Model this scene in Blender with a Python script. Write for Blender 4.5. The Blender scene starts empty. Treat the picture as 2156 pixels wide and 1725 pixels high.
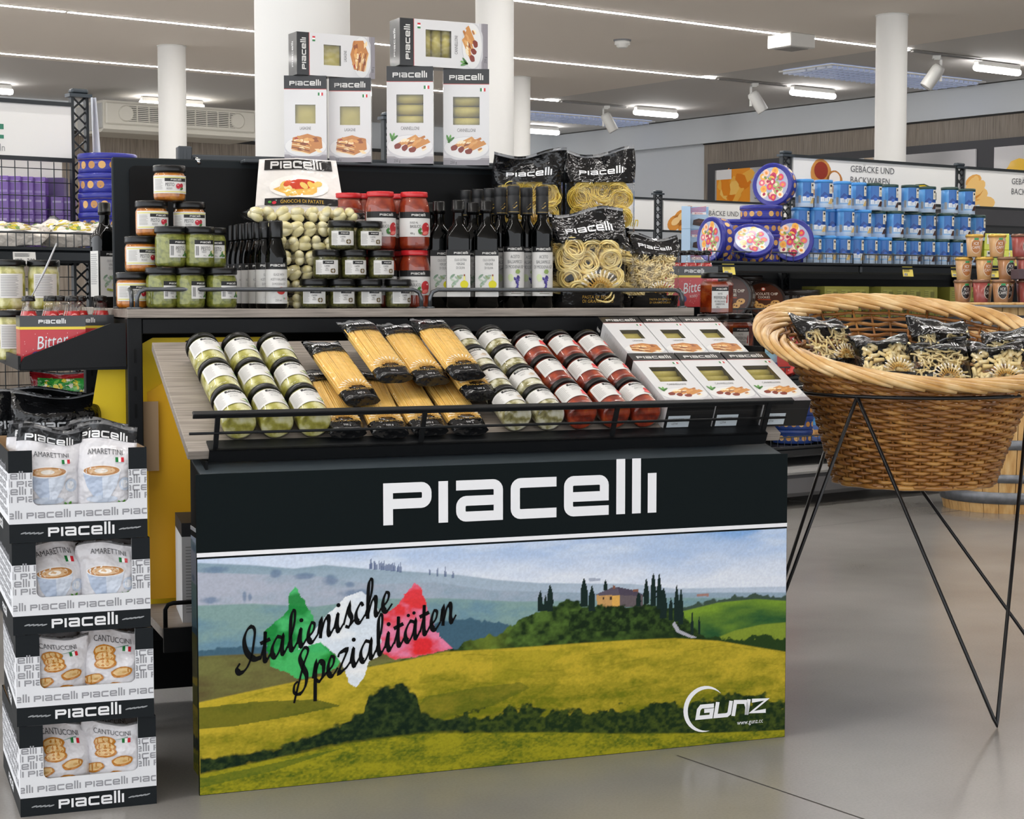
import bpy, math, random
import numpy as np
from mathutils import Vector, Matrix

# ------------------------------------------------------------------ camera, world, exposure
SC = bpy.context.scene
COL = SC.collection
FPX, CX, CY, IW, IH = 3671.0, 1078.0, 862.5, 2156, 1725
PITCH = math.atan((862.5 - 625.0) / FPX)
cam_data = bpy.data.cameras.new('camera')
cam_data.sensor_fit = 'HORIZONTAL'
cam_data.sensor_width = 36.0
cam_data.lens = 36.0 * FPX / IW
cam_data.clip_start = 0.05
cam_data.clip_end = 200
cam = bpy.data.objects.new('camera', cam_data)
COL.objects.link(cam)
cam.location = (0, 0, 1.0)
cam.rotation_euler = (math.pi / 2 - PITCH, 0, 0)
SC.camera = cam

world = bpy.data.worlds.new('world')
SC.world = world
world.use_nodes = True
world.node_tree.nodes['Background'].inputs['Color'].default_value = (0.93, 0.96, 1.0, 1)
world.node_tree.nodes['Background'].inputs['Strength'].default_value = 3.0
LED_STRENGTH = 140.0
TUBE_STRENGTH = 30.0
SC.view_settings.view_transform = 'Standard'
SC.view_settings.look = 'None'
SC.view_settings.exposure = -0.36
SC.view_settings.gamma = 1.0
SC.view_settings.use_curve_mapping = False
try:
    SC.cycles.max_bounces = 8
    SC.cycles.transparent_max_bounces = 24
    SC.cycles.caustics_reflective = False
    SC.cycles.caustics_refractive = False
    SC.cycles.sample_clamp_indirect = 6.0
except Exception:
    pass

# ------------------------------------------------------------------ colour and materials
def C(h, a=1.0):
    h = h.lstrip('#')
    r = []
    for i in (0, 2, 4):
        c = int(h[i:i + 2], 16) / 255
        r.append(c / 12.92 if c <= 0.04045 else ((c + 0.055) / 1.055) ** 2.4)
    return (r[0], r[1], r[2])

def newmat(name):
    m = bpy.data.materials.new(name)
    m.use_nodes = True
    nt = m.node_tree
    return m, nt, nt.nodes['Principled BSDF']

def setin(n, k, v):
    if k in n.inputs:
        n.inputs[k].default_value = v

def mat(name, col, rough=0.5, metal=0.0, coat=0.0, spec=0.5, bump=0.0, bscale=200.0):
    m, nt, b = newmat(name)
    c = C(col) if isinstance(col, str) else col
    b.inputs['Base Color'].default_value = (*c, 1)
    setin(b, 'Roughness', rough); setin(b, 'Metallic', metal); setin(b, 'Coat Weight', coat)
    setin(b, 'Specular IOR Level', spec)
    if bump:
        add_bump(nt, b, bump, bscale)
    return m

def add_bump(nt, b, strength, scale, detail=3.0, dist=0.002):
    tc = nt.nodes.new('ShaderNodeTexCoord')
    n = nt.nodes.new('ShaderNodeTexNoise')
    n.inputs['Scale'].default_value = scale
    n.inputs['Detail'].default_value = detail
    nt.links.new(tc.outputs['Object'], n.inputs['Vector'])
    bp = nt.nodes.new('ShaderNodeBump')
    bp.inputs['Strength'].default_value = strength
    bp.inputs['Distance'].default_value = dist
    nt.links.new(n.outputs['Fac'], bp.inputs['Height'])
    nt.links.new(bp.outputs['Normal'], b.inputs['Normal'])

def attr_mat(name, rough=0.5, coat=0.0, spec=0.5, bump=0.0, bscale=60.0, bdist=0.004, metal=0.0):
    m, nt, b = newmat(name)
    a = nt.nodes.new('ShaderNodeAttribute')
    a.attribute_name = 'Col'
    nt.links.new(a.outputs['Color'], b.inputs['Base Color'])
    setin(b, 'Roughness', rough); setin(b, 'Coat Weight', coat); setin(b, 'Specular IOR Level', spec)
    setin(b, 'Coat Roughness', 0.06); setin(b, 'Metallic', metal)
    if bump:
        add_bump(nt, b, bump, bscale, 2.0, bdist)
    return m

def noise_mat(name, cols, scale=8.0, rough=0.5, stretch=(1, 1, 1), detail=6.0, coat=0.0, bump=0.0, pos=None, metal=0.0, kind='noise', bdist=0.002, spec=0.5, dist=0.0):
    m, nt, b = newmat(name)
    tc = nt.nodes.new('ShaderNodeTexCoord')
    mp = nt.nodes.new('ShaderNodeMapping')
    mp.inputs['Scale'].default_value = stretch
    nt.links.new(tc.outputs['Object'], mp.inputs['Vector'])
    if kind == 'voronoi':
        n = nt.nodes.new('ShaderNodeTexVoronoi')
        n.inputs['Scale'].default_value = scale
        out = n.outputs['Distance']
    else:
        n = nt.nodes.new('ShaderNodeTexNoise')
        n.inputs['Scale'].default_value = scale
        n.inputs['Detail'].default_value = detail
        n.inputs['Distortion'].default_value = dist
        out = n.outputs['Fac']
    nt.links.new(mp.outputs['Vector'], n.inputs['Vector'])
    r = nt.nodes.new('ShaderNodeValToRGB')
    el = r.color_ramp.elements
    k = len(cols)
    pos = pos or [0.3 + 0.4 * i / max(k - 1, 1) for i in range(k)]
    while len(el) < k:
        el.new(0.5)
    for i in range(k):
        el[i].position = pos[i]
        c = C(cols[i]) if isinstance(cols[i], str) else cols[i]
        el[i].color = (*c, 1)
    nt.links.new(out, r.inputs['Fac'])
    nt.links.new(r.outputs['Color'], b.inputs['Base Color'])
    setin(b, 'Roughness', rough); setin(b, 'Coat Weight', coat); setin(b, 'Metallic', metal); setin(b, 'Specular IOR Level', spec)
    if bump:
        bp = nt.nodes.new('ShaderNodeBump')
        bp.inputs['Strength'].default_value = bump
        bp.inputs['Distance'].default_value = bdist
        nt.links.new(out, bp.inputs['Height'])
        nt.links.new(bp.outputs['Normal'], b.inputs['Normal'])
    return m

def emis(name, col, s):
    m = bpy.data.materials.new(name)
    m.use_nodes = True
    nt = m.node_tree
    nt.nodes.clear()
    e = nt.nodes.new('ShaderNodeEmission')
    e.inputs['Color'].default_value = (*col, 1)
    e.inputs['Strength'].default_value = s
    o = nt.nodes.new('ShaderNodeOutputMaterial')
    nt.links.new(e.outputs[0], o.inputs[0])
    return m

def clear_mat(name, tint=(1, 1, 1), rough=0.03, base=0.04, bump=0.0, bscale=40.0, bdist=0.004, gain=1.0):
    """thin clear sheet: transparent with fresnel gloss"""
    m = bpy.data.materials.new(name)
    m.use_nodes = True
    nt = m.node_tree
    nt.nodes.clear()
    t = nt.nodes.new('ShaderNodeBsdfTransparent')
    t.inputs[0].default_value = (*tint, 1)
    g = nt.nodes.new('ShaderNodeBsdfGlossy')
    g.inputs['Roughness'].default_value = rough
    fr = nt.nodes.new('ShaderNodeFresnel')
    ge = nt.nodes.new('ShaderNodeNewGeometry')
    io = nt.nodes.new('ShaderNodeMath')          # same gloss from both sides of the thin sheet
    io.operation = 'MULTIPLY_ADD'
    io.inputs[1].default_value = 1 / 1.45 - 1.45
    io.inputs[2].default_value = 1.45
    nt.links.new(ge.outputs['Backfacing'], io.inputs[0])
    nt.links.new(io.outputs[0], fr.inputs['IOR'])
    ma = nt.nodes.new('ShaderNodeMath')
    ma.operation = 'MULTIPLY_ADD'
    ma.inputs[1].default_value = gain
    ma.inputs[2].default_value = base
    ma.use_clamp = True
    nt.links.new(fr.outputs[0], ma.inputs[0])
    mx = nt.nodes.new('ShaderNodeMixShader')
    nt.links.new(ma.outputs[0], mx.inputs[0])
    nt.links.new(t.outputs[0], mx.inputs[1])
    nt.links.new(g.outputs[0], mx.inputs[2])
    if bump:
        tc = nt.nodes.new('ShaderNodeTexCoord')
        n = nt.nodes.new('ShaderNodeTexNoise')
        n.inputs['Scale'].default_value = bscale
        n.inputs['Detail'].default_value = 2
        nt.links.new(tc.outputs['Object'], n.inputs['Vector'])
        bp = nt.nodes.new('ShaderNodeBump')
        bp.inputs['Strength'].default_value = bump
        bp.inputs['Distance'].default_value = bdist
        nt.links.new(n.outputs['Fac'], bp.inputs['Height'])
        nt.links.new(bp.outputs['Normal'], g.inputs['Normal'])
        nt.links.new(bp.outputs['Normal'], fr.inputs['Normal'])
    o = nt.nodes.new('ShaderNodeOutputMaterial')
    nt.links.new(mx.outputs[0], o.inputs[0])
    return m

PAPER = attr_mat('printed_paper', 0.55)
GLOSS = attr_mat('printed_gloss', 0.3, 0.25)
SATIN = attr_mat('printed_satin_board', 0.5, 0.0, 0.1)
FOIL = attr_mat('printed_foil', 0.14, 0.0, 0.45, 1.0, 42.0, 0.008)
TIN = attr_mat('printed_tin', 0.32, 0.15, 0.4)
GLASS = clear_mat('jar_glass', (0.97, 0.98, 0.97), 0.02, 0.02)
FILM = clear_mat('clear_film', (1.0, 1.0, 1.0), 0.06, 0.0, 0.8, 38.0, 0.006, 1.0)
WINFILM = clear_mat('window_film', (0.97, 0.97, 0.97), 0.1, 0.05, 0.3, 25.0, 0.003)
POWDER = mat('black_powder_coat', '#141618', 0.45, 0.0, 0.0, 0.2, 0.15, 900)
POWDER_G = mat('grey_powder_coat', '#43474b', 0.4, 0.1, 0, .3)
RAILM = mat('grey_steel_rail', '#5d6064', 0.3, 0.8)
BLACKLID = mat('black_lid', '#08090a', 0.28, 0.0, 0.0, 0.4)
REDLID = mat('red_lid', '#c8232a', 0.35, 0.0, 0.2)
WHITE = mat('white_paint', '#d6d5d2', 0.6)
WHITEPL = mat('white_plastic', '#e6e5e1', 0.4)
BLACKSHEET = mat('black_sheet', '#0b0c0d', 0.45, 0, 0, 0.15)
DARKGREEN = mat('dark_board', '#161c1f', 0.5, 0, 0, 0.2)
WOODDECK = noise_mat('grey_oak_laminate', ['#7a726a', '#938a81', '#a69c92'], 7.0, 0.5, (1.2, 26, 26), 5.0, bump=0.05)
DARKGLASS = mat('dark_glass', '#020303', 0.04, 0, 0.0, 0.3)
CHROME = mat('chrome', '#c9ccd0', 0.18, 1.0)
YELLOW = mat('yellow_card', '#ffdd1c', 0.55)
KRAFT = mat('kraft_card', '#b79a78', 0.8)

# ------------------------------------------------------------------ mesh builder
class MB:
    def __init__(s):
        s.v, s.f, s.m, s.c, s.s = [], [], [], [], []

    def add(s, V, F, col=(0.8, 0.8, 0.8), m=0, smooth=False, M=None):
        o = len(s.v)
        if M is not None:
            V = [tuple(M @ Vector(p)) for p in V]
        s.v.extend([tuple(p) for p in V])
        many = isinstance(col, list)
        for i, f in enumerate(F):
            s.f.append([o + k for k in f])
            s.m.append(m)
            s.c.append(col[i] if many else col)
            s.s.append(smooth)
        return s

    def box(s, a, b, col=(0.8, 0.8, 0.8), m=0, ch=0.0, M=None):
        x0, y0, z0 = a
        x1, y1, z1 = b
        if not ch:
            V = [(x, y, z) for x in (x0, x1) for y in (y0, y1) for z in (z0, z1)]
            F = [(0, 1, 3, 2), (4, 6, 7, 5), (0, 4, 5, 1), (2, 3, 7, 6), (0, 2, 6, 4), (1, 5, 7, 3)]
            return s.add(V, F, col, m, False, M)
        X, Y, Z = (x0, x1), (y0, y1), (z0, z1)
        V, idx = [], {}
        for i in (0, 1):
            for j in (0, 1):
                for k in (0, 1):
                    for ax in range(3):
                        p = [X[i], Y[j], Z[k]]
                        sg = [1 - 2 * i, 1 - 2 * j, 1 - 2 * k]
                        for q in range(3):
                            if q != ax:
                                p[q] += sg[q] * ch
                        idx[(i, j, k, ax)] = len(V)
                        V.append(p)
        F = []
        for ax in range(3):
            for e in (0, 1):
                q = []
                for (p, r) in ((0, 0), (1, 0), (1, 1), (0, 1)):
                    t = [p, r]
                    t.insert(ax, e)
                    q.append(idx[(*t, ax)])
                F.append(q if (e == 1) == (ax != 1) else q[::-1])
        for ax in range(3):
            o1, o2 = [q for q in range(3) if q != ax]
            for p in (0, 1):
                for r in (0, 1):
                    q = []
                    for (e, face) in ((0, o1), (1, o1), (1, o2), (0, o2)):
                        t = [0, 0, 0]
                        t[ax], t[o1], t[o2] = e, p, r
                        q.append(idx[(*t, face)])
                    F.append(q)
        for i in (0, 1):
            for j in (0, 1):
                for k in (0, 1):
                    F.append([idx[(i, j, k, ax)] for ax in range(3)])
        return s.add(V, F, col, m, False, M)

    def lathe(s, prof, n=24, col=(0.8, 0.8, 0.8), m=0, smooth=True, M=None, capb=True, capt=True, arc=None):
        V, F, cc = [], [], []
        k = len(prof)
        for (r, z) in prof:
            for i in range(n):
                a = 2 * math.pi * i / n
                V.append((r * math.cos(a), r * math.sin(a), z))
        for j in range(k - 1):
            for i in range(n):
                F.append((j * n + i, j * n + (i + 1) % n, (j + 1) * n + (i + 1) % n, (j + 1) * n + i))
                cc.append(col[j] if isinstance(col, list) else col)
        s.add(V, F, cc, m, smooth, M)
        o = len(s.v) - len(V)
        for flag, jj in ((capb, 0), (capt, k - 1)):
            if flag and prof[jj][0] > 1e-6:
                f = [o + jj * n + i for i in range(n)]
                s.f.append(f[::-1] if jj == 0 else f)
                s.m.append(m)
                s.c.append((col[0] if jj == 0 else col[-1]) if isinstance(col, list) else col)
                s.s.append(False)
        return s

    def tube(s, P, r, n=6, col=(0.8, 0.8, 0.8), m=0, closed=False, smooth=True, caps=True):
        P = [Vector(p) for p in P]
        k = len(P)
        V, F = [], []
        nrm = None
        for i in range(k):
            if closed:
                t = P[(i + 1) % k] - P[i - 1]
            else:
                t = P[min(i + 1, k - 1)] - P[max(i - 1, 0)]
            if t.length < 1e-9:
                t = Vector((0, 0, 1))
            t.normalize()
            if nrm is None:
                nrm = t.orthogonal().normalized()
            else:
                nrm = nrm - t * nrm.dot(t)
                nrm = nrm.normalized() if nrm.length > 1e-6 else t.orthogonal().normalized()
            b = t.cross(nrm)
            rr = r[i] if isinstance(r, (list, tuple)) else r
            for j in range(n):
                a = 2 * math.pi * j / n
                V.append(P[i] + (nrm * math.cos(a) + b * math.sin(a)) * rr)
        for i in range(k if closed else k - 1):
            for j in range(n):
                i2 = (i + 1) % k
                F.append((i * n + j, i * n + (j + 1) % n, i2 * n + (j + 1) % n, i2 * n + j))
        s.add(V, F, col, m, smooth)
        if caps and not closed:
            o = len(s.v) - len(V)
            s.f.append([o + j for j in range(n)][::-1]); s.m.append(m); s.c.append(col); s.s.append(False)
            s.f.append([o + (k - 1) * n + j for j in range(n)]); s.m.append(m); s.c.append(col); s.s.append(False)
        return s

    def grid(s, fn, nu, nv, col=None, m=0, smooth=True, u0=0., u1=1., v0=0., v1=1., flip=False):
        V, F, cc = [], [], []
        for j in range(nv + 1):
            for i in range(nu + 1):
                V.append(fn(u0 + (u1 - u0) * i / nu, v0 + (v1 - v0) * j / nv))
        for j in range(nv):
            for i in range(nu):
                q = (j * (nu + 1) + i, j * (nu + 1) + i + 1, (j + 1) * (nu + 1) + i + 1, (j + 1) * (nu + 1) + i)
                F.append(q[::-1] if flip else q)
                if callable(col):
                    cc.append(col(u0 + (u1 - u0) * (i + .5) / nu, v0 + (v1 - v0) * (j + .5) / nv))
                else:
                    cc.append(col or (0.8, 0.8, 0.8))
        return s.add(V, F, cc, m, smooth)

    def prism(s, poly, y0, y1, col=(0.8, 0.8, 0.8), m=0, axis='y', M=None):
        """polygon of 2D points in the x-z plane extruded along y (axis 'y'), or x-y extruded along z ('z'), or y-z along x ('x')"""
        k = len(poly)
        def P(a, b, d):
            return (a, d, b) if axis == 'y' else ((a, b, d) if axis == 'z' else (d, a, b))
        V = [P(a, b, y0) for a, b in poly] + [P(a, b, y1) for a, b in poly]
        F = [list(range(k)), list(range(2 * k - 1, k - 1, -1))]
        F += [(i, i + k, (i + 1) % k + k, (i + 1) % k) for i in range(k)]
        return s.add(V, F, col, m, False, M)

    def mesh(s, name, mats):
        me = bpy.data.meshes.new(name)
        me.from_pydata(s.v, [], s.f)
        for mm in (mats if isinstance(mats, (list, tuple)) else [mats]):
            me.materials.append(mm)
        n = len(s.f)
        if n:
            me.polygons.foreach_set('material_index', np.array(s.m, dtype=np.int32))
            me.polygons.foreach_set('use_smooth', np.array(s.s, dtype=bool))
            cols = np.array(s.c, dtype=np.float32).reshape(n, 3)
            lens = np.array([len(f) for f in s.f])
            full = np.ones((lens.sum(), 4), dtype=np.float32)
            full[:, :3] = np.repeat(cols, lens, axis=0)
            at = me.color_attributes.new('Col', 'FLOAT_COLOR', 'CORNER')
            at.data.foreach_set('color', full.ravel())
        me.update()
        return me

# ------------------------------------------------------------------ things and parts
def tag(o, label=None, cat=None, group=None, kind=None):
    if label: o['label'] = label
    if cat: o['category'] = cat
    if group: o['group'] = group
    if kind: o['kind'] = kind
    return o

def link(name, data, parent=None, M=None, label=None, kind=None):
    o = bpy.data.objects.new(name, data)
    COL.objects.link(o)
    if parent is not None:
        o.parent = parent
    if M is not None:
        o.matrix_basis = M
    if label: o['label'] = label
    if kind: o['kind'] = kind
    return o

def empty(name, label, cat, M=None, group=None):
    e = link(name, None, None, M)
    e.empty_display_size = 0.02
    return tag(e, label, cat, group)

def stamp(proto, name, label, cat, M, group=None):
    """a thing made of an Empty and its parts; proto = [(part name, mesh, matrix or None, [sub-parts], label, kind)]"""
    e = empty(name, label, cat, M, group)
    for p in proto:
        nm, me, ml = p[0], p[1], p[2]
        o = link(nm, me, e, ml, p[4] if len(p) > 4 else None, p[5] if len(p) > 5 else None)
        for sp in (p[3] if len(p) > 3 and p[3] else []):
            link(sp[0], sp[1], o, sp[2], None, sp[3] if len(sp) > 3 else None)
    return e

def single(name, me, label, cat, M=None, group=None, kind=None):
    return tag(link(name, me, None, M), label, cat, group, kind)

def struct(name, me, M=None, parent=None):
    o = link(name, me, parent, M)
    if parent is None:
        o['kind'] = 'structure'
    return o

def T(x, y, z, rz=0.0, rx=0.0, ry=0.0, s=1.0):
    M = Matrix.Translation((x, y, z)) @ Matrix.Rotation(rz, 4, 'Z') @ Matrix.Rotation(ry, 4, 'Y') @ Matrix.Rotation(rx, 4, 'X')
    return M @ Matrix.Scale(s, 4) if s != 1.0 else M

# ------------------------------------------------------------------ flat print: shapes, lettering, word mark
def ribbon(P, w, closed=False):
    """quads along a polyline of constant width (mitred)"""
    P = [np.array(p, float) for p in P]
    L, Rr = [], []
    k = len(P)
    for i in range(k):
        d0 = P[i] - P[i - 1] if i > 0 else P[1] - P[0]
        d1 = P[i + 1] - P[i] if i < k - 1 else P[-1] - P[-2]
        d0 = d0 / (np.linalg.norm(d0) + 1e-12); d1 = d1 / (np.linalg.norm(d1) + 1e-12)
        n0 = np.array([-d0[1], d0[0]]); n1 = np.array([-d1[1], d1[0]])
        n = n0 + n1
        n = n / max(np.dot(n, n1), 0.35)
        ww = w[i] if isinstance(w, (list, tuple, np.ndarray)) else w
        L.append(tuple(P[i] + n * ww / 2)); Rr.append(tuple(P[i] - n * ww / 2))
    return [[L[i], Rr[i], Rr[i + 1], L[i + 1]] for i in range(k - 1)]

def arc(cx, cy, r, a0, a1, n=5):
    return [(cx + r * math.cos(math.radians(a0 + (a1 - a0) * i / n)), cy + r * math.sin(math.radians(a0 + (a1 - a0) * i / n))) for i in range(n + 1)]

def make_logo():
    W = 0.24
    q = .14
    let = {
        'P': (1.2, [[(.12, 0), (.12, .88)] + arc(1.08 - q, .88 - q, q, 90, 0) + arc(1.08 - q, .5 + q, q, 0, -90) + [(.24, .5)]]),
        'I': (.25, [[(.125, 0), (.125, 1)]]),
        'a': (1.2, [[(0, .88)] + arc(1.08 - q, .88 - q, q, 90, 0) + [(1.08, 0)], [(.96, .5)] + arc(.12 + q, .5 - q, q, 90, 180) + arc(.12 + q, .12 + q, q, 180, 270) + [(.96, .12)]]),
        'c': (1.2, [[(1.2, .88)] + arc(.12 + q, .88 - q, q, 90, 180) + arc(.12 + q, .12 + q, q, 180, 270) + [(1.2, .12)]]),
        'e': (1.2, [[(1.2, .12)] + arc(.12 + q, .12 + q, q, 270, 180) + arc(.12 + q, .88 - q, q, 180, 90) + arc(1.08 - q, .88 - q, q, 90, 0) + [(1.08, .36)], [(.96, .48), (.24, .48)]]),
        'l': (.25, [[(.125, 0), (.125, 1.38)]]),
        'i': (.25, [[(.125, 0), (.125, 1.0)]]),
    }
    x, out = 0.0, []
    for ch, gap in zip('PIacelli', (.17, .2, .2, .2, .2, .18, .18, 0)):
        w, strokes = let[ch]
        for st in strokes:
            for qd in ribbon([(px + x, py) for px, py in st], W):
                out.append(qd)
        x += w + gap
    return [[((px - x / 2) / x, (py - .5) / x) for px, py in qd] for qd in out]
LOGO = make_logo()

_txt = {}
def text_geo(body):
    """letters of the built-in font as 2D faces, cap height 1, centred"""
    if body in _txt:
        return _txt[body]
    cu = bpy.data.curves.new('t', 'FONT')
    cu.body = body
    cu.resolution_u = 2
    cu.size = 1.0
    ob = bpy.data.objects.new('t', cu)
    me = ob.to_mesh()
    V = [(v.co.x, v.co.y) for v in me.vertices]
    F = [[V[i] for i in p.vertices] for p in me.polygons]
    ob.to_mesh_clear()
    bpy.data.objects.remove(ob)
    bpy.data.curves.remove(cu)
    if V:
        x0, x1 = min(v[0] for v in V), max(v[0] for v in V)
        k = 1 / 0.72
        F = [[((x - (x0 + x1) / 2) * k, (y - 0.36) * k) for x, y in f] for f in F]
        w = (x1 - x0) * k
    else:
        w = 1
    _txt[body] = (F, w)
    return _txt[body]

def clip_poly(p, ax, v, sg):
    out = []
    for i in range(len(p)):
        a, b = p[i - 1], p[i]
        ia, ib = sg * (a[ax] - v) >= 0, sg * (b[ax] - v) >= 0
        if ia != ib:
            t = (v - a[ax]) / (b[ax] - a[ax])
            out.append((a[0] + (b[0] - a[0]) * t, a[1] + (b[1] - a[1]) * t))
        if ib:
            out.append(b)
    return out

class Print:
    def __init__(s):
        s.e = []
    def poly(s, pts, col, L=1):
        s.e.append((pts, col, L)); return s
    def rect(s, x0, y0, x1, y1, col, L=1, n=1):
        for i in range(n):
            a, b = x0 + (x1 - x0) * i / n, x0 + (x1 - x0) * (i + 1) / n
            s.e.append(([(a, y0), (b, y0), (b, y1), (a, y1)], col, L))
        return s
    def ell(s, cx, cy, rx, ry, col, L=2, n=14, rot=0.0, rough=0.0, seed=0):
        rg = random.Random(seed)
        cr, sr = math.cos(rot), math.sin(rot)
        pts = []
        for i in range(n):
            a = 2 * math.pi * i / n
            k = 1 + rough * (rg.random() - .5)
            px, py = rx * k * math.cos(a), ry * k * math.sin(a)
            pts.append((cx + px * cr - py * sr, cy + px * sr + py * cr))
        s.e.append((pts, col, L)); return s
    def logo(s, cx, cy, w, col, L=3, rot=0, sy=1.0):
        cr, sr = math.cos(rot), math.sin(rot)
        for q in LOGO:
            s.e.append(([(cx + (x * cr - y * sy * sr) * w, cy + (x * sr + y * sy * cr) * w) for x, y in q], col, L))
        return s
    def text(s, body, cx, cy, h, col, L=3, sx=0.75, rot=0, align='c', shear=0.0):
        F, w = text_geo(body)
        cr, sr = math.cos(rot), math.sin(rot)
        ox = {'c': 0, 'l': w / 2, 'r': -w / 2}[align]
        for f in F:
            pts = []
            for x, y in f:
                X, Y = ((x + ox) + shear * y) * h * sx, y * h
                pts.append((cx + X * cr - Y * sr, cy + X * sr + Y * cr))
            s.e.append((pts, col, L))
        return s
    def lines(s, x0, y0, x1, y1, n, col, L=2, fill=0.45, seed=1):
        """tiny body copy as thin bars"""
        rg = random.Random(seed)
        for i in range(n):
            y = y1 - (y1 - y0) * (i + .5) / n
            h = (y1 - y0) / n * fill
            s.e.append(([(x0, y - h / 2), (x0 + (x1 - x0) * (0.75 + .25 * rg.random()), y - h / 2), (x0 + (x1 - x0) * (0.75 + .25 * rg.random()), y + h / 2), (x0, y + h / 2)], col, L))
        return s
    def flag(s, cx, cy, w, L=3):
        for i, c in enumerate((C('#1f7a3d'), C('#f4f4f2'), C('#cc2936'))):
            s.rect(cx - w / 2 + i * w / 3, cy - w * .3, cx - w / 2 + (i + 1) * w / 3, cy + w * .3, c, L)
        return s
    def barcode(s, x0, y0, x1, y1, L=2, n=9):
        s.rect(x0, y0, x1, y1, C('#f2f2f2'), L)
        for i in range(n):
            a = x0 + (x1 - x0) * (i + .2) / n
            s.rect(a, y0, a + (x1 - x0) / n * (.3 + .35 * ((i * 7) % 3) / 2), y1, C('#222222'), L + 1)
        return s
    def cells(s, pts, sub):
        out = [pts]
        for ax in (0, 1):
            d = sub[ax]
            if not d:
                continue
            nxt = []
            for p in out:
                lo, hi = min(q[ax] for q in p), max(q[ax] for q in p)
                if hi - lo <= d * 1.2:
                    nxt.append(p); continue
                n = int(math.ceil((hi - lo) / d))
                for i in range(n):
                    c = clip_poly(clip_poly(p, ax, lo + (hi - lo) * i / n, 1), ax, lo + (hi - lo) * (i + 1) / n, -1)
                    if len(c) > 2:
                        nxt.append(c)
            out = nxt
        return out
    def apply(s, mb, fmap, m=0, lift=0.0003, flip=False, sub=None):
        es = s.e if not sub else [(c, col, L) for pts, col, L in s.e for c in s.cells(pts, sub)]
        for pts, col, L in es:
            V = [fmap(x, y, lift * L) for x, y in pts]
            f = list(range(len(V)))
            # keep the print facing out: counter-clockwise in x-y
            a = sum(pts[i - 1][0] * pts[i][1] - pts[i][0] * pts[i - 1][1] for i in range(len(pts)))
            mb.add(V, [f if (a > 0) != flip else f[::-1]], col, m, False)
        return s

def map_front(y=0.0, ox=0.0, oz=0.0):
    return lambda x, z, l: (x + ox, y - l, z + oz)
def map_cyl(r, ang=-math.pi / 2, oz=0.0):
    return lambda x, z, l: ((r + l) * math.cos(ang + x / r), (r + l) * math.sin(ang + x / r), z + oz)
def map_top(z, rot=0.0):
    return lambda x, y, l: (x * math.cos(rot) - y * math.sin(rot), x * math.sin(rot) + y * math.cos(rot), z + l)

def vnoise(x, y, seed=0):
    """smooth value noise on numpy arrays"""
    xi, yi = np.floor(x).astype(np.int64), np.floor(y).astype(np.int64)
    xf, yf = x - xi, y - yi
    def h(a, b):
        n = (a * 374761393 + b * 668265263 + seed * 144665) & 0x7fffffff
        n = ((n ^ (n >> 13)) * 1274126177) & 0x7fffffff
        return ((n ^ (n >> 16)) & 0xffff) / 65535.0
    u, v = xf * xf * (3 - 2 * xf), yf * yf * (3 - 2 * yf)
    return (h(xi, yi) * (1 - u) + h(xi + 1, yi) * u) * (1 - v) + (h(xi, yi + 1) * (1 - u) + h(xi + 1, yi + 1) * u) * v
def fbm(x, y, seed=0, o=4):
    t, a, k = 0, .5, 0
    for i in range(o):
        t = t + a * vnoise(x * 2 ** i, y * 2 ** i, seed + i * 17); k += a; a *= .5
    return t / k
# ------------------------------------------------------------------ the building: everything on axes turned 36.87 degrees
BA = math.atan2(0.6, 0.8)
def BM(p, q, z=0.0, rz=0.0):
    return T(0.8 * p - 0.6 * q, 0.6 * p + 0.8 * q, z, BA + rz)
B0 = BM(0, 0)
CEIL = 3.25

def concrete():
    m, nt, b = newmat('polished_concrete')
    tc = nt.nodes.new('ShaderNodeTexCoord')
    n1 = nt.nodes.new('ShaderNodeTexNoise'); n1.inputs['Scale'].default_value = 1.3; n1.inputs['Detail'].default_value = 5
    n2 = nt.nodes.new('ShaderNodeTexNoise'); n2.inputs['Scale'].default_value = 170; n2.inputs['Detail'].default_value = 2
    for n in (n1, n2):
        nt.links.new(tc.outputs['Object'], n.inputs['Vector'])
    r = nt.nodes.new('ShaderNodeValToRGB')
    r.color_ramp.elements[0].position = .3; r.color_ramp.elements[0].color = (*C('#84817d'), 1)
    r.color_ramp.elements[1].position = .72; r.color_ramp.elements[1].color = (*C('#999692'), 1)
    nt.links.new(n1.outputs['Fac'], r.inputs['Fac'])
    mx = nt.nodes.new('ShaderNodeMix'); mx.data_type = 'RGBA'; mx.blend_type = 'MULTIPLY'
    r2 = nt.nodes.new('ShaderNodeValToRGB')
    r2.color_ramp.elements[0].position = .25; r2.color_ramp.elements[0].color = (.8, .8, .8, 1)
    r2.color_ramp.elements[1].position = .6; r2.color_ramp.elements[1].color = (1, 1, 1, 1)
    nt.links.new(n2.outputs['Fac'], r2.inputs['Fac'])
    mx.inputs[0].default_value = 0.5
    nt.links.new(r.outputs['Color'], mx.inputs[6]); nt.links.new(r2.outputs['Color'], mx.inputs[7])
    nt.links.new(mx.outputs[2], b.inputs['Base Color'])
    mr = nt.nodes.new('ShaderNodeMapRange')
    mr.inputs[3].default_value = 0.16; mr.inputs[4].default_value = 0.3
    nt.links.new(n1.outputs['Fac'], mr.inputs[0]); nt.links.new(mr.outputs[0], b.inputs['Roughness'])
    return m

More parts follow.
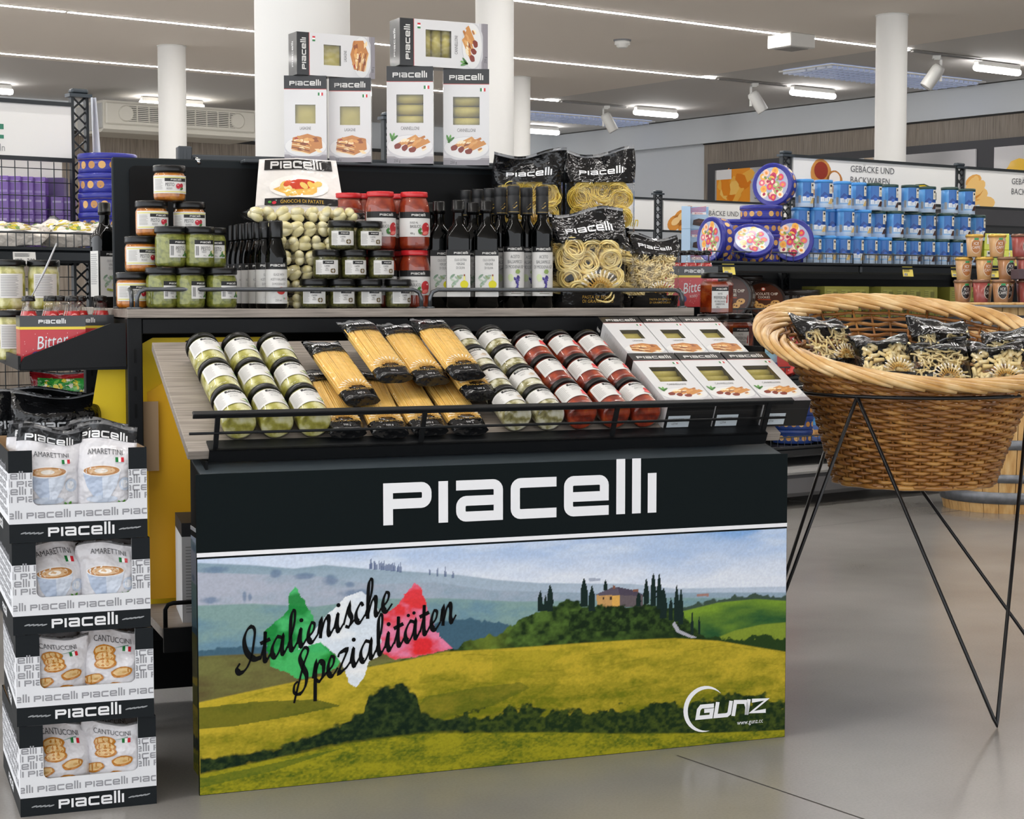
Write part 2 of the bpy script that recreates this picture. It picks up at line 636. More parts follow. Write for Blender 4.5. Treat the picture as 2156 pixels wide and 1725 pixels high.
CEIL_WARM = mat('ceiling_taupe', '#efe6dc', 0.8)
CEIL_GREY = mat('ceiling_grey', '#d2cfcc', 0.8)
FASCIA = mat('wall_pale_grey', '#d0d4d8', 0.7)
WALLWOOD = noise_mat('wall_wood_veneer', ['#6f655b', '#8a7f73', '#9a8f83'], 6.0, 0.55, (14, 14, 0.5), 4.0)
DARKFRAME = mat('anthracite_frame', '#3d3d41', 0.55)
LEDM = emis('led_line_light', (1.0, 0.97, 0.93), LED_STRENGTH)
TUBEM = emis('tube_light', (1.0, 0.98, 0.96), TUBE_STRENGTH)

PW, QW = 15.34, 19.37            # the far corner of the shop
struct('floor', MB().add([(-2.5, -8, 0), (PW, -8, 0), (PW, QW, 0), (-2.5, QW, 0)], [(0, 1, 2, 3)]).mesh('floor', concrete()), B0)
_fl = bpy.data.objects['floor']
def floor_joint(a, b):
    d = (Vector(b) - Vector(a)).normalized(); n = Vector((-d.y, d.x, 0)) * .0018
    P = [Vector(a) + n, Vector(a) - n, Vector(b) - n, Vector(b) + n]
    mb = MB().add([B0.inverted() @ (p + Vector((0, 0, .0006))) for p in P], [(0, 1, 2, 3)])
    link('floor_joint', mb.mesh('floor_joint', mat('joint_fill', '#3b3835', .8)), _fl)
floor_joint((0.36, 3.75, 0), (0.80, 3.10, 0))
floor_joint((-2.6, 9.6, 0), (4.4, 14.8, 0))
floor_joint((1.0, 7.3, 0), (4.2, 9.7, 0))

mb = MB().box((-2.5, -8, CEIL), (12.35, 16.1, CEIL + .1)); cl = struct('ceiling', mb.mesh('ceiling', CEIL_WARM), B0)
mb = MB().box((12.35, -8, CEIL + .012), (PW, QW, CEIL + .1)).box((-2.5, 16.1, CEIL + .012), (12.35, QW, CEIL + .1))
link('ceiling_border', mb.mesh('ceiling_border', CEIL_GREY), cl, None, 'grey ceiling border')

def wall(name, a, b, fix=()):
    """a, b: plan corners in building axes; upper fascia, black shadow joint, veneer band, pale wall below"""
    d = Vector((b[0] - a[0], b[1] - a[1], 0)); L = d.length
    M = BM(a[0], a[1], 0, math.atan2(d.y, d.x))
    w = struct(name, MB().box((0, 0, 0), (L, .2, CEIL + .1)).mesh(name, FASCIA), M)
    return w, L
wb, L1 = wall('wall_back', (-2.5, QW), (PW, QW))
link('veneer_band', MB().box((0, -.05, .0), (L1 - 1.0, 0, 2.88)).mesh('veneer_band', WALLWOOD), wb, None, 'vertical grained wood veneer')
link('shadow_joint', MB().box((0, -.07, 2.88), (L1, 0, 2.92)).mesh('shadow_joint', mat('joint_black', '#1b1b1c', .6)), wb)
wr, L2 = wall('wall_right', (PW, QW), (PW, -8))
# right wall: bulkhead stands proud, veneer band and frame start 5 m from the corner
link('bulkhead', MB().box((0, -.12, 2.93), (L2, 0, CEIL)).mesh('bulkhead', FASCIA), wr)
VS = 3.05
link('veneer_band', MB().box((VS, -.06, 0), (L2, 0, 2.92)).mesh('veneer_band', WALLWOOD), wr, None, 'vertical grained wood veneer')
link('shadow_joint', MB().box((VS, -.08, 2.915), (L2, -.02, 2.935)).mesh('shadow_joint', mat('joint_black2', '#1b1b1c', .6)), wr)
FS = 3.22
link('sign_frame', MB().box((FS, -.16, .3), (L2, -.06, 2.66)).mesh('sign_frame', DARKFRAME), wr, None, 'anthracite frame round the wall signs')

def wall_sign(x0, x1, label, pic):
    pr = Print()
    w, h = x1 - x0, .62
    pr.rect(0, 0, w, h, C('#eceaea'), 0)
    pic(pr, w, h)
    mb = MB().box((0, 0, 0), (w, .02, h), C('#eceaea'), 0)
    pr.apply(mb, map_front(0), 0, .0015)
    M = wr.matrix_basis @ T(x0, -.182, 1.95)
    single('wall_sign', mb.mesh('wall_sign', GLOSS), label, 'sign', M, 'country range signs on the wall')
def pic_chips(pr, w, h):
    pr.rect(.03, 0, .62, h, C('#f09a2a'), 1)
    for i in range(14):
        rg = random.Random(i)
        pr.ell(.08 + .5 * rg.random(), .08 + .46 * rg.random(), .12, .08, C(rg.choice(['#f7b84d', '#ea8d1c', '#fbc968', '#e07f14'])), 2 + i * .1, 9, rg.random() * 3, .5, i)
    pr.rect(.03, h - .12, .3, h, C('#eceaea'), 4)
    pr.text('LÄNDER-', .7, .42, .085, C('#6b6b6e'), 3, 1.1, 0, 'l').text('SORTIMENT', .7, .28, .085, C('#6b6b6e'), 3, 1.1, 0, 'l')
    pr.ell(.95, .07, .16, .16, C('#6d3324'), 3, 20).ell(.95, .07, .11, .11, C('#e8cf7a'), 4, 16)
    pr.ell(.95, .15, .15, .03, C('#2b2a22'), 5, 12).ell(.95, .09, .05, .07, C('#7b8f4a'), 5, 10)
def pic_bar(pr, w, h):
    pr.poly([(.62, .62), (.75, .62), (1.1, .1), (.95, .05)], C('#c9b6a0'), 2)
    pr.text('LÄNDER-', 1.25, .42, .085, C('#6b6b6e'), 3, 1.1, 0, 'l').text('SORTIMENT', 1.25, .28, .085, C('#6b6b6e'), 3, 1.1, 0, 'l')
def pic_pasta(pr, w, h):
    for i in range(16):
        rg = random.Random(i + 40)
        pr.ell(.2 + rg.random() * (w - .4), .17 + .2 * rg.random(), .16, .11, C(rg.choice(['#f5c32f', '#e9b01f', '#f8d35c'])), 2 + i * .1, 10, rg.random() * 3, .4, i)
wall_sign(3.38, 4.95, 'white wall sign with orange crisps and a round hat emblem', pic_chips)
wall_sign(5.2, 7.38, 'white wall sign with a pale wafer bar behind the round pillar', pic_bar)
wall_sign(7.62, 9.8, 'white wall sign with yellow pasta picture at the frame edge', pic_pasta)

# ------------------------------------------------------------------ pillars
def pillar(x, y, r, label):
    mb = MB().lathe([(r, 0), (r, CEIL)], 48, m=0, capb=False, capt=False)
    e = single('pillar', mb.mesh('pillar', WHITE), label, 'pillar', T(x, y, 0), 'white round pillars')
    link('base_ring', MB().lathe([(r, 0), (r + .012, .0), (r + .012, .1), (r, .105)], 48).mesh('base_ring', POWDER_G), e)
    link('ceiling_collar', MB().lathe([(r, CEIL - .012), (r + .006, CEIL - .012), (r + .006, CEIL)], 48).mesh('ceiling_collar', WHITE), e)
pillar(-.606, 5.1, .1375, 'thick bright white round pillar close behind the shelf display')
pillar(-3.06, 15.85, .125, 'thin white round pillar in front of the air curtain unit')
pillar(-.113, 11.47, .125, 'white round pillar rising behind the stacked cannelloni boxes')
pillar(.064, 18.1, .125, 'farthest white round pillar, half hidden beside another pillar')
pillar(3.04, 14.12, .125, 'white round pillar rising behind the biscuit shelf sign')

# ------------------------------------------------------------------ ceiling fittings
led_me = {}
def led(p0, p1, q, label):
    L = round(p1 - p0, 3)
    if L not in led_me:
        led_me[L] = (MB().box((.012, -.014, -.006), (L - .012, .014, 0)).mesh('diffuser', LEDM),
                     MB().box((0, -.03, -.004), (.012, .03, 0)).box((L - .012, -.03, -.004), (L, .03, 0)).box((0, -.03, -.003), (L, -.015, 0)).box((0, .015, -.003), (L, .03, 0)).mesh('housing', WHITEPL))
    stamp([('diffuser', led_me[L][0], None), ('housing', led_me[L][1], None)], 'led_line_lamp', label, 'ceiling light', BM(p0, q, CEIL), 'linear ceiling lights')
QL = {10.72: ('the line of lights that runs into the box under the ceiling', 12.58, [(12.58, 1.42)]),
      13.28: ('the middle line of ceiling lights above the boxed pasta', 12.58, None),
      15.88: ('the farthest line of ceiling lights', 12.58, None),
      8.15: ('the line of lights at the top corner of the view', 12.58, None)}
NTH = ('first', 'second', 'third', 'fourth', 'fifth', 'sixth', 'seventh', 'eighth', 'ninth', 'tenth', 'eleventh', 'twelfth', 'thirteenth')
for q in (2.95, 5.55, 8.15, 10.72, 13.28, 15.88):
    p1 = 12.58
    i = 0
    while p1 > -.9:
        where = {10.72: 'line meeting the small ceiling box', 13.28: 'line above the stacked pasta boxes', 15.88: 'farthest ceiling line', 8.15: 'line above the biscuit shelf corner'}.get(q, 'ceiling line over the front aisle')
        led(p1 - 1.40, p1, q, 'slim led strip lamp, %s from the spotlights in the %s' % (NTH[i], where) if q > 7 else 'slim white led strip lamp of the lines over the front aisle')
        p1 -= 1.405
        i += 1

def tube_lamp(p, q, label, L=.68):
    me1 = MB().lathe([(0.001, 0), (.028, .006), (.034, .03), (.034, L - .03), (.028, L - .006), (.001, L)], 14, M=Matrix.Rotation(math.pi / 2, 4, 'Y')).mesh('tube_cover', TUBEM)
    me2 = MB().box((.02, -.03, .0), (L - .02, .03, .05), ch=.006).mesh('lamp_body', WHITEPL)
    stamp([('tube_cover', me1, T(0, 0, -.02)), ('lamp_body', me2, None)], 'batten_lamp', label, 'ceiling light', BM(p, q, CEIL - .045), 'batten lamps on the grey ceiling')
tube_lamp(13.68, 13.27, 'glowing batten lamp left of the pillar over the biscuit shelf')
tube_lamp(13.66, 15.8, 'glowing batten lamp between the two hanging spotlights')
tube_lamp(13.62, 10.8, 'glowing batten lamp nearest the upper corner, beside a spotlight')
tube_lamp(13.9, 18.4, 'glowing batten lamp beside the farthest pillar')
tube_lamp(6.3, 18.25, 'glowing batten lamp over the white shelf sign', .72)
tube_lamp(8.55, 18.4, 'glowing batten lamp above the air curtain unit', .8)

def track(q, label):
    stamp([('rail_body', MB().box((0, -.017, -.012), (.98, .017, .0)).mesh('track', mat('track_grey', '#8b8a88', .5)), None),
           ('end_cap', MB().box((.97, -.02, -.016), (.99, .02, .0)).mesh('end_cap', WHITEPL), None)], 'light_track', label, 'track', BM(12.62, q, CEIL), 'spotlight tracks')
for q, l in ((10.72, 'thin grey light track behind the pillar'), (13.28, 'thin grey light track in line with the middle lights'), (15.88, 'thin grey light track in line with the farthest lights')):
    track(q, l)
def spot(p, q, label, rz, tilt):
    stem = MB().box((-.035, -.035, -.03), (.035, .035, 0)).mesh('adapter', WHITEPL)
    arm = MB().box((-.05, -.02, -.24), (-.03, .02, -.02)).box((-.05, -.02, -.04), (.02, .02, -.02)).mesh('bracket', WHITEPL)
    head = MB().lathe([(.055, -.11), (.062, -.10), (.062, .09), (.05, .12), (.02, .125)], 20).mesh('lamp_head', WHITEPL)
    M = BM(p, q, CEIL - .01, rz)
    stamp([('adapter', stem, None), ('bracket', arm, None), ('lamp_head', head, T(.035, 0, -.2, 0, 0, tilt), [('reflector', MB().lathe([(.0, -.095), (.054, -.112)], 20, capb=False, capt=False).mesh('reflector', CHROME), None)])],
          'spotlight', label, 'spotlight', M, 'white track spotlights')
spot(13.3, 15.88, 'white track spotlight near the bluish ceiling grille and the farthest pillar', -.6, -.5)
spot(13.15, 13.28, 'white track spotlight between the two batten lamps', -.6, -.55)
spot(13.0, 10.75, 'white track spotlight beside the pillar over the biscuit shelf', 2.4, -.6)

def grille(p0, p1, q0, q1, label):
    e = empty('ceiling_grille', label, 'grille', BM(p0, q0, CEIL + .0), 'bluish ceiling grilles')
    W, H = p1 - p0, q1 - q0
    gm = mat('grille_lamella', '#d5dcec', .4)
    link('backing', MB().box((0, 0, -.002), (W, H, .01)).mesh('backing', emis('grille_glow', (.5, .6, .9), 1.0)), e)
    link('frame', MB().box((-.03, -.03, -.012), (W + .03, 0, .0)).box((-.03, H, -.012), (W + .03, H + .03, .0)).box((-.03, 0, -.012), (0, H, 0)).box((W, 0, -.012), (W + .03, H, 0)).mesh('frame', WHITEPL), e)
    sl = MB().box((0, 0, -.035), (.018, H, 0)).mesh('slat', gm)
    n = int(W / .075)
    for i in range(n):
        link('slat', sl, e, T(i * W / n, 0, 0))
    cs = MB().box((0, 0, -.034), (W, .014, 0)).mesh('cross_slat', gm)
    for i in range(5):
        link('cross_slat', cs, e, T(0, H * (i + .5) / 5, 0))
grille(12.72, 15.0, 11.8, 12.45, 'bluish slatted ceiling grille behind the pillar')
grille(12.72, 15.0, 17.0, 17.6, 'bluish slatted ceiling grille behind the spotlight by the far corner')

stamp([('base_plate', MB().lathe([(.075, -.012), (.08, 0)], 24).mesh('base_plate', mat('detector_base', '#7d7d80', .5)), None),
       ('housing', MB().lathe([(.035, -.07), (.05, -.06), (.052, -.045), (.068, -.04), (.068, -.012)], 24).mesh('housing', WHITEPL), None)],
      'smoke_detector', 'small round white smoke detector on the ceiling', 'smoke detector', BM(10.06, 11.8, CEIL))
stamp([('housing', MB().box((-.15, -.14, -.115), (.15, .14, 0), ch=.006).mesh('housing', WHITEPL), None),
       ('grille_plate', MB().box((-.11, -.1, -.121), (.11, .1, -.1), ch=.004).mesh('grille_plate', mat('speaker_grille', '#a09d9a', .6, bump=.5, bscale=300)), None)],
      'ceiling_box', 'square white box hanging under the ceiling between led strips', 'ceiling box', BM(11.05, 10.72, CEIL))

# air curtain over the far wall
e = empty('air_curtain', 'long cream air curtain unit with louvre grille under the ceiling', 'air unit', BM(7.89, 17.9, 2.79))
CREAM = mat('unit_cream', '#d5d1c6', .5)
W, D, H = 1.86, .75, .34
link('body', MB().prism([(0, .03), (.06, 0), (D - .1, 0), (D, .1), (D, H), (0.0, H)], 0, W, axis='x').mesh('body', CREAM), e)
link('side_cover', MB().prism([(.02, .04), (D - .1, .02), (D - .05, H - .03), (.02, H - .03)], -.012, 0, axis='x').mesh('side_cover', mat('unit_grey', '#b8b8b6', .5)), e)
link('front_panel', MB().box((.02, -.03, .08), (W - .02, 0, .32), ch=.015).mesh('front_panel', CREAM), e)
link('grille_recess', MB().box((.26, -.034, .12), (1.6, -.02, .29), ch=.006).mesh('grille_recess', mat('recess_dark', '#565753', .6)), e)
sl = MB().box((.28, -.046, 0), (1.58, -.03, .011)).mesh('louvre', CREAM)
for i in range(8):
    link('louvre', sl, e, T(0, 0, .126 + i * .0205))
dv = MB().box((0, -.05, .12), (.012, -.03, .29)).mesh('divider', CREAM)
for i in range(9):
    link('divider', dv, e, T(.37 + i * .14, 0, 0))
for x in (.25, 1.61):
    link('end_disc', MB().lathe([(.085, 0), (.088, .02), (.075, .03)], 24, M=T(x, -.02, .205, 0, math.pi / 2)).mesh('end_disc', CREAM), e)

# ------------------------------------------------------------------ shop gondolas
WIRE = mat('dark_wire', '#3c4043', .35, .6)
POSTM = mat('post_anthracite', '#2c3033', .4, .3)
def lattice_post(h, w=.055):
    mb = MB()
    for sx in (-1, 1):
        mb.box((sx * w / 2 - .005, -.012, 0), (sx * w / 2 + .005, .012, h))
    n = int(h / .05)
    for i in range(n):
        z0, z1 = h * i / n, h * (i + 1) / n
        for a, b in ((-1, 1), (1, -1)):
            mb.tube([(a * w / 2, 0, z0), (b * w / 2, 0, z1)], .004, 4, caps=False)
    return mb.mesh('post_lattice', POSTM)
post_mesh = lattice_post(1.705)
post_cap = MB().box((-.042, -.022, 1.70), (.042, .022, 1.712)).box((-.032, -.018, 1.712), (.032, .018, 1.73), ch=.006).mesh('cap', mat('cap_steel', '#3a4147', .35, .3))
def make_post(x, y, parent):
    link('post', post_mesh, parent, T(x, y, 0), 'perforated anthracite post', None)
    link('post_cap', post_cap, parent, T(x, y, 0))

def wire_rail(L, h, parent, M, pitch=.045):
    mb = MB()
    mb.tube([(0, 0, 0), (0, 0, h), (L, 0, h), (L, 0, 0)], .0035, 5)
    mb.tube([(0, 0, .004), (L, 0, .004)], .003, 5)
    for i in range(1, int(L / pitch)):
        mb.tube([(i * pitch, 0, 0), (i * pitch, 0, h)], .0016, 4, caps=False)
    link('wire_fence', mb.mesh('wire_fence', WIRE), parent, M)

SHELFM = mat('shelf_anthracite', '#2b2f33', .35, .4)
def gshelf(L, D, parent, M):
    mb = MB().box((0, 0, -.03), (L, D, 0)).box((0, -.022, -.045), (L, 0, -.004), ch=.008).box((0, -.026, -.004), (L, .002, .004))
    link('shelf', mb.mesh('shelf', SHELFM), parent, M)

def gsign(x0, x1, z0, z1, parent, y, pic):
    w, h = x1 - x0, z1 - z0
    mb = MB().box((0, 0, 0), (w, .012, h), C('#e9e8e6'))
    pr = Print(); pic(pr, w, h); pr.apply(mb, map_front(0), 0, .0009)
    o = link('sign_panel', mb.mesh('sign_panel', GLOSS), parent, T(x0, y, z0))
    link('sign_rail', MB().box((0, -.006, h), (w, .018, h + .014)).box((0, -.006, -.014), (w, .018, 0)).mesh('sign_rail', POSTM), o)
GREYT = C('#5f6063')
def t_gebaeck(pr, x, y, s=1.0):
    pr.text('GEBÄCKE UND', x, y, .036 * s, GREYT, 2, 1.05, 0, 'l').text('BACKWAREN', x, y - .06 * s, .036 * s, GREYT, 2, 1.05, 0, 'l')
def pic_tarts(pr, w, h):
    for (x, y, r, c1, c2) in ((.03, .02, .055, '#e7c28a', '#f3e9e4'), (.16, .13, .075, '#c98a45', '#8e2f1d'), (.26, .09, .06, '#b9783a', '#efe6df'), (.17, .0, .07, '#c98f4c', '#d7a566')):
        pr.ell(x + .04, max(y, .03), r, min(r, y + .03 if y < .05 else r) * .95, C(c1), 1, 18, 0, .08).ell(x + .04, max(y, .03) + .012, r * .68, r * .6, C(c2), 2, 16)
    t_gebaeck(pr, .42, .162, .95)
    pr.poly([(.86, .02), (.88, .075), (.93, .1), (1.0, .105), (1.06, .09), (1.1, .06), (1.1, .02)], C('#3e4a2a'), 1)
    pr.poly([(.87, .02), (.89, .07), (.935, .093), (1.0, .098), (1.055, .084), (1.09, .056), (1.09, .02)], C('#e8c51e'), 2)
    pr.text('FINE BISCUITS', .98, .062, .024, C('#3b4030'), 3, .8)
def pic_croissant(pr, w, h):
    for i in range(9):
        rg = random.Random(i + 7)
        pr.ell(.03 + .16 * rg.random(), .02 + .12 * rg.random(), .07, .035, C(rg.choice(['#dfa353', '#c98534', '#eabf77'])), 1 + .1 * i, 12, rg.random() * 1.5)
    t_gebaeck(pr, .40, .15, .95)
def pic_rolls(pr, w, h):
    for (x, y) in ((.1, .05), (.16, .09), (.22, .12), (.2, .03)):
        pr.ell(x, y, .07, .05, C('#d9923f'), 1, 14, .5).ell(x + .01, y + .012, .045, .024, C('#f0c98d'), 2, 12, .5)
    t_gebaeck(pr, .36, .13)
    pr.text('Meister M', .62, .02, .05, C('#c9b32c'), 2, .8, 0, 'l', .3)
def pic_moulin(pr, w, h):
    pr.text('Moulin', w - .36, .055, .075, C('#d3b92f'), 2, .8, 0, 'l', .3)
def pic_left(pr, w, h):
    g = C('#1c7a5c')
    pr.rect(w - .37, .088, w - .247, .106, g, 1).rect(w - .37, .056, w - .247, .069, g, 1).poly([(w - .37, .066), (w - .35, .066), (w - .26, .092), (w - .28, .092)], g, 1)
    pr.text('wechseln', w - .244, .027, .026, C('#8d8f90'), 1, .8, 0, 'r')

# gondola with the biscuit tins
GM1 = T(1.371, 8.8, 0, BA)
g1 = empty('biscuit_gondola', 'anthracite shop gondola with biscuit signs and wire-fenced shelves', 'shelf unit', GM1)
for x in (0, 1.345):
    make_post(x, 0, g1)
make_post(2.69, 0, g1)
link('back_mesh', MB().box((-.95, .02, .1), (0, .035, 1.12)).box((0, .02, .1), (2.7, .035, 1.4)).mesh('back_mesh', mat('gondola_back', '#232527', .6)), g1)
gsign(.045, 1.30, 1.50, 1.70, g1, -.01, pic_tarts)
gsign(1.39, 2.64, 1.50, 1.70, g1, -.01, pic_croissant)
for z, D in ((1.155, .45), (.895, .45), (.62, .45), (.29, .45)):
    gshelf(1.0, D, g1, T(-.97, -.45, z))
    gshelf(1.32, D, g1, T(.04, -.45, z))
    gshelf(1.3, D, g1, T(1.38, -.45, z))
    wire_rail(.95, .05, g1, T(-.95, -.455, z))
    wire_rail(1.25, .05, g1, T(.07, -.455, z))
link('plinth', MB().box((-.97, -.44, .05), (2.7, .4, .16), ch=.02).mesh('plinth', mat('plinth_grey', '#6c6c6e', .4, .3)), g1)
link('base_shelf', MB().box((-.97, -.47, .16), (2.7, .0, .2), ch=.012).mesh('base_shelf', mat('base_pale', '#b9b9b8', .35, .3)), g1)
for (x, lab) in ((-.88, 0), (.34, 1), (.71, 2), (1.02, 3)):
    mb = MB().box((0, 0, 0), (.075, .002, .05), C('#f0dc6a'))
    Print().lines(.006, .022, .055, .036, 3, C('#6b6230')).barcode(.006, .004, .03, .016, 2, 6).apply(mb, map_front(0), 0, .0006)
    single('price_tag', mb.mesh('price_tag', PAPER), 'yellow shelf price tag, %s from the cookie tins, clipped under the wafer tins' % ('first', 'second', 'third', 'fourth')[lab], 'price tag', GM1 @ T(x, -.479, 1.100, 0, -.2), 'yellow price tags')

# second gondola farther away
GM2 = T(1.004, 12.07, 0, BA)
g2 = empty('far_gondola', 'far shop gondola with pastry signs behind the pasta bags', 'shelf unit', GM2)
for x in (0, 1.36):
    make_post(x, 0, g2)
make_post(-1.36, 0, g2)
gsign(.045, 1.31, 1.46, 1.665, g2, -.01, pic_rolls)
gsign(-1.31, -.045, 1.46, 1.665, g2, -.01, pic_moulin)
link('back_mesh', MB().box((-1.36, .02, .1), (1.36, .035, 1.4)).mesh('back_mesh', mat('gondola_back2', '#2b2d2f', .6)), g2)
for z in (1.15, .85, .55):
    gshelf(2.7, .45, g2, T(-1.35, -.45, z))
link('plinth', MB().box((-1.36, -.44, .05), (1.36, .4, .16), ch=.02).mesh('plinth', POSTM), g2)

# gondola on the other side with the confectionery
GM3 = T(-1.527, 6.2, 0, BA)
g3 = empty('sweets_gondola', 'anthracite shop gondola with white sign and wire mesh holding sweets', 'shelf unit', GM3)
make_post(0, 0, g3)
make_post(1.3, 0, g3)
make_post(-1.3, 0, g3)
gsign(-1.25, -.03, 1.485, 1.665, g3, -.01, pic_left)
mb = MB()
for i in range(27):
    mb.tube([(-1.27 + i * .047, .0, .25), (-1.27 + i * .047, 0, 1.47)], .002, 4, caps=False)
for i in range(26):
    mb.tube([(-1.28, 0, .27 + i * .047), (-.03, 0, .27 + i * .047)], .002, 4, caps=False)
link('wire_mesh', mb.mesh('wire_mesh', WIRE), g3)
for z in (1.155, .86, .632, .3):
    gshelf(1.27, .42, g3, T(-1.27, -.42, z))
    gshelf(1.27, .42, g3, T(.03, -.42, z))
    gshelf(1.27, .42, g3, T(-1.27, .02, z))
    wire_rail(1.2, .052, g3, T(-1.24, -.425, z), .028)
    if z < 1:
        wire_rail(1.2, .05, g3, T(.07, -.425, z))
link('plinth', MB().box((-1.3, -.42, .05), (1.3, .42, .16), ch=.02).mesh('plinth', POSTM), g3)
mb = MB().box((0, 0, 0), (.075, .002, .04), C('#eceae6'))
Print().lines(.005, .024, .06, .036, 3, C('#55585a')).barcode(.005, .003, .03, .018, 2, 7).text('7.29', .058, .012, .014, C('#222222'), 2, .8).apply(mb, map_front(0), 0, .0006)
single('price_tag', mb.mesh('price_tag', PAPER), 'white shelf price tag reading 7.29 under the candy bags', 'price tag', GM3 @ T(-.418, -.448, 1.104, 0, -.15))
# sack cloth hanging at the post
def cloth(u, v):
    x = .012 + .05 * u * (0.35 + .65 * v) ; return (x, -.03 - .012 * math.sin(u * 9 + v * 2), 1.70 - .30 * v)
mb = MB().grid(cloth, 10, 14, C('#c9ccd2'))
single('hanging_film', mb.mesh('hanging_film', mat('film_pale', '#c3c7cf', .4, 0, .2)), 'pale plastic strip hanging from the sweets shelf post', 'plastic strip', GM3 @ T(0.02, 0, 0))
# ------------------------------------------------------------------ the display rack, on axes turned 20.6 degrees
DA = math.radians(20.605)
DU, DV = (math.cos(DA), math.sin(DA)), (-math.sin(DA), math.cos(DA))
D0 = (-.62738, 3.44279)
def DM(s, t, z=0.0, rz=0.0, rx=0.0, ry=0.0):
    """s along the front, t away from the viewer, z up"""
    return T(D0[0] + s * DU[0] + t * DV[0], D0[1] + s * DU[1] + t * DV[1], z, DA + rz, rx, ry)
DECK = .972
rack = empty('display_rack', 'black steel shop display rack with grey oak boards and guard rails', 'display rack', DM(0, 0, 0))
def rpart(name, mb, m, M=None, label=None):
    return link(name, mb.mesh(name, m), rack, M, label)
rpart('deck_board', MB().box((-.05, .55, DECK - .02), (1.372, 1.39, DECK), ch=.001), WOODDECK, None, 'grey oak top board')
postm = MB().box((0, 0, 0), (.034, .04, DECK - .02), ch=.002)
for s, t in ((-.05, .558), (1.338, .558), (-.05, 1.34), (1.338, 1.34)):
    o = rpart('post', postm, POWDER, T(s, t, 0))
    sl = MB().box((.014, -.0006, 0), (.02, .004, .032)).mesh('slot', BLACKSHEET)
    for k in range(13):
        link('slot', sl, o, T(0, 0, .1 + k * .0625))
rpart('front_beam', MB().box((-.016, .562, .915), (1.338, .59, .950), ch=.002), POWDER)
rpart('rear_beam', MB().box((-.016, 1.34, .915), (1.338, 1.37, .950), ch=.002), POWDER)
for s in (-.045, 1.34):
    rpart('side_beam', MB().box((s, .6, .915), (s + .02, 1.34, .950), ch=.002), POWDER)
rpart('inner_wall', MB().box((.0, .9, .02), (1.33, .915, .93)), BLACKSHEET)
rpart('floor_shelf', MB().box((-.3, .62, .235), (1.34, 1.2, .26)), WOODDECK)
rpart('shelf_edge', MB().box((-.302, .612, .2), (1.34, .62, .262)), POWDER)
# centre board standing on the deck
rpart('centre_board', MB().box((-.034, .88, DECK), (1.19, .9, 1.338), ch=.003), DARKGREEN)
def rr(x0, z0, x1, z1, r):
    return arc(x1 - r, z1 - r, r, 0, 90) + arc(x0 + r, z1 - r, r, 90, 180) + [(x0, z0), (x1, z0)]
rpart('black_sheet', MB().prism(rr(.006, DECK + .002, 1.15, 1.318, .015), .874, .88), BLACKSHEET)
rpart('top_ledge', MB().box((.28, .835, 1.33), (1.1, .915, 1.338), ch=.002), POWDER_G)
rpart('centre_post', MB().box((.13, .905, DECK), (.165, .94, 1.372), ch=.003).box((.143, .9035, 1.335), (.15, .906, 1.36), (.01, .01, .01)), POWDER_G)
rpart('top_beam', MB().box((.165, .905, 1.318), (1.1, .93, 1.352), ch=.003), POWDER_G)
rpart('stay_clip', MB().tube([(.172, .9, 1.34), (.175, .885, 1.335), (.178, .885, 1.326)], .007, 8), CHROME)
# guard rails round the deck
def deck_rail(P, posts):
    mb = MB()
    mb.tube(P, .0052, 10)
    o = rpart('guard_rail', mb, RAILM)
    for (s, t) in posts:
        link('rail_foot', MB().lathe([(.012, 0), (.012, .003), (.006, .005)], 14).mesh('rail_foot', RAILM), o, T(s, t, DECK))
def bend(a, b, z, t0, t1):
    return [(a, t0, DECK), (a, t0, z - .02), (a + .006, t0, z - .006), (a + .02, t0, z), (b - .02, t1, z), (b - .006, t1, z - .006), (b, t1, z - .02), (b, t1, DECK)]
deck_rail(bend(-.026, .65, DECK + .045, .566, .566), [(-.026, .566), (.65, .566)])
deck_rail(bend(.672, 1.345, DECK + .045, .566, .566), [(.672, .566), (1.345, .566)])
def bend_t(s, a, b, z):
    return [(s, a, DECK), (s, a, z - .02), (s, a + .006, z - .006), (s, a + .02, z), (s, b - .02, z), (s, b - .006, z - .006), (s, b, z - .02), (s, b, DECK)]
deck_rail(bend_t(-.036, .58, .80, DECK + .045), [(-.036, .58), (-.036, .80)])
deck_rail(bend_t(1.356, .585, .85, DECK + .045), [(1.356, .585), (1.356, .85)])
# sloping tray
TILT = math.radians(25.3)
TL = .487
TRAY = rack.matrix_basis @ T(-.005, .06, .672, 0, TILT)
TRL = T(-.005, .06, .672, 0, TILT)
tray = link('sloping_board', MB().box((0, 0, 0), (1.35, TL, .02), ch=.001).mesh('sloping_board', WOODDECK), rack, TRL, 'sloping grey oak board')
link('front_lip', MB().box((.042, -.006, -.004), (1.312, .0, .024)).box((.042, -.006, .02), (1.312, .034, .024)).mesh('front_lip', POWDER), tray)
link('top_rail', MB().box((.005, .0, .098), (1.365, .016, .104), ch=.0015).box((.005, .004, .092), (1.365, .008, .1)).mesh('top_rail', POWDER), tray)
link('lower_rail', MB().tube([(0., .004, .058), (1.355, .004, .058)], .003, 8).mesh('lower_rail', POWDER), tray)
rp = MB().box((-.005, .002, .02), (.005, .008, .1)).mesh('rail_post', POWDER)
for x in (.055, .49, .93, 1.305):
    link('rail_post', rp, tray, T(x, 0, 0))
for x in (.08, 1.26):
    rpart('tray_bracket', MB().prism([(.08, .66), (.55, .66), (.55, .9), (.5, .89)], x, x + .006, axis='x'), POWDER)
rpart('end_bracket', MB().prism([(.42, .80), (.60, .80), (.60, .905), (.42, .875)], 1.349, 1.355, axis='x'), POWDER)

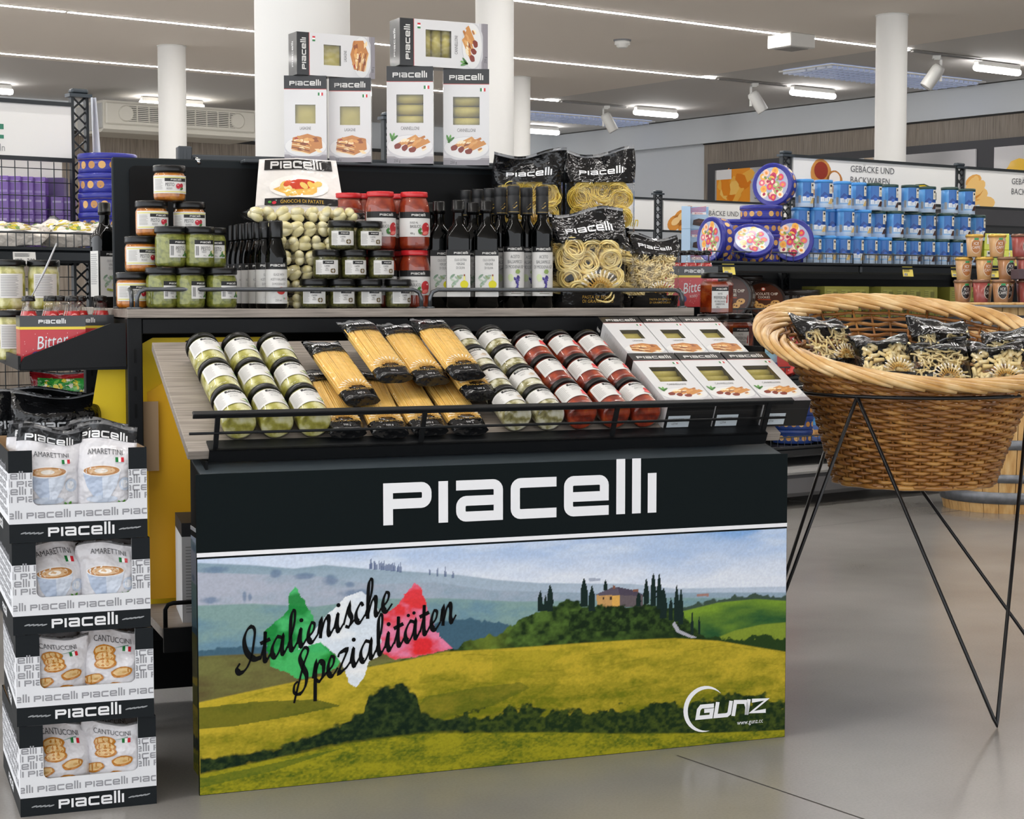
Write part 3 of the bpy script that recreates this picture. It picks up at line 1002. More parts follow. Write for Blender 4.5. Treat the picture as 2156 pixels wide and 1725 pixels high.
# ------------------------------------------------------------------ printed landscape
PXTL, PXTR, PXBL, PXBR = (417, 1176), (1663, 1117), (420, 1676), (1652, 1552)
def uv(x, y):
    u = (x - 417) / 1243.0
    yt = 1176 + (1117 - 1176) * u; yb = 1676 + (1552 - 1676) * u
    return u, (y - yt) / (yb - yt)
def landscape(nu, nv, u0=0., u1=1.):
    U, Vv = np.meshgrid(np.linspace(u0, u1, nu + 1), np.linspace(0, 1, nv + 1))
    A = 2.55
    X, Y = U * A, Vv
    img = np.zeros(U.shape + (3,))
    def mixc(mask, c):
        c = np.array(C(c)) if isinstance(c, str) else np.asarray(c)
        m = np.clip(mask, 0, 1)[..., None]
        img[:] = img * (1 - m) + c * m
    def grad(c0, c1, t):
        t = np.clip(t, 0, 1)[..., None]
        return np.array(C(c0)) * (1 - t) + np.array(C(c1)) * t
    def ridge(pts):
        q = [uv(*p) for p in pts]
        return np.interp(U, [a for a, b in q], [b for a, b in q])
    def below(r, soft=.006):
        return np.clip((Vv - r) / soft + .5, 0, 1)
    img[:] = grad('#8fb4e2', '#e2e8f3', Vv * 4.2 + .55 - U * .55 + (fbm(X * 3, Y * 9, 3) - .5) * .9)
    cl = np.clip((fbm(X * 4, Y * 16, 9) - .48) * 4, 0, 1) * np.clip(1.2 - Vv * 4, 0, 1)
    mixc(cl * .55, '#dfe8f5')
    n1 = fbm(X * 7, Y * 22, 5); n2 = fbm(X * 40, Y * 40, 6); n3 = fbm(X * 90, Y * 160, 7); n4 = fbm(X * 150, Y * 150, 77, 2)
    r = ridge([(417, 1183), (520, 1189), (600, 1197), (660, 1190), (745, 1199), (840, 1206), (930, 1213), (1010, 1224), (1100, 1231), (1300, 1233), (1400, 1243), (1660, 1238)])
    img[:] = img * (1 - below(r)[..., None]) + below(r)[..., None] * grad('#8fa6b4', '#c5d0e0', (Vv - r) * 3 + U * .9 + (n1 - .5) * .3)
    r = ridge([(417, 1203), (520, 1208), (640, 1213), (760, 1232), (880, 1228), (1000, 1246), (1200, 1252), (1660, 1250)])
    img[:] = img * (1 - below(r)[..., None]) + below(r)[..., None] * grad('#b5bac8', '#98acbc', U * 1.6 + (n1 - .5) * 1.0 + (n2 - .5) * .4)
    for (x, y, rx, ry) in ((565, 1207, 12, 9), (620, 1213, 22, 7), (670, 1222, 16, 12), (710, 1232, 10, 7), (720, 1250, 34, 9), (440, 1262, 20, 8), (505, 1257, 4, 12), (515, 1257, 4, 9), (450, 1198, 30, 8), (540, 1302, 30, 5), (660, 1330, 28, 7)):
        u, v = uv(x, y)
        d = ((U - u) * 1243 / rx) ** 2 + ((Vv - v) * 500 / ry) ** 2
        mixc(np.clip(1.3 - d + (n2 - .5), 0, 1) * .7, '#6d83a0')
    r = ridge([(417, 1273), (520, 1270), (640, 1278), (760, 1262), (900, 1262), (1050, 1270), (1200, 1268), (1300, 1262), (1660, 1262)])
    img[:] = img * (1 - below(r)[..., None]) + below(r)[..., None] * grad('#8aa6a4', '#7496a8', (Vv - r) * 4 + (n1 - .5) * 2.0 + (n2 - .5) * .6)
    for i in range(22):
        rg = random.Random(i)
        x = 748 + i * 3.6 + rg.random() * 3 if i < 18 else 870 + (i - 18) * 16
        u, v = uv(x, 1196 + (x - 748) * .12)
        hh_ = .022 + rg.random() * .02
        mixc((np.abs(U - u) < .0017 * np.clip((Vv - v + hh_) / hh_ * 1.6, 0, 1)) * (Vv > v - hh_) * (Vv < v + .006) * .75, '#5a6a8e')
    r = ridge([(417, 1366), (520, 1362), (620, 1358), (760, 1344), (880, 1312), (940, 1304), (1010, 1312), (1060, 1330), (1660, 1330)])
    mixc(below(r + (n2 - .5) * .03) * (U < .56), '#4b6a7c')
    r = ridge([(417, 1380), (520, 1376), (640, 1374), (760, 1372), (860, 1370), (1660, 1370)])
    img[:] = img * (1 - below(r)[..., None]) + below(r)[..., None] * grad('#7a7a49', '#5d4f36', (n1 - .3) * 1.7)
    # hill on the far side with its dark tree rim
    r = ridge([(417, 1400), (1380, 1300), (1440, 1278), (1520, 1262), (1590, 1254), (1665, 1258)])
    mixc(below(r + (n2 - .5) * .035) * (U > .79), '#46584c')
    r = ridge([(417, 1400), (1380, 1320), (1420, 1290), (1500, 1272), (1590, 1264), (1665, 1268)])
    img[:] = img * (1 - (below(r) * (U > .76))[..., None]) + (below(r) * (U > .76))[..., None] * grad('#7f9e3a', '#2f5a35', (Vv - r) * 7 + (n1 - .5) * 1.2)
    r = ridge([(417, 1500), (1480, 1352), (1540, 1330), (1600, 1318), (1665, 1312)])
    mixc(below(r) * (U > .82), '#86983a')
    r = ridge([(417, 1500), (1480, 1345), (1560, 1352), (1600, 1340), (1665, 1345)])
    mixc(below(r + (n2 - .5) * .05) * (U > .84), '#2c4420')
    # mound with the farmhouse
    r = ridge([(417, 1500), (900, 1375), (960, 1352), (1010, 1338), (1060, 1312), (1085, 1290), (1120, 1275), (1165, 1270), (1220, 1284), (1330, 1288), (1400, 1292), (1440, 1322), (1480, 1350), (1660, 1390)])
    b = below(r + (fbm(X * 22, Y * 22, 21) - .5) * .06)
    tree = np.clip((fbm(X * 30, Y * 34, 23) - .3) * 2.2, 0, 1)
    img[:] = img * (1 - b[..., None]) + b[..., None] * grad('#1d3119', '#5b7636', tree * np.clip(1.1 - (U - .5) * 2.4, .25, 1))
    u, v = uv(960, 1352)
    mixc(b * np.clip(1 - np.abs(U - .46) * 22, 0, 1) * .6, '#86963c')
    # farmhouse
    def polyfill(pts, c, fac=1.0):
        q = np.array([uv(*p) for p in pts])
        ins = np.zeros(U.shape, bool)
        j = len(q) - 1
        for i in range(len(q)):
            (xi, yi), (xj, yj) = q[i], q[j]
            cond = ((yi > Vv) != (yj > Vv)) & (U < (xj - xi) * (Vv - yi) / (yj - yi + 1e-12) + xi)
            ins ^= cond
            j = i
        mixc(ins * fac, c)
    polyfill([(1224, 1255), (1276, 1252), (1276, 1281), (1226, 1283)], '#c9a06a')
    polyfill([(1258, 1255), (1276, 1252), (1276, 1281), (1258, 1280)], '#e0b163')
    polyfill([(1276, 1252), (1328, 1256), (1328, 1281), (1276, 1281)], '#6e6468')
    polyfill([(1219, 1257), (1262, 1239), (1276, 1240), (1278, 1257)], '#665e6b')
    polyfill([(1270, 1239), (1310, 1247), (1332, 1258), (1276, 1257)], '#574f5e')
    for x in (1240, 1256):
        polyfill([(x - 2, 1260), (x + 2, 1260), (x + 2, 1266), (x - 2, 1266)], '#4b3a30')
    polyfill([(1260, 1236), (1266, 1236), (1266, 1243), (1260, 1243)], '#8a6050')
    polyfill([(1306, 1244), (1318, 1243), (1318, 1250), (1306, 1250)], '#8a6050')
    polyfill([(1450, 1254), (1478, 1252), (1478, 1259), (1450, 1259)], '#a9857c')
    polyfill([(1206, 1221), (1232, 1221), (1232, 1227), (1206, 1227)], '#aeb6c6')
    rb_ = ridge([(417, 1500), (1180, 1290), (1200, 1282), (1240, 1277), (1290, 1279), (1340, 1276), (1400, 1284), (1430, 1310), (1660, 1500)])
    bb_ = below(rb_ + (fbm(X * 40, Y * 40, 91) - .5) * .03) * (1 - below(ridge([(417, 1330), (1660, 1330)]))) * (U > .6) * (U < .82)
    img[:] = img * (1 - bb_[..., None]) + bb_[..., None] * grad('#1a2c17', '#4c6630', (fbm(X * 60, Y * 60, 93) - .35) * 1.8)
    for (x, yt, yb, w) in ((1102, 1247, 1290, 6), (1113, 1256, 1290, 4), (1123, 1235, 1290, 7), (1197, 1221, 1280, 8), (1214, 1237, 1290, 7), (1244, 1224, 1246, 4), (1335, 1222, 1275, 6), (1351, 1211, 1280, 7), (1364, 1212, 1285, 6), (1374, 1242, 1305, 8), (1391, 1262, 1310, 5), (1404, 1235, 1312, 6), (1414, 1245, 1318, 6), (1440, 1288, 1340, 3), (1456, 1302, 1338, 3), (1318, 1250, 1280, 6)):
        ua, va = uv(x, yt); ub, vb = uv(x, yb)
        k = np.clip((Vv - va) / (vb - va), 0, 1)
        ww = w / 1243 * np.sin(np.clip(k * 1.15 + .06, 0, 1) * math.pi * .62) * (1 + (n2 - .5) * .6)
        mixc((np.abs(U - ua) < ww) * (Vv > va) * (Vv < vb), '#1d2f2b')
    polyfill([(1394, 1318), (1400, 1312), (1412, 1330), (1450, 1345), (1436, 1346), (1405, 1335)], '#b5b5bd')
    # wheat fields
    r = ridge([(417, 1478), (520, 1454), (620, 1432), (720, 1411), (830, 1391), (900, 1375), (1000, 1370), (1100, 1364), (1200, 1357), (1300, 1351), (1400, 1347), (1500, 1352), (1600, 1366), (1660, 1374)])
    b = below(r)
    f = (Vv - r) * 2.2 + (n1 - .5) * 1.3 + (n3 - .5) * .55
    img[:] = img * (1 - b[..., None]) + b[..., None] * grad('#c3ad3c', '#767a1e', f + .12 + (n2 - .5) * .5 + np.clip(.25 - U, 0, 1) * -.6)
    tracks = np.abs(((Vv - r) * 46 + np.sin(X * 3.1) * 2.2 + fbm(X * 2, Y * 3, 31) * 3) % 3 - 1.5)
    mixc(b * np.clip(.16 - tracks, 0, 1) * 2.6 * (n1 > .5), '#6f6d1c')
    polyfill([(417, 1490), (520, 1478), (640, 1474), (690, 1488), (600, 1508), (490, 1528), (417, 1535)], '#4c5a22', .75)
    polyfill([(860, 1470), (960, 1452), (1060, 1440), (1080, 1452), (1000, 1490), (880, 1520), (840, 1500)], '#5c6522', .55)
    polyfill([(1000, 1375), (1100, 1372), (1170, 1376), (1080, 1425), (1000, 1450)], '#8d8e24', .3)
    # hedges
    hb = fbm(X * 26, Y * 30, 41); hb2 = fbm(X * 60, Y * 66, 43)
    def hedge(top, bot, c0, c1, rough=.07):
        rt, rb = ridge(top), ridge(bot)
        m = below(rt + (hb - .5) * rough, .012) * (1 - below(rb + (hb - .5) * .02, .02))
        ends = (U > uv(*top[0])[0]) * (U < uv(*top[-1])[0])
        c = grad(c0, c1, (hb2 - .35) * 1.7)
        m = (m * ends)[..., None]
        img[:] = img * (1 - m) + c * m
    hedge([(940, 1510), (1000, 1505), (1060, 1488), (1120, 1505), (1240, 1500), (1300, 1496), (1400, 1480), (1440, 1487), (1520, 1470), (1540, 1460), (1580, 1475), (1612, 1462), (1625, 1480), (1663, 1485)], [(940, 1548), (1663, 1548)], '#1f331a', '#566427', .09)
    hedge([(417, 1602), (470, 1592), (560, 1580), (610, 1555), (650, 1540), (690, 1528), (735, 1500), (746, 1462), (780, 1446), (815, 1446), (840, 1462), (852, 1500), (880, 1520), (950, 1512)], [(417, 1632), (560, 1600), (700, 1568), (850, 1548), (950, 1545)], '#14281a', '#45562b', .05)
    r = ridge([(417, 1632), (550, 1602), (700, 1570), (850, 1549), (1000, 1548), (1150, 1547), (1300, 1550), (1500, 1546), (1663, 1538)])
    b = below(r)
    img[:] = img * (1 - b[..., None]) + b[..., None] * grad('#a09a2a', '#55661f', (n1 - .3) * 1.6 + (n3 - .5) * 1.3 + (n2 - .5) * .6)
    polyfill([(417, 1640), (520, 1618), (700, 1576), (560, 1625), (417, 1660)], '#4d6526', .6)
    # painted map in three colours
    def blot(pts, cs, seed, edge):
        q = np.array([uv(*p) for p in pts])
        jx = (fbm(X * 60, Y * 60, seed) - .5) * edge; jy = (fbm(X * 60, Y * 60, seed + 5) - .5) * edge * 2.5
        ins = np.zeros(U.shape, bool)
        j = len(q) - 1
        Uj, Vj = U + jx, Vv + jy
        for i in range(len(q)):
            (xi, yi), (xj, yj) = q[i], q[j]
            ins ^= ((yi > Vj) != (yj > Vj)) & (Uj < (xj - xi) * (Vj - yi) / (yj - yi + 1e-12) + xi)
            j = i
        t = fbm(X * 9, Y * 14, seed + 9)
        c = grad(cs[0], cs[1], (t - .42) * 5)
        m = ins[..., None] * .93
        img[:] = img * (1 - m) + c * m
    blot([(590, 1248), (602, 1236), (618, 1262), (635, 1295), (640, 1330), (690, 1395), (680, 1410), (612, 1431), (590, 1420), (553, 1402), (540, 1330), (575, 1300), (588, 1285)], ('#0f8a35', '#4fbf6f'), 61, .006)
    blot([(606, 1368), (660, 1300), (700, 1258), (730, 1246), (755, 1262), (772, 1300), (772, 1380), (745, 1395), (736, 1430), (718, 1450), (706, 1440), (696, 1405), (680, 1380), (650, 1352)], ('#e3ebf4', '#f2f5f9'), 71, .004)
    blot([(772, 1295), (800, 1280), (838, 1228), (852, 1240), (868, 1290), (880, 1330), (916, 1368), (860, 1382), (800, 1392), (770, 1376)], ('#e8343a', '#f08cae'), 81, .006)
    img = np.clip(img, 0, 1)
    g = img.mean(-1, keepdims=True)
    img = np.clip(g + (img - g) * 1.02, 0, 1)
    return np.clip(img ** 1.08 * 1.1 * (1 + (n4 - .5)[..., None] * .22), 0, 1)

def landscape_mesh(name, w, h, nu, nv, u0=0., u1=1.):
    img = landscape(nu, nv, u0, u1)
    xs = np.linspace(0, w, nu + 1); zs = np.linspace(h, 0, nv + 1)
    X, Z = np.meshgrid(xs, zs)
    co = np.stack([X.ravel(), np.zeros(X.size), Z.ravel()], 1)
    idx = np.arange((nu + 1) * (nv + 1)).reshape(nv + 1, nu + 1)
    F = np.stack([idx[1:, :-1], idx[1:, 1:], idx[:-1, 1:], idx[:-1, :-1]], -1).reshape(-1, 4)
    me = bpy.data.meshes.new(name)
    me.vertices.add(len(co)); me.vertices.foreach_set('co', co.astype(np.float32).ravel())
    me.loops.add(F.size); me.loops.foreach_set('vertex_index', F.astype(np.int32).ravel())
    me.polygons.add(len(F)); me.polygons.foreach_set('loop_start', np.arange(0, F.size, 4, dtype=np.int32))
    me.update(calc_edges=True)
    at = me.color_attributes.new('Col', 'FLOAT_COLOR', 'POINT')
    cols = np.ones((len(co), 4), np.float32); cols[:, :3] = img.reshape(-1, 3)
    at.data.foreach_set('color', cols.ravel())
    me.materials.append(SATIN)
    return me

# cursive lettering drawn with a broad nib
CUR = {
    'i': (.62, [[(0, .2), (.22, .95), (.2, .3), (.33, 0), (.62, .28)]]),
    't': (.66, [[(0, .2), (.26, .95), (.3, 1.55), (.26, .3), (.4, 0), (.66, .28)], [(-.02, 1.02), (.62, 1.06)]]),
    'a': (1.08, [[(.74, .86), (.42, 1.0), (.12, .62), (.12, .2), (.34, 0), (.62, .35), (.78, .98), (.74, .22), (.86, 0), (1.08, .28)]]),
    'l': (.62, [[(0, .2), (.38, 1.2), (.46, 1.9), (.33, 2.06), (.2, 1.65), (.2, .35), (.34, 0), (.62, .28)]]),
    'e': (.74, [[(0, .28), (.4, .52), (.5, .88), (.3, 1.0), (.12, .6), (.16, .18), (.4, 0), (.74, .28)]]),
    'n': (1.06, [[(0, .28), (.14, .95), (.2, .6), (.16, 0)], [(.16, .1), (.4, .8), (.6, 1.0), (.7, .75), (.68, .25), (.8, 0), (1.06, .28)]]),
    's': (.72, [[(0, .2), (.32, 1.1), (.38, .75), (.52, .35), (.36, 0), (.12, .1)], [(.36, 0), (.72, .25)]]),
    'c': (.7, [[(.56, .8), (.4, 1.0), (.12, .62), (.14, .2), (.38, 0), (.7, .28)]]),
    'h': (1.08, [[(0, .2), (.38, 1.2), (.46, 1.9), (.33, 2.06), (.2, 1.65), (.18, 0)], [(.18, .1), (.42, .8), (.62, 1.0), (.72, .75), (.7, .25), (.82, 0), (1.08, .28)]]),
    'p': (.9, [[(0, .3), (.2, 1.05), (.16, 0), (.14, -.95)], [(.18, .55), (.42, 1.0), (.7, .8), (.66, .25), (.42, 0), (.2, .18)], [(.45, .0), (.9, .28)]]),
    'z': (.8, [[(.02, .82), (.14, 1.0), (.6, .95), (.06, .04), (.5, .06), (.8, .28)]]),
    'I': (.8, [[(-.5, .42), (-.68, .2), (-.5, -.08), (-.1, .0), (.22, .5), (.36, 1.2), (.42, 1.8), (.24, 2.1), (-.06, 2.02), (-.24, 1.65), (-.2, 1.2), (.0, .75), (.4, .35), (.8, .28)]]),
    'S': (.9, [[(-.32, -.55), (-.1, .1), (.3, 1.2), (.62, 1.85), (.4, 2.1), (.1, 1.75), (.25, 1.2), (.5, .6), (.4, .05), (.05, -.2), (-.3, .0), (-.28, .38), (-.05, .5)]]),
}
def catmull(P, n=6):
    P = [np.array(p, float) for p in P]
    Q = [2 * P[0] - P[1]] + P + [2 * P[-1] - P[-2]]
    out = []
    for i in range(1, len(Q) - 2):
        for k in range(n):
            t = k / n
            out.append(.5 * ((2 * Q[i]) + (-Q[i - 1] + Q[i + 1]) * t + (2 * Q[i - 1] - 5 * Q[i] + 4 * Q[i + 1] - Q[i + 2]) * t * t + (-Q[i - 1] + 3 * Q[i] - 3 * Q[i + 1] + Q[i + 2]) * t ** 3))
    out.append(P[-1])
    return out
def cursive(pr, word, x, y, s, rot, col, L, slant=.36):
    cr, sr = math.cos(rot), math.sin(rot)
    def tr(p):
        X, Y = (p[0] * .93 + slant * p[1]) * s, p[1] * s
        return (x + X * cr - Y * sr, y + X * sr + Y * cr)
    pen = 0.0
    for ch in word:
        g = {'ä': 'a'}.get(ch, ch)
        adv, strokes = CUR[g]
        for st in strokes:
            pts = catmull([(a + pen, b) for a, b in st], 6)
            w = []
            for i in range(len(pts)):
                d = pts[min(i + 1, len(pts) - 1)] - pts[max(i - 1, 0)]
                a = math.atan2(d[1], d[0] + slant * d[1])
                w.append(s * (.10 + .26 * abs(math.sin(a - math.radians(38))) ** 1.5 * (1 if math.sin(a) < .2 else .35)))
            for q in ribbon([tr(p) for p in pts], w):
                pr.poly(q, col, L)
        if ch == 'i':
            a = tr((pen + .26, 1.38)); pr.ell(a[0], a[1], s * .12, s * .12, col, L, 10)
        if ch == 'ä':
            for dx in (.3, .68):
                a = tr((pen + dx, 1.38)); pr.ell(a[0], a[1], s * .1, s * .1, col, L, 10)
        pen += adv

PWID, PHEI, LTOP = 1.3335, .6475, .478
ad = empty('advertising_board', 'wide printed board with white word mark above a tuscan hill landscape', 'advertising board', DM(0, 0, 0))
mb = MB().box((0, 0, 0), (PWID, .006, PHEI), C('#0a1416'))
link('board', mb.mesh('board', SATIN), ad, None, 'black cardboard panel')
link('landscape_print', landscape_mesh('landscape_print', PWID - .002, LTOP - .001, 720, 264), ad, T(.001, -.0008, .001), 'printed hills with cypresses and a farmhouse')
mb = MB()
Print().rect(0, LTOP + .004, PWID, LTOP + .0125, C('#fbfcff'), 1).apply(mb, map_front(0), 0, .0008)
link('white_stripe', mb.mesh('white_stripe', SATIN), ad)
mb = MB()
Print().logo(.697, .572, .622, C('#fbfcff'), 1).apply(mb, map_front(0), 0, .001)
link('word_mark_lettering', mb.mesh('word_mark_lettering', SATIN), ad, None, 'white squared lettering PIacelli')
mb = MB(); pr = Print()
cursive(pr, 'Italienische', .100, .252, .0365, math.radians(18.5), C('#08090a'), 1)
cursive(pr, 'Spezialitäten', .205, .198, .037, math.radians(20), C('#08090a'), 1)
pr.apply(mb, map_front(0), 0, .002)
link('script_lettering', mb.mesh('script_lettering', SATIN), ad, None, 'black handwritten lettering Italienische Spezialitäten')
# GUNZ emblem: crescent and slanted capitals
mb = MB(); pr = Print(); WC = C('#fbfcff')
co, ci = [], []
cxm, czm, R = 1.128, .082, .052
for i in range(25):
    a = math.radians(38 + (285 - 38) * i / 24)
    w = .011 * math.sin(math.pi * i / 24) ** .8
    co.append((cxm + R * math.cos(a), czm + R * math.sin(a))); ci.append((cxm + (R - w) * math.cos(a), czm + (R - w) * math.sin(a)))
for i in range(24):
    pr.poly([co[i], co[i + 1], ci[i + 1], ci[i]], WC, 1)
def slant(P, x):
    return [(x - .031 + a * .032 + b * .006, .060 + b * .035) for a, b in P]
LT = .2
for x, st in ((1.138, [[(1.25, .8), (.25, .8), (.1, .6), (.1, .1), (1.15, .1), (1.15, .5), (.55, .5)]]), (1.183, [[(.1, 1), (.1, .1), (1.0, .1), (1.15, .2), (1.15, 1)]]),
              (1.228, [[(.1, 0), (.1, .9), (.9, .85), (1.1, .5), (1.15, 0)], [(1.15, 0), (1.15, 1)]]), (1.273, [[(.0, .88), (1.2, .88), (.1, .14), (1.25, .14)]])):
    for s_ in st:
        for q in ribbon(slant(s_, x), .0092):
            pr.poly(q, WC, 1)
pr.text('www.gunz.cc', 1.243, .044, .0105, WC, 1, .85)
pr.apply(mb, map_front(0), 0, .002)
link('emblem_lettering', mb.mesh('emblem_lettering', SATIN), ad, None, 'white crescent with GUNZ and web address')
link('top_flap', MB().prism([(0.006, PHEI - .004), (.006, PHEI), (.1, PHEI + .022), (.1, PHEI + .018)], .01, 1.32, axis='x').mesh('top_flap', mat('flap_card', '#3d464c', .45)), ad)
# side board
sb = empty('side_board', 'narrow printed side board half hidden behind the advertising board', 'advertising board', DM(.03, .03, 0, math.pi / 2))
link('board', MB().box((-.0, 0, 0), (.17, .005, .67), C('#0c0e10')).mesh('board', SATIN), sb)
link('landscape_print', landscape_mesh('side_print', .168, .5, 60, 160, .0, .14), sb, Matrix.Translation((.169, .0058, 0.001)) @ Matrix.Rotation(math.pi, 4, 'Z'))
link('white_stripe', MB().box((0, .0045, .513), (.17, .0062, .521), C('#e8ebf2')).mesh('white_stripe', SATIN), sb)
# ------------------------------------------------------------------ product builders
WL, BK, GT = C('#d9d8d5'), C('#121315'), C('#4a4a4c')
def S_(px, t):
    """position along the rack of a spot seen in column px, t behind the rack front"""
    k = (px - CX) / FPX
    return (k * (D0[1] + t * DV[1]) - (D0[0] + t * DV[0])) / (DU[0] - k * DU[1])

def lid_mesh(r, h, m, rim=.0006):
    prof = [(r * .97, -.001), (r, 0), (r + rim, h * .25), (r, h * .5), (r, h * .85), (r * .96, h), (r * .8, h - .0008), (0.0005, h - .0008)]
    return MB().lathe(prof, 28).mesh('lid', m)
def glass_mesh(prof, m=None):
    return MB().lathe(prof, 28, capt=False).mesh('glass', m or GLASS)
def fill_mesh(prof, m):
    return MB().lathe(prof, 26).mesh('contents', m)
def label_mesh(r, z0, z1, arcw, pr, m=None, bg=WL):
    """paper wrapped round a jar: arcw = half width along the arc"""
    mb = MB()
    n = max(8, int(arcw / r * 14))
    f = map_cyl(r)
    mb.grid(lambda u, v: f(-arcw + 2 * arcw * u, z0 + (z1 - z0) * v, .0001), n, 1, bg)
    pr.apply(mb, f, 0, .0004, False, (.006, 0))
    return mb.mesh('label', m or PAPER)

def jar_proto(R, H, fillm, lidm, pr, lz, arcw, neck=.86, fillz=.8, lidh=.014, bg=WL, cut=.1, glassm=None):
    zs = H - lidh
    outer = [(R * .86, 0), (R * .97, .004), (R, .012), (R, zs * (1 - cut - .06)), (R * .96, zs * (1 - cut)), (R * neck, zs * .965), (R * neck, zs)]
    fz = H * fillz
    inner = [(R * .8, .003), (R * .93, .007), (R * .965, .014)]
    lim = zs * (1 - cut - .06)
    if fz > lim:
        inner += [(R * .965, lim), (R * .92, min(fz, zs * (1 - cut)))]
    if fz > zs * (1 - cut):
        inner += [(R * neck * .95, fz)]
    inner.append((.001, fz if fz > lim else fz))
    if fz <= lim:
        inner.insert(-1, (R * .965, fz))
    return [('glass', glass_mesh(outer, glassm), None), ('contents', fill_mesh(inner, fillm), None), ('lid', lid_mesh(R * neck + .0035, lidh + .001, lidm), T(0, 0, zs)), ('label', label_mesh(R, lz[0] * H, lz[1] * H, arcw, pr, None, bg), None)]

ROSSO = noise_mat('red_pesto', ['#a4560f', '#cf7c1e', '#e29a3c'], 90, .45, coat=.0, bump=.3)
VERDE = noise_mat('green_pesto', ['#565c1a', '#7c812a', '#9a9a48'], 110, .45, bump=.3)
ARTI = noise_mat('artichokes_in_oil', ['#77722a', '#b0a94a', '#ddd79a', '#ece8c4'], 32, .35, detail=3, bump=.4, bdist=.004, pos=[.3, .45, .56, .68])
MUSH = noise_mat('mushrooms_in_oil', ['#5d552c', '#a09763', '#dcd6ba', '#ece8da'], 45, .35, detail=3, bump=.4, bdist=.004, pos=[.32, .45, .56, .68])
TOMA = noise_mat('dried_tomatoes_in_oil', ['#3a0f06', '#7e2410', '#b0401c', '#c56a2a'], 34, .3, detail=4, bump=.4, bdist=.004, pos=[.3, .45, .6, .75])
SUGO = noise_mat('tomato_sauce', ['#741f0c', '#932e12', '#a8421c'], 60, .4)
CAPER = noise_mat('capers', ['#2c2c14', '#55552a', '#7a7640'], 170, .4, kind='noise', bump=.5)
PEPPER = noise_mat('peppers_in_brine', ['#4a1206', '#8a2c0c', '#b8591e'], 26, .2, detail=4)

def pesto_label(kind, R, H):
    pr = Print()
    z0, z1 = .25 * H, .68 * H
    if kind == 'rosso':
        for a, b in ((z0, z0 + .0025), (z1 - .0025, z1)):
            pr.rect(-.048, a, .048, b, C('#d9d27a'), 1, 14)
        pr.lines(-.043, z0 + .006, -.018, z1 - .005, 9, C('#a8a6a2'), 1)
        pr.rect(-.015, z1 - .0105, .044, z1 - .003, BK, 1, 10).logo(.012, z1 - .0068, .026, WL, 2)
        pr.text('PESTO', -.003, z0 + .018, .0085, GT, 2, .62).text('ROSSO', -.004, z0 + .0088, .0048, C('#77777a'), 2, .62)
        pr.ell(.017, z0 + .0142, .0062, .0062, C('#c22338'), 2, 14).ell(.026, z0 + .0155, .005, .0055, C('#a81d2e'), 2, 12).ell(.026, z0 + .0085, .005, .003, C('#3f6b2c'), 3, 9, .5).ell(.0155, z0 + .0165, .002, .0015, C('#f0b0b0'), 4, 8)
    else:
        pr.rect(-.014, z1 - .010, .036, z1, BK, 1, 9).logo(.012, z1 - .0055, .026, WL, 2)
        pr.barcode(-.012, z0 + .005, -.004, z1 - .014, 1, 7)
        pr.text('PESTO', .012, z1 - .0195, .0095, GT, 2, .62).text('VERDE', .007, z1 - .0275, .0045, C('#77777a'), 2, .62).text('190 g', .009, z0 + .0045, .003, GT, 2, .8)
        for i, (dx, dz, ro) in enumerate(((.022, .006, .5), (.028, .008, 2.3), (.025, .011, 1.4), (.030, .005, .2))):
            pr.ell(dx, z0 + dz, .0055, .0023, C(('#4f7a3c', '#3d6a33')[i % 2]), 3, 9, ro)
        pr.ell(.03, z0 + .013, .007, .004, C('#ddcf9e'), 2, 8, .4)
    return pr
P_ROSSO = jar_proto(.038, .083, ROSSO, BLACKLID, pesto_label('rosso', .038, .083), (.22, .72), .052, .9, .80)
_vl = pesto_label('verde', .0365, .094)
P_VERDE = jar_proto(.0365, .094, VERDE, BLACKLID, _vl, (.0, .0), .02, .92, .82)
def verde_label():
    mb = MB(); f = map_cyl(.0365); H = .094
    mb.grid(lambda u, v: f(-.014 + .05 * u, (.25 + .43 * v) * H, .0001), 9, 1, WL)
    _vl.apply(mb, f, 0, .0004, False, (.006, 0))
    return mb.mesh('label', PAPER)
P_VERDE[3] = ('label', verde_label(), None)

def z_deck(px, t, z, rz=0.):
    return DM(S_(px, t), t, z, rz)
gp = 'pesto jars piled on the top board'
for px, t, lv, rz, lab in ((281, .64, 0, .1, 'jar of orange red pesto at the bottom of the pile, behind the rail end'), (300, .66, 1, .15, 'jar of orange red pesto in the second row beside green pesto'),
                           (354, .69, 0, 0, 'jar of orange red pesto hidden at the foot of the pile'), (427, .69, 0, 0, 'jar of orange red pesto hidden at the foot, nearest the glaze bottles'), (376, .69, 1, 0, 'jar of orange red pesto hidden in the second row of the pile'), (440, .70, 1, 0, 'jar of orange red pesto in the second row, behind green pesto'),
                           (323, .675, 2, .15, 'jar of orange red pesto in the third row, nearer the board edge'), (402, .69, 2, -.12, 'jar of orange red pesto in the third row, nearer the glaze bottles'), (361, .682, 3, -.05, 'jar of orange red pesto on the very top of the pile')):
    stamp(P_ROSSO, 'pesto_jar', lab, 'jar', z_deck(px, t, DECK + lv * .0832, rz), gp)
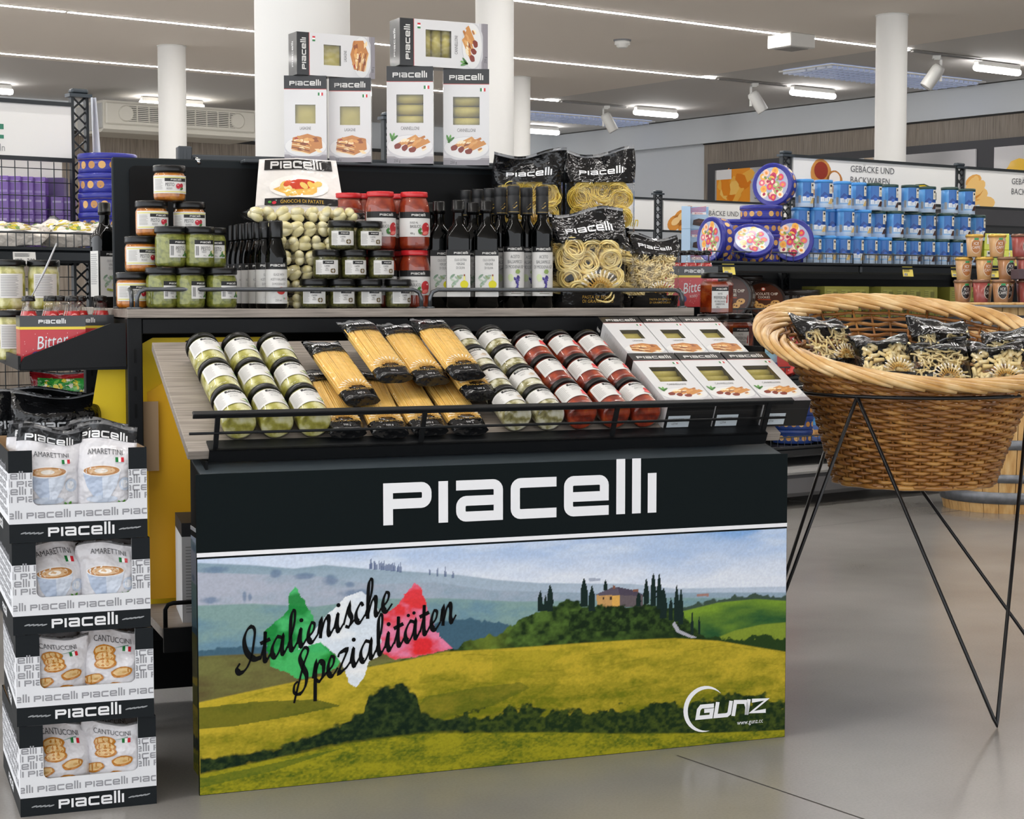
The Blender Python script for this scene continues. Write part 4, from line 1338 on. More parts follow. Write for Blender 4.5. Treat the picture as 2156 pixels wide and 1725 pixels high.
for px, t, lv, rz, lab in ((342, .60, 0, .35, 'jar of green pesto in the bottom row, nearest the red pesto'), (400, .595, 0, .35, 'jar of green pesto in the middle of the bottom row'), (467, .60, 0, .2, 'jar of green pesto in the bottom row beside the glaze bottles'),
                           (362, .605, 1, .15, 'jar of green pesto in the second row with turned label'), (421, .60, 1, -.05, 'jar of green pesto in the second row with its label facing out'), (446, .645, 1, -.1, 'jar of green pesto half hidden at the back of the second row')):
    if lv == 1 and px == 446:
        stamp(P_VERDE, 'pesto_jar', 'jar of green pesto carrying another one at the back', 'jar', z_deck(448, .645, DECK), gp)
    stamp(P_VERDE, 'pesto_jar', lab, 'jar', z_deck(px, t, DECK + lv * .0942, rz), gp)

# capers
def caper_label():
    pr = Print(); z0, z1 = .012, .044
    pr.lines(-.028, z0 + .003, -.012, z1 - .004, 8, C('#b0aeaa'), 1)
    pr.rect(-.011, z1 - .008, .016, z1, BK, 1, 6).logo(.004, z1 - .004, .018, WL, 2)
    pr.text('CAPERI', -.001, z1 - .0125, .0042, GT, 2, .7).text('NELL', -.001, z1 - .018, .003, GT, 2, .7).text('ACETO', -.001, z1 - .0225, .003, GT, 2, .7)
    for (x, z, ro) in ((.010, z0 + .011, .6), (.017, z0 + .011, 2.4), (.010, z0 + .0055, 2.5), (.017, z0 + .0055, .7)):
        pr.ell(x, z, .0038, .002, C('#6b5b3a'), 2, 9, ro)
    return pr
P_CAPER = jar_proto(.0315, .069, CAPER, BLACKLID, caper_label(), (.17, .66), .031, .93, .78)
gc = 'caper jars in a pyramid'
for row, (pxs, z) in enumerate((((661, 720, 777, 838), 0), ((688, 745, 803), 1), ((721, 778), 2))):
    nm = (('outermost by the glaze bottles', 'second from the glaze bottles', 'third from the glaze bottles', 'in front of the sauce jars'), ('nearest the gnocchi', 'at the centre', 'nearest the sauce jars'), ('nearest the gnocchi', 'nearest the sauce jars'))[row]
    for i, px in enumerate(pxs):
        stamp(P_CAPER, 'caper_jar', 'small caper jar in the %s row of the pyramid, %s' % (('bottom', 'middle', 'top')[row], nm[i]), 'jar', z_deck(px, .60 + .004 * row, DECK + z * .0692, (-.15, .05, .12, .3)[i]), gc)

# tomato sauce
def sugo_label():
    pr = Print(); z0, z1 = .032, .092
    pr.rect(-.055, z1 - .015, .055, z1, BK, 1, 16).logo(.0, z1 - .008, .036, WL, 2)
    pr.text('SUGO AL', -.012, z1 - .026, .005, GT, 2, .7).text('BASILICO', -.008, z1 - .035, .0075, GT, 2, .62).text('400 g', -.016, z0 + .008, .005, GT, 2, .7)
    pr.ell(.02, z0 + .021, .0125, .0135, C('#b81f26'), 2, 16).ell(.018, z0 + .009, .012, .006, C('#c8323a'), 3, 12, .2).ell(.018, z0 + .009, .009, .004, C('#e0776e'), 4, 10, .2)
    pr.ell(.002, z0 + .016, .006, .0035, C('#3f7a35'), 3, 9, .8).ell(.004, z0 + .009, .006, .0035, C('#2f6a2b'), 3, 9, -.3).ell(.024, z0 + .026, .003, .002, C('#f1b5b0'), 5, 8)
    return pr
def sugo_proto():
    R, H = .0385, .141
    outer = [(R * .88, 0), (R * .97, .004), (R, .012), (R, .098), (R * .97, .108), (R * .86, .122), (R * .8, .128), (R * .8, .131)]
    inner = [(R * .84, .003), (R * .965, .014), (R * .965, .097), (R * .93, .107), (R * .82, .121), (R * .76, .127), (.001, .127)]
    return [('glass', glass_mesh(outer), None), ('contents', fill_mesh(inner, SUGO), None), ('lid', lid_mesh(R * .86, .012, REDLID), T(0, 0, .129)), ('label', label_mesh(R, .032, .092, .058, sugo_label()), None)]
P_SUGO = sugo_proto()
for px, t, lv, rz, lab in ((873, .645, 0, -.05, 'red lidded sauce jar in the lower layer, nearest the oil bottles'), (803, .655, 0, .1, 'red lidded sauce jar in the lower layer, behind the capers'), (735, .745, 0, 0, 'red lidded sauce jar hidden behind the gnocchi'), (770, .76, 0, 0, 'red lidded sauce jar hidden at the back of the lower layer'), (847, .74, 0, 0, 'red lidded sauce jar hidden in the lower back row'),
                           (873, .645, 1, .0, 'red lidded sauce jar in the upper layer, nearest the oil bottles'), (802, .655, 1, .15, 'red lidded sauce jar in the upper layer behind the caper pyramid'), (735, .745, 1, 0, 'red lidded sauce jar in the upper layer, touching the gnocchi bag'), (768, .76, 1, 0, 'red lidded sauce jar in the upper back row, second from the gnocchi'), (845, .74, 1, 0, 'red lidded sauce jar in the upper back row, seen between two lids')):
    stamp(P_SUGO, 'sauce_jar', lab, 'jar', z_deck(px, t, DECK + lv * .1413, rz), 'tomato sauce jars')

# ------------------------------------------------------------------ bottles
def bottle_label(R, z0, z1, arcw, pr, bg=WL):
    return label_mesh(R, z0, z1, arcw, pr, PAPER, bg)
def glaze_proto():
    R, H = .0255, .206
    g = MB().lathe([(R * .85, 0), (R, .004), (R, .118), (R * .93, .132), (R * .62, .156), (R * .5, .166), (R * .48, .18)], 24).mesh('glass', DARKGLASS)
    cap = MB().lathe([(R * .62, .165), (R * .64, .168), (R * .64, .203), (R * .58, .206), (.0005, .206)], 22).mesh('cap', BLACKLID)
    pr = Print(); z0, z1 = .012, .108
    pr.rect(-.034, z1 - .016, .034, z1, BK, 1, 14).logo(.002, z1 - .007, .037, WL, 2)
    for i, s in enumerate(('GLAZE WITH', 'ACETO BALSAMICO', 'DI MODENA IGP')):
        pr.text(s, .004, z1 - .028 - i * .011, .0058, C('#8b8b8c'), 2, .55)
    pr.ell(.009, z0 + .030, .0105, .009, C('#c5302a'), 2, 16).ell(.006, z0 + .033, .003, .002, C('#f0a8a0'), 3, 8).text('250 ml', .002, z0 + .008, .0055, C('#7b7b7d'), 2, .7).flag(.019, z0 + .012, .007, 2)
    for k in range(5):
        pr.poly([(-.004, z0 + .018), (-.01 + k * .004, z0 + .013), (-.009 + k * .004, z0 + .0125)], C('#c9c7c4'), 2)
    return [('glass', g, None), ('cap', cap, None), ('label', bottle_label(R, z0, z1, .036, pr), None)]
P_GLAZE = glaze_proto()
ords = ['frontmost', 'second', 'third', 'fourth', 'fifth', 'sixth', 'last']
for i, px in enumerate((583, 562, 546, 531, 517, 505, 494)):
    stamp(P_GLAZE, 'glaze_bottle', 'small dark balsamic glaze bottle, %s in the receding row' % ords[i], 'bottle', z_deck(px, .595 + i * .0465, DECK, -.12), 'balsamic glaze bottles')

def square_bottle_proto():
    W, H = .029, .263
    mb = MB()
    prof = [(.8, 0), (1, .004), (1, .168), (.97, .178), (.82, .192), (.6, .203), (.47, .21), (.44, .225), (.42, .235)]
    V, F, n = [], [], 24
    for k, z in prof:
        for i in range(n):
            a = 2 * math.pi * i / n
            c, s = math.cos(a), math.sin(a)
            e = .35 if z < .185 else (.6 if z < .2 else 1.0)
            V.append((W * k * math.copysign(abs(c) ** e, c), W * k * math.copysign(abs(s) ** e, s), z))
    for j in range(len(prof) - 1):
        for i in range(n):
            F.append((j * n + i, j * n + (i + 1) % n, (j + 1) * n + (i + 1) % n, (j + 1) * n + i))
    F.append(list(range(n))[::-1])
    mb.add(V, F, smooth=True)
    r = .0155
    cap = MB().lathe([(r, .232), (r, .237), (r + .001, .238), (r + .001, .241), (r, .242), (r, .2605), (r * .9, .263), (.0005, .263)], 22).mesh('cap', BLACKLID)
    lab = MB(); pr = Print(); z0, z1, w = .028, .142, .0285
    pr.rect(-w, z0, w, z1, WL, 1).rect(-w, z1 - .014, w, z1, BK, 2).logo(.006, z1 - .008, .034, WL, 3)
    for i, s in enumerate(('OLIO EXTRA', 'VERGINE', 'DI OLIVA')):
        pr.text(s, .005, z1 - .0245 - i * .0095, .0062, C('#77797a'), 3, .6)
    pr.ell(.014, z0 + .03, .010, .0095, C('#d8cf1e'), 3, 16).rect(.012, z0 + .038, .0165, z0 + .05, C('#e5e08a'), 3).rect(.0125, z0 + .05, .016, z0 + .0545, C('#8f4a3a'), 4)
    for i in range(11):
        rg = random.Random(i)
        pr.ell(-.02 + .026 * rg.random(), z0 + .026 + .026 * rg.random(), .0065, .0028, C(rg.choice(['#9fb3a0', '#7f9a84', '#b9c8b4', '#8fa07a'])), 2.3 + i * .05, 9, rg.random() * 3)
    for i, x in enumerate((-.008, -.002, .004)):
        pr.ell(x, z0 + .018 - .001 * i, .0042, .0033, C('#a5b04a'), 4 + i, 9)
    pr.apply(lab, map_front(-W * .995), 0, .0003)
    # back and side labels of small print
    pb = Print().rect(-w * .9, z0, w * .9, z1, WL, 1).lines(-w * .8, z0 + .03, w * .8, z1 - .006, 16, C('#9a9b9c'), 2)
    pb.apply(lab, lambda x, z, l: (-x, W * .995 + l, z), 0, .0003)
    pb.apply(lab, lambda x, z, l: (-W * .995 - l, -x * .8, z), 0, .0003)
    return [('glass', mb.mesh('glass', DARKGLASS), None), ('cap', cap, None), ('label', lab.mesh('label', PAPER), None)]
P_OIL = square_bottle_proto()
for px, t, rz, lab in ((965, .605, -.3, 'square olive oil bottle at the front, nearer the sauce jars'), (1024, .605, -.3, 'square olive oil bottle at the front, nearer the balsamic'), (925, .675, -.1, 'square olive oil bottle in the back row, showing its small print side'), (996, .69, -.2, 'square olive oil bottle in the back row between the front two'), (905, .74, -.1, 'square olive oil bottle at the far back, beside the sauce jars')):
    stamp(P_OIL, 'oil_bottle', lab, 'bottle', z_deck(px, t, DECK, rz), 'olive oil bottles')
for (s, t, lab) in ((-.036, 1.02, 'dark oil bottle at the board edge with white small print side'), (.012, 1.09, 'dark oil bottle half hidden behind the black centre board')):
    stamp(P_OIL, 'oil_bottle', lab, 'bottle', DM(s, t, DECK, .35), 'olive oil bottles')

def balsam_proto():
    R = .0265
    g = MB().lathe([(R * .85, 0), (R, .004), (R, .182), (R * .96, .194), (R * .75, .207), (R * .5, .216), (R * .44, .225), (R * .44, .29)], 26).mesh('glass', DARKGLASS)
    cap = MB().lathe([(R * .58, .232), (R * .6, .234), (R * .6, .275), (R * .56, .277), (R * .6, .279), (R * .6, .298), (R * .55, .301), (.0005, .301)], 22, m=0)
    capm = cap.mesh('cap', mat('black_capsule', '#17181a', .5))
    cl = MB(); pr = Print()
    gold = C('#b99a4a')
    pr.rect(-.015, .2365, .015, .2374, gold, 1, 8).poly([(-.006, .25), (.002, .258), (.006, .262), (.007, .26), (.0, .254)], gold, 1).poly([(-.004, .246), (.007, .254), (.008, .252), (.0, .246)], gold, 1)
    pr.apply(cl, map_cyl(R * .61), 0, .0002)
    pr = Print(); z0, z1 = .03, .152
    pr.rect(-.034, z1 - .0135, .034, z1, BK, 1, 12).logo(.0, z1 - .0065, .038, WL, 2)
    for i, s in enumerate(('ACETO', 'BALSAMICO', 'DI MODENA IGP')):
        pr.text(s, .0, z1 - .025 - i * .0125, .0085, C('#77797a'), 2, .58)
    for i in range(26):
        rg = random.Random(i)
        k = rg.random()
        pr.ell(.004 + (rg.random() - .5) * .016 * (1 - k * .8), z0 + .052 - k * .034, .0026, .0026, C(rg.choice(['#4a3f8f', '#5f55a6', '#3a2f75'])), 2 + i * .05, 8)
    pr.ell(.006, z0 + .06, .006, .006, C('#8aa35a'), 3, 7, 0, .5).ell(-.011, z0 + .045, .007, .010, C('#cfdcae'), 2, 9, .3, .3).flag(-.009, z0 + .013, .011, 2).lines(-.01, z0 + .004, .02, z0 + .008, 1, C('#8d8a80'), 2)
    return [('glass', g, None), ('capsule', capm, None, [('gold_print', cl.mesh('gold_print', GLOSS), None)]), ('label', bottle_label(R, z0, z1, .037, pr), None)]
P_BALS = balsam_proto()
for px, t, rz, lab in ((1081, .61, -.2, 'tall balsamic vinegar bottle at the front beside the olive oil'), (1141, .61, -.22, 'tall balsamic vinegar bottle at the front beside the nest pasta bag'), (1108, .665, 0, 'tall balsamic vinegar bottle seen between the front two'), (1054, .672, 0, 'tall balsamic vinegar bottle behind, first from the front pair'), (1031, .72, 0, 'tall balsamic vinegar bottle behind, second from the front pair'), (1007, .765, 0, 'tall balsamic vinegar bottle behind, third from the front pair'), (981, .81, 0, 'tall balsamic vinegar bottle farthest back, by the sauce jars')):
    stamp(P_BALS, 'vinegar_bottle', lab, 'bottle', z_deck(px, t, DECK, rz), 'balsamic vinegar bottles')

# ------------------------------------------------------------------ film bags
def sstep(a, b, x):
    t = min(max((x - a) / (b - a), 0), 1); return t * t * (3 - 2 * t)
def bag_surface(w, h, d, seed, lean=0.0, crin=1.0, taper=.12, flat=.42, ts=.58):
    rg = random.Random(seed)
    ph = [(rg.uniform(3, 9), rg.uniform(3, 11), rg.uniform(0, 6.3)) for _ in range(6)]
    def S(u, v, side):
        """u -1..1, v 0..1, side -1 front / +1 back"""
        top = sstep(ts, .97, v)
        th = d / 2 * min(1, flat + 2.2 * v) * (1 - top)
        wid = w / 2 * (1 - taper * math.exp(-((v - .98) / .12) ** 2) * .3 - .06 * (1 - sstep(0, .15, v)) + .04 * top)
        y = side * th * (1 - abs(u) ** 3.2) ** .55 if abs(u) < 1 else 0.0
        wr = 0
        for i, (a, b, p) in enumerate(ph):
            wr += math.sin(a * u + b * v * (1.5 if i % 2 else -1.2) + p + 1.7 * math.sin(3 * v + p))
        amp = (.0014 + .0062 * sstep(.5, .95, v) + .002 * (1 - sstep(0, .16, v))) * crin * (w / .18)
        y += wr / 2.4 * amp
        y += lean * max(0, v - .55) ** 1.5
        x = u * wid + .004 * crin * math.sin(7 * v + seed) * top
        z = h * v + .012 * crin * math.sin(2.5 * u + seed * 1.3) * top * (h / .25) - abs(lean) * max(0, v - .6) * .35
        return (x, y, z)
    return S
def bag_meshes(S, w, h, black_top, black_bot, pr, winmat=0, nu=22, nv=30, base=BK, win=True, side_u=1.0):
    """film mesh: material 0 printed foil, 1 clear film"""
    mb = MB()
    for side in (-1, 1):
        for j in range(nv):
            v0, v1 = j / nv, (j + 1) / nv
            vm = (v0 + v1) / 2
            for i in range(nu):
                u0, u1 = -1 + 2 * i / nu, -1 + 2 * (i + 1) / nu
                um = (u0 + u1) / 2
                blk = vm > 1 - black_top + .02 * math.cos(um * 1.5) or vm < black_bot - .03 * um * um or not win
                q = [S(u0, v0, side), S(u1, v0, side), S(u1, v1, side), S(u0, v1, side)]
                c = base(um, vm) if callable(base) else base
                if vm > .965:
                    c = C('#8b8d90') if not callable(base) else C('#6d6e70')
                mb.add(q, [(0, 1, 2, 3) if side < 0 else (3, 2, 1, 0)], c, 0 if blk else 1, True)
    # bottom fold
    bot = [S(-1 + 2 * i / nu, 0, -1) for i in range(nu + 1)] + [S(1 - 2 * i / nu, 0, 1) for i in range(nu + 1)]
    mb.add(bot, [list(range(len(bot)))[::-1]], base(0, 0) if callable(base) else base, 0)
    def f(x, z, l):
        u, v = max(-.99, min(.99, x / (w / 2))), max(0, min(.99, z / h))
        p = S(u, v, -1)
        return (p[0], p[1] - .0008 - l, p[2])
    pr.apply(mb, f, 0, .0004, False, (.009, .009))
    me = mb.mesh('bag_film', [FOIL, FILM])
    return me
def weld(me):
    import bmesh
    bm = bmesh.new(); bm.from_mesh(me)
    bmesh.ops.remove_doubles(bm, verts=bm.verts, dist=1e-5)
    bm.to_mesh(me); bm.free()
    return me

def wheat(pr, cx, z, s, L=2):
    for i in range(11):
        a = math.radians(22 + 136 * i / 10)
        c, sn = math.cos(a), math.sin(a)
        for k in range(4):
            rr_ = s * (.45 + .16 * k)
            pr.ell(cx + rr_ * c, z + rr_ * sn, s * .1, s * .045, C(('#b98a3e', '#cfa55c', '#e6d3ae', '#f3ece0')[k]), L + k * .2, 7, a)
        pr.poly([(cx, z), (cx + s * .45 * c + .01 * s, z + s * .45 * sn), (cx + s * .45 * c - .01 * s, z + s * .45 * sn)], C('#a8792e'), L)
    return pr
def pasta_print(w, h, name, no, wh=True, lw=.62, top=.36):
    pr = Print()
    zt = h * (1 - top)
    pr.logo(.0, zt + .035 * h / .25, w * lw, C('#e6e7e9'), 2)
    if name:
        pr.text(name, w * .06, zt - .012, .0085 * w / .18, C('#2a2a22'), 2, .95).text(no, w * .06, zt - .024, .008 * w / .18, C('#2a2a22'), 2, .9)
    if wh:
        wheat(pr, w * .1, h * .165, w * .27, 2)
    pr.text('PASTA DI SEMOLA', w * .1, h * .105, .0075 * w / .18, C('#b9923f'), 3, .95).text('DI GRANO DURO', w * .1, h * .065, .0075 * w / .18, C('#b9923f'), 3, .95)
    return pr

PASTA = noise_mat('egg_pasta', ['#eed07a', '#f8e092', '#fdecb0'], 40, .5)
PASTA2 = noise_mat('thin_pasta', ['#f0cc50', '#fadc66', '#ffe88c'], 40, .5)
PASTABOX_SHADED = noise_mat('boxed_pasta_shaded', ['#a3963c', '#b4a64a', '#c4b660'], 40, .5)  # pasta colour darkened to carry the shade inside the box window
SEMOLA = noise_mat('semolina_pasta', ['#ead08a', '#f6e0a4', '#fceec4'], 60, .5)
def nest_mesh(seed, r=.029, tr=.0024, loops=17):
    rg = random.Random(seed)
    mb = MB()
    for k in range(loops):
        R = r * math.sqrt(rg.uniform(.05, 1.0))
        cx, cy, cz = rg.uniform(-.003, .003), rg.uniform(-.003, .003), rg.uniform(-.011, .011)
        ax, ay = rg.uniform(-.35, .35), rg.uniform(-.35, .35)
        P = []
        for i in range(18):
            a = 2 * math.pi * i / 18
            w = 1 + .08 * math.sin(3 * a + k)
            P.append((cx + R * w * math.cos(a), cy + R * w * math.sin(a), cz + R * (ax * math.cos(a) + ay * math.sin(a)) * .8))
        mb.tube(P, tr, 4, closed=True)
    return mb
nests = [nest_mesh(i).mesh('pasta_nest', PASTA) for i in range(4)]
nests_thin = [nest_mesh(i + 20, .031, .0011, 44).mesh('pasta_nest', PASTA2) for i in range(3)]
def fusilli_mesh(w, h, d, S, n, seed, kind='fusilli'):
    rg = random.Random(seed)
    mb = MB()
    for i in range(n):
        u, v = rg.uniform(-.74, .74), rg.uniform(.1, .66)
        f = S(u, v, -1); b = S(u, v, 1)
        k = rg.uniform(.22, .6)
        x, y, z = f[0], f[1] + (b[1] - f[1]) * k, f[2]
        a, e = rg.uniform(0, math.pi), rg.uniform(-.12, .12)
        dx = Vector((math.cos(a), e, math.sin(a))).normalized()
        pz = dx.orthogonal().normalized(); py = dx.cross(pz)
        L = .028 if kind == 'fusilli' else .024
        if kind == 'fusilli':
            for s in (0, math.pi):
                P = [Vector((x, y, z)) + dx * (L * (j / 7 - .5)) + (pz * math.cos(j * 1.25 + s) + py * math.sin(j * 1.25 + s)) * .0035 for j in range(8)]
                mb.tube(P, .0021, 4)
        elif kind == 'penne':
            mb.tube([Vector((x, y, z)) - dx * L / 2, Vector((x, y, z)) + dx * L / 2], .0048, 7)
        else:
            P = [Vector((x, y, z)) + dx * (L * 1.5 * (j / 9 - .5)) + pz * .004 * math.sin(j * 1.1 + i) for j in range(10)]
            mb.tube(P, .0026, 4)
    return mb.mesh('loose_pasta', SEMOLA)

# nest pasta bag at the front of the top board
def nest_bag(w, h, d, seed, name, no, thin, lean, rows, lw=.62, top=.36, bot=.17, wh=True):
    S = bag_surface(w, h, d, seed, lean)
    me = weld(bag_meshes(S, w, h, top, bot, pasta_print(w, h, name, no, wh, lw, top)))
    parts = [('bag_film', me, None)]
    rg = random.Random(seed)
    pool = nests_thin if thin else nests
    for (x, z) in rows:
        dy = d * .12
        parts.append(('pasta_nest', rg.choice(pool), T(x, rg.uniform(-dy * .6, dy * .3) - d * .12, z, 0, math.pi / 2 + rg.uniform(-.5, .5), rg.uniform(-.4, .4))))
    return parts
rows = [(-.055, .075), (0., .06), (.055, .075), (-.06, .12), (-.008, .112), (.05, .125), (-.045, .145), (.005, .146), (.045, .145), (-.03, .045), (.03, .04)]
P_TAGL = nest_bag(.192, .262, .085, 5, 'TAGLIATELLE', 'No. 88', False, .1, rows)
rows2 = [(-.05, .07), (.0, .055), (.05, .07), (-.055, .12), (.0, .11), (.052, .12), (-.04, .134), (.005, .136), (.042, .134)]
P_CIUF = nest_bag(.182, .255, .085, 9, "CIUFFI D'ANGELO", 'No. 130', True, .06, rows2, .62, .38)
P_CIUF2 = nest_bag(.185, .25, .085, 14, "CIUFFI D'ANGELO", 'No. 130', True, -.12, rows2, .62, .4)
def loose_bag(w, h, d, seed, name, no, n, kind, lean=0., top=.33, bot=.18, lw=.66):
    S = bag_surface(w, h, d, seed, lean)
    me = weld(bag_meshes(S, w, h, top, bot, pasta_print(w, h, name, no, True, lw, top), nu=18, nv=26))
    return [('bag_film', me, None), ('loose_pasta', fusilli_mesh(w, h, d, S, n, seed, kind), None, None, None, 'stuff')]
P_FUSI = loose_bag(.128, .205, .07, 3, 'FUSILLINI', 'No. 37', 150, 'fusilli', .12)
gb = 'clear fronted pasta bags on the top board'
stamp(P_TAGL, 'pasta_bag', 'large pasta nest bag with black top standing beside the balsamic bottles', 'pasta bag', z_deck(1240, .64, DECK, -.18), gb)
stamp(P_FUSI, 'pasta_bag', 'small bag of spiral pasta at the end of the top board', 'pasta bag', z_deck(1377, .66, DECK, -.3), gb)
stamp(P_FUSI, 'pasta_bag', 'bag of spiral pasta seen edge on behind the nest pasta bag', 'pasta bag', z_deck(1345, .71, DECK, .5), gb)
for i, (px, t, z, rz) in enumerate(((1110, .76, 0, .1), (1255, .77, 0, -.1), (1110, .76, 1, 0), (1255, .77, 1, -.05))):
    M = DM(S_(px, t) , t - .10, DECK + .043 + z * .075, rz, -math.pi / 2) if 0 else DM(S_(px, t), t - .02, DECK + .045 + z * .08, 0, 0, 0) @ Matrix.Rotation(math.pi / 2, 4, 'Z') @ Matrix.Rotation(-math.pi / 2, 4, 'X') @ Matrix.Translation((0, 0, -.12))
    stamp(P_TAGL, 'pasta_bag', ('pasta nest bag lying flat at the bottom behind the vinegar', 'pasta nest bag lying flat at the bottom behind the upright nest bag', 'pasta nest bag lying on another one behind the vinegar', 'pasta nest bag lying under the fine noodle bag by the board end')[i], 'pasta bag', M, gb)
stamp(P_CIUF2, 'pasta_bag', 'black topped bag of fine noodle nests behind the vinegar bottles', 'pasta bag', z_deck(1110, .785, DECK + .165, -.25), gb)
stamp(P_CIUF, 'pasta_bag', 'tall black topped bag of fine noodle nests, highest of the bags', 'pasta bag', z_deck(1262, .775, DECK + .165, -.32), gb)

# gnocchi
GNOC = noise_mat('potato_gnocchi', ['#c9bb78', '#ddd3a0', '#e9e2bf'], 30, .35, coat=.3)
gn_me = MB().lathe([(.0005, -.017), (.007, -.015), (.0105, -.008), (.0115, 0), (.0105, .008), (.007, .015), (.0005, .017)], 10).mesh('gnocco', GNOC)
def gnocchi_bag(seed, w=.25, d=.15, h=.033):
    rg = random.Random(seed)
    parts = []
    for ix in range(8):
        for row in range(2):
            for iz in range(2 if row == 0 else 1):
                parts.append(('gnocco', gn_me, T(-w / 2 + .022 + ix * (w - .044) / 7 + rg.uniform(-.005, .005), -d / 2 + .014 + row * .026, .0105 + iz * .013 + (.006 if row else 0), rg.uniform(0, 3), rg.uniform(.9, 2.2), 0)))
    def S(u, v):
        a = v * 2 * math.pi
        k = (1 - abs(u) ** 6) ** .5 if abs(u) < 1 else 0
        y = math.copysign(abs(math.cos(a)) ** .5, math.cos(a)) * d / 2
        z = h / 2 + math.copysign(abs(math.sin(a)) ** .6, math.sin(a)) * h / 2 * max(k, .06)
        return (u * (w / 2 + .012) + .003 * math.sin(9 * v + seed), y * (1 + .02 * math.sin(u * 11 + seed)), z + .0012 * math.sin(u * 14 + v * 20 + seed))
    mb = MB().grid(lambda u, v: S(2 * u - 1, v), 20, 20)
    return [('bag_film', mb.mesh('bag_film', FILM), None)] + parts
gpr = [gnocchi_bag(i) for i in range(3)]
for k in range(6):
    stamp(gpr[k % 3], 'gnocchi_bag', 'clear vacuum bag of gnocchi, %s from the bottom of the flat stack' % ('first', 'second', 'third', 'fourth', 'fifth', 'sixth')[k], 'gnocchi bag', z_deck(650 + (k % 2) * 6 - 3, .70, DECK + k * .0345, (.03, -.05, .02)[k % 3]), 'gnocchi bags')
# the topmost bag: lying lower half, printed flap standing up behind
def gnocchi_top():
    w, h = .198, .14
    parts = gnocchi_bag(11, .27, .14, .04)
    def S(u, v):
        wv = w / 2 * (1.12 - .17 * v) * (1 + .1 * max(0, .12 - v))
        return (u * wv, .02 + .055 * v + .010 * math.sin(3 * u + 1) * v + .0025 * math.sin(7 * u + 4 * v), .022 + h * v - .006 * abs(u))
    mb = MB()
    mb.grid(lambda u, v: S(2 * u - 1, v), 22, 20, lambda u, v: C('#e9e4df') if v < .99 else BK, 0)
    mb.grid(lambda u, v: tuple(Vector(S(2 * u - 1, v)) + Vector((0, .004, 0))), 22, 20, lambda u, v: C('#d9d6d2'), 0, flip=True)
    pr = Print()
    pr.rect(-w * .43, h * .80, w * .43, h * .98, BK, 1, 12).logo(-.005, h * .885, w * .66, WL, 2)
    pr.ell(0, h * .5, w * .36, h * .2, C('#f4efe9'), 1, 18).ell(-.005, h * .46, w * .26, h * .12, C('#e9b75a'), 1.5, 14, 0, .3, 3).ell(.0, h * .53, w * .2, h * .08, C('#c8432c'), 2, 12, .1, .4, 5)
    for i in range(9):
        rg = random.Random(i)
        pr.ell(rg.uniform(-.05, .05), h * rg.uniform(.38, .56), .011, .007, C(rg.choice(['#e8c46a', '#d9603a', '#f2dc9c', '#efc05a'])), 2.3 + .1 * i, 9, rg.random() * 3)
    pr.rect(-w * .40, h * .17, w * .44, h * .30, BK, 1, 12).text('GNOCCHI DI PATATE', .005, h * .235, .0085, C('#c9a13d'), 2, .85).ell(-.058, h * .22, .005, .004, C('#c22338'), 3, 9).ell(-.068, h * .235, .004, .003, C('#4f9a3c'), 3, 8)
    def f(x, z, l):
        p = S(max(-1, min(1, x / (w / 2))), z / h); return (p[0], p[1] - .0018 - l, p[2])
    pr.apply(mb, f, 0, .0005, False, (.012, .012))
    fm = attr_mat('crinkled_gnocchi_print', .14, .5, .6, .9, 30.0, .008)
    return parts + [('printed_flap', mb.mesh('printed_flap', fm), None)]
stamp(gnocchi_top(), 'gnocchi_bag', 'topmost gnocchi bag with its shiny printed flap standing up', 'gnocchi bag', z_deck(637, .71, DECK + 6 * .0345, -.12), 'gnocchi bags')

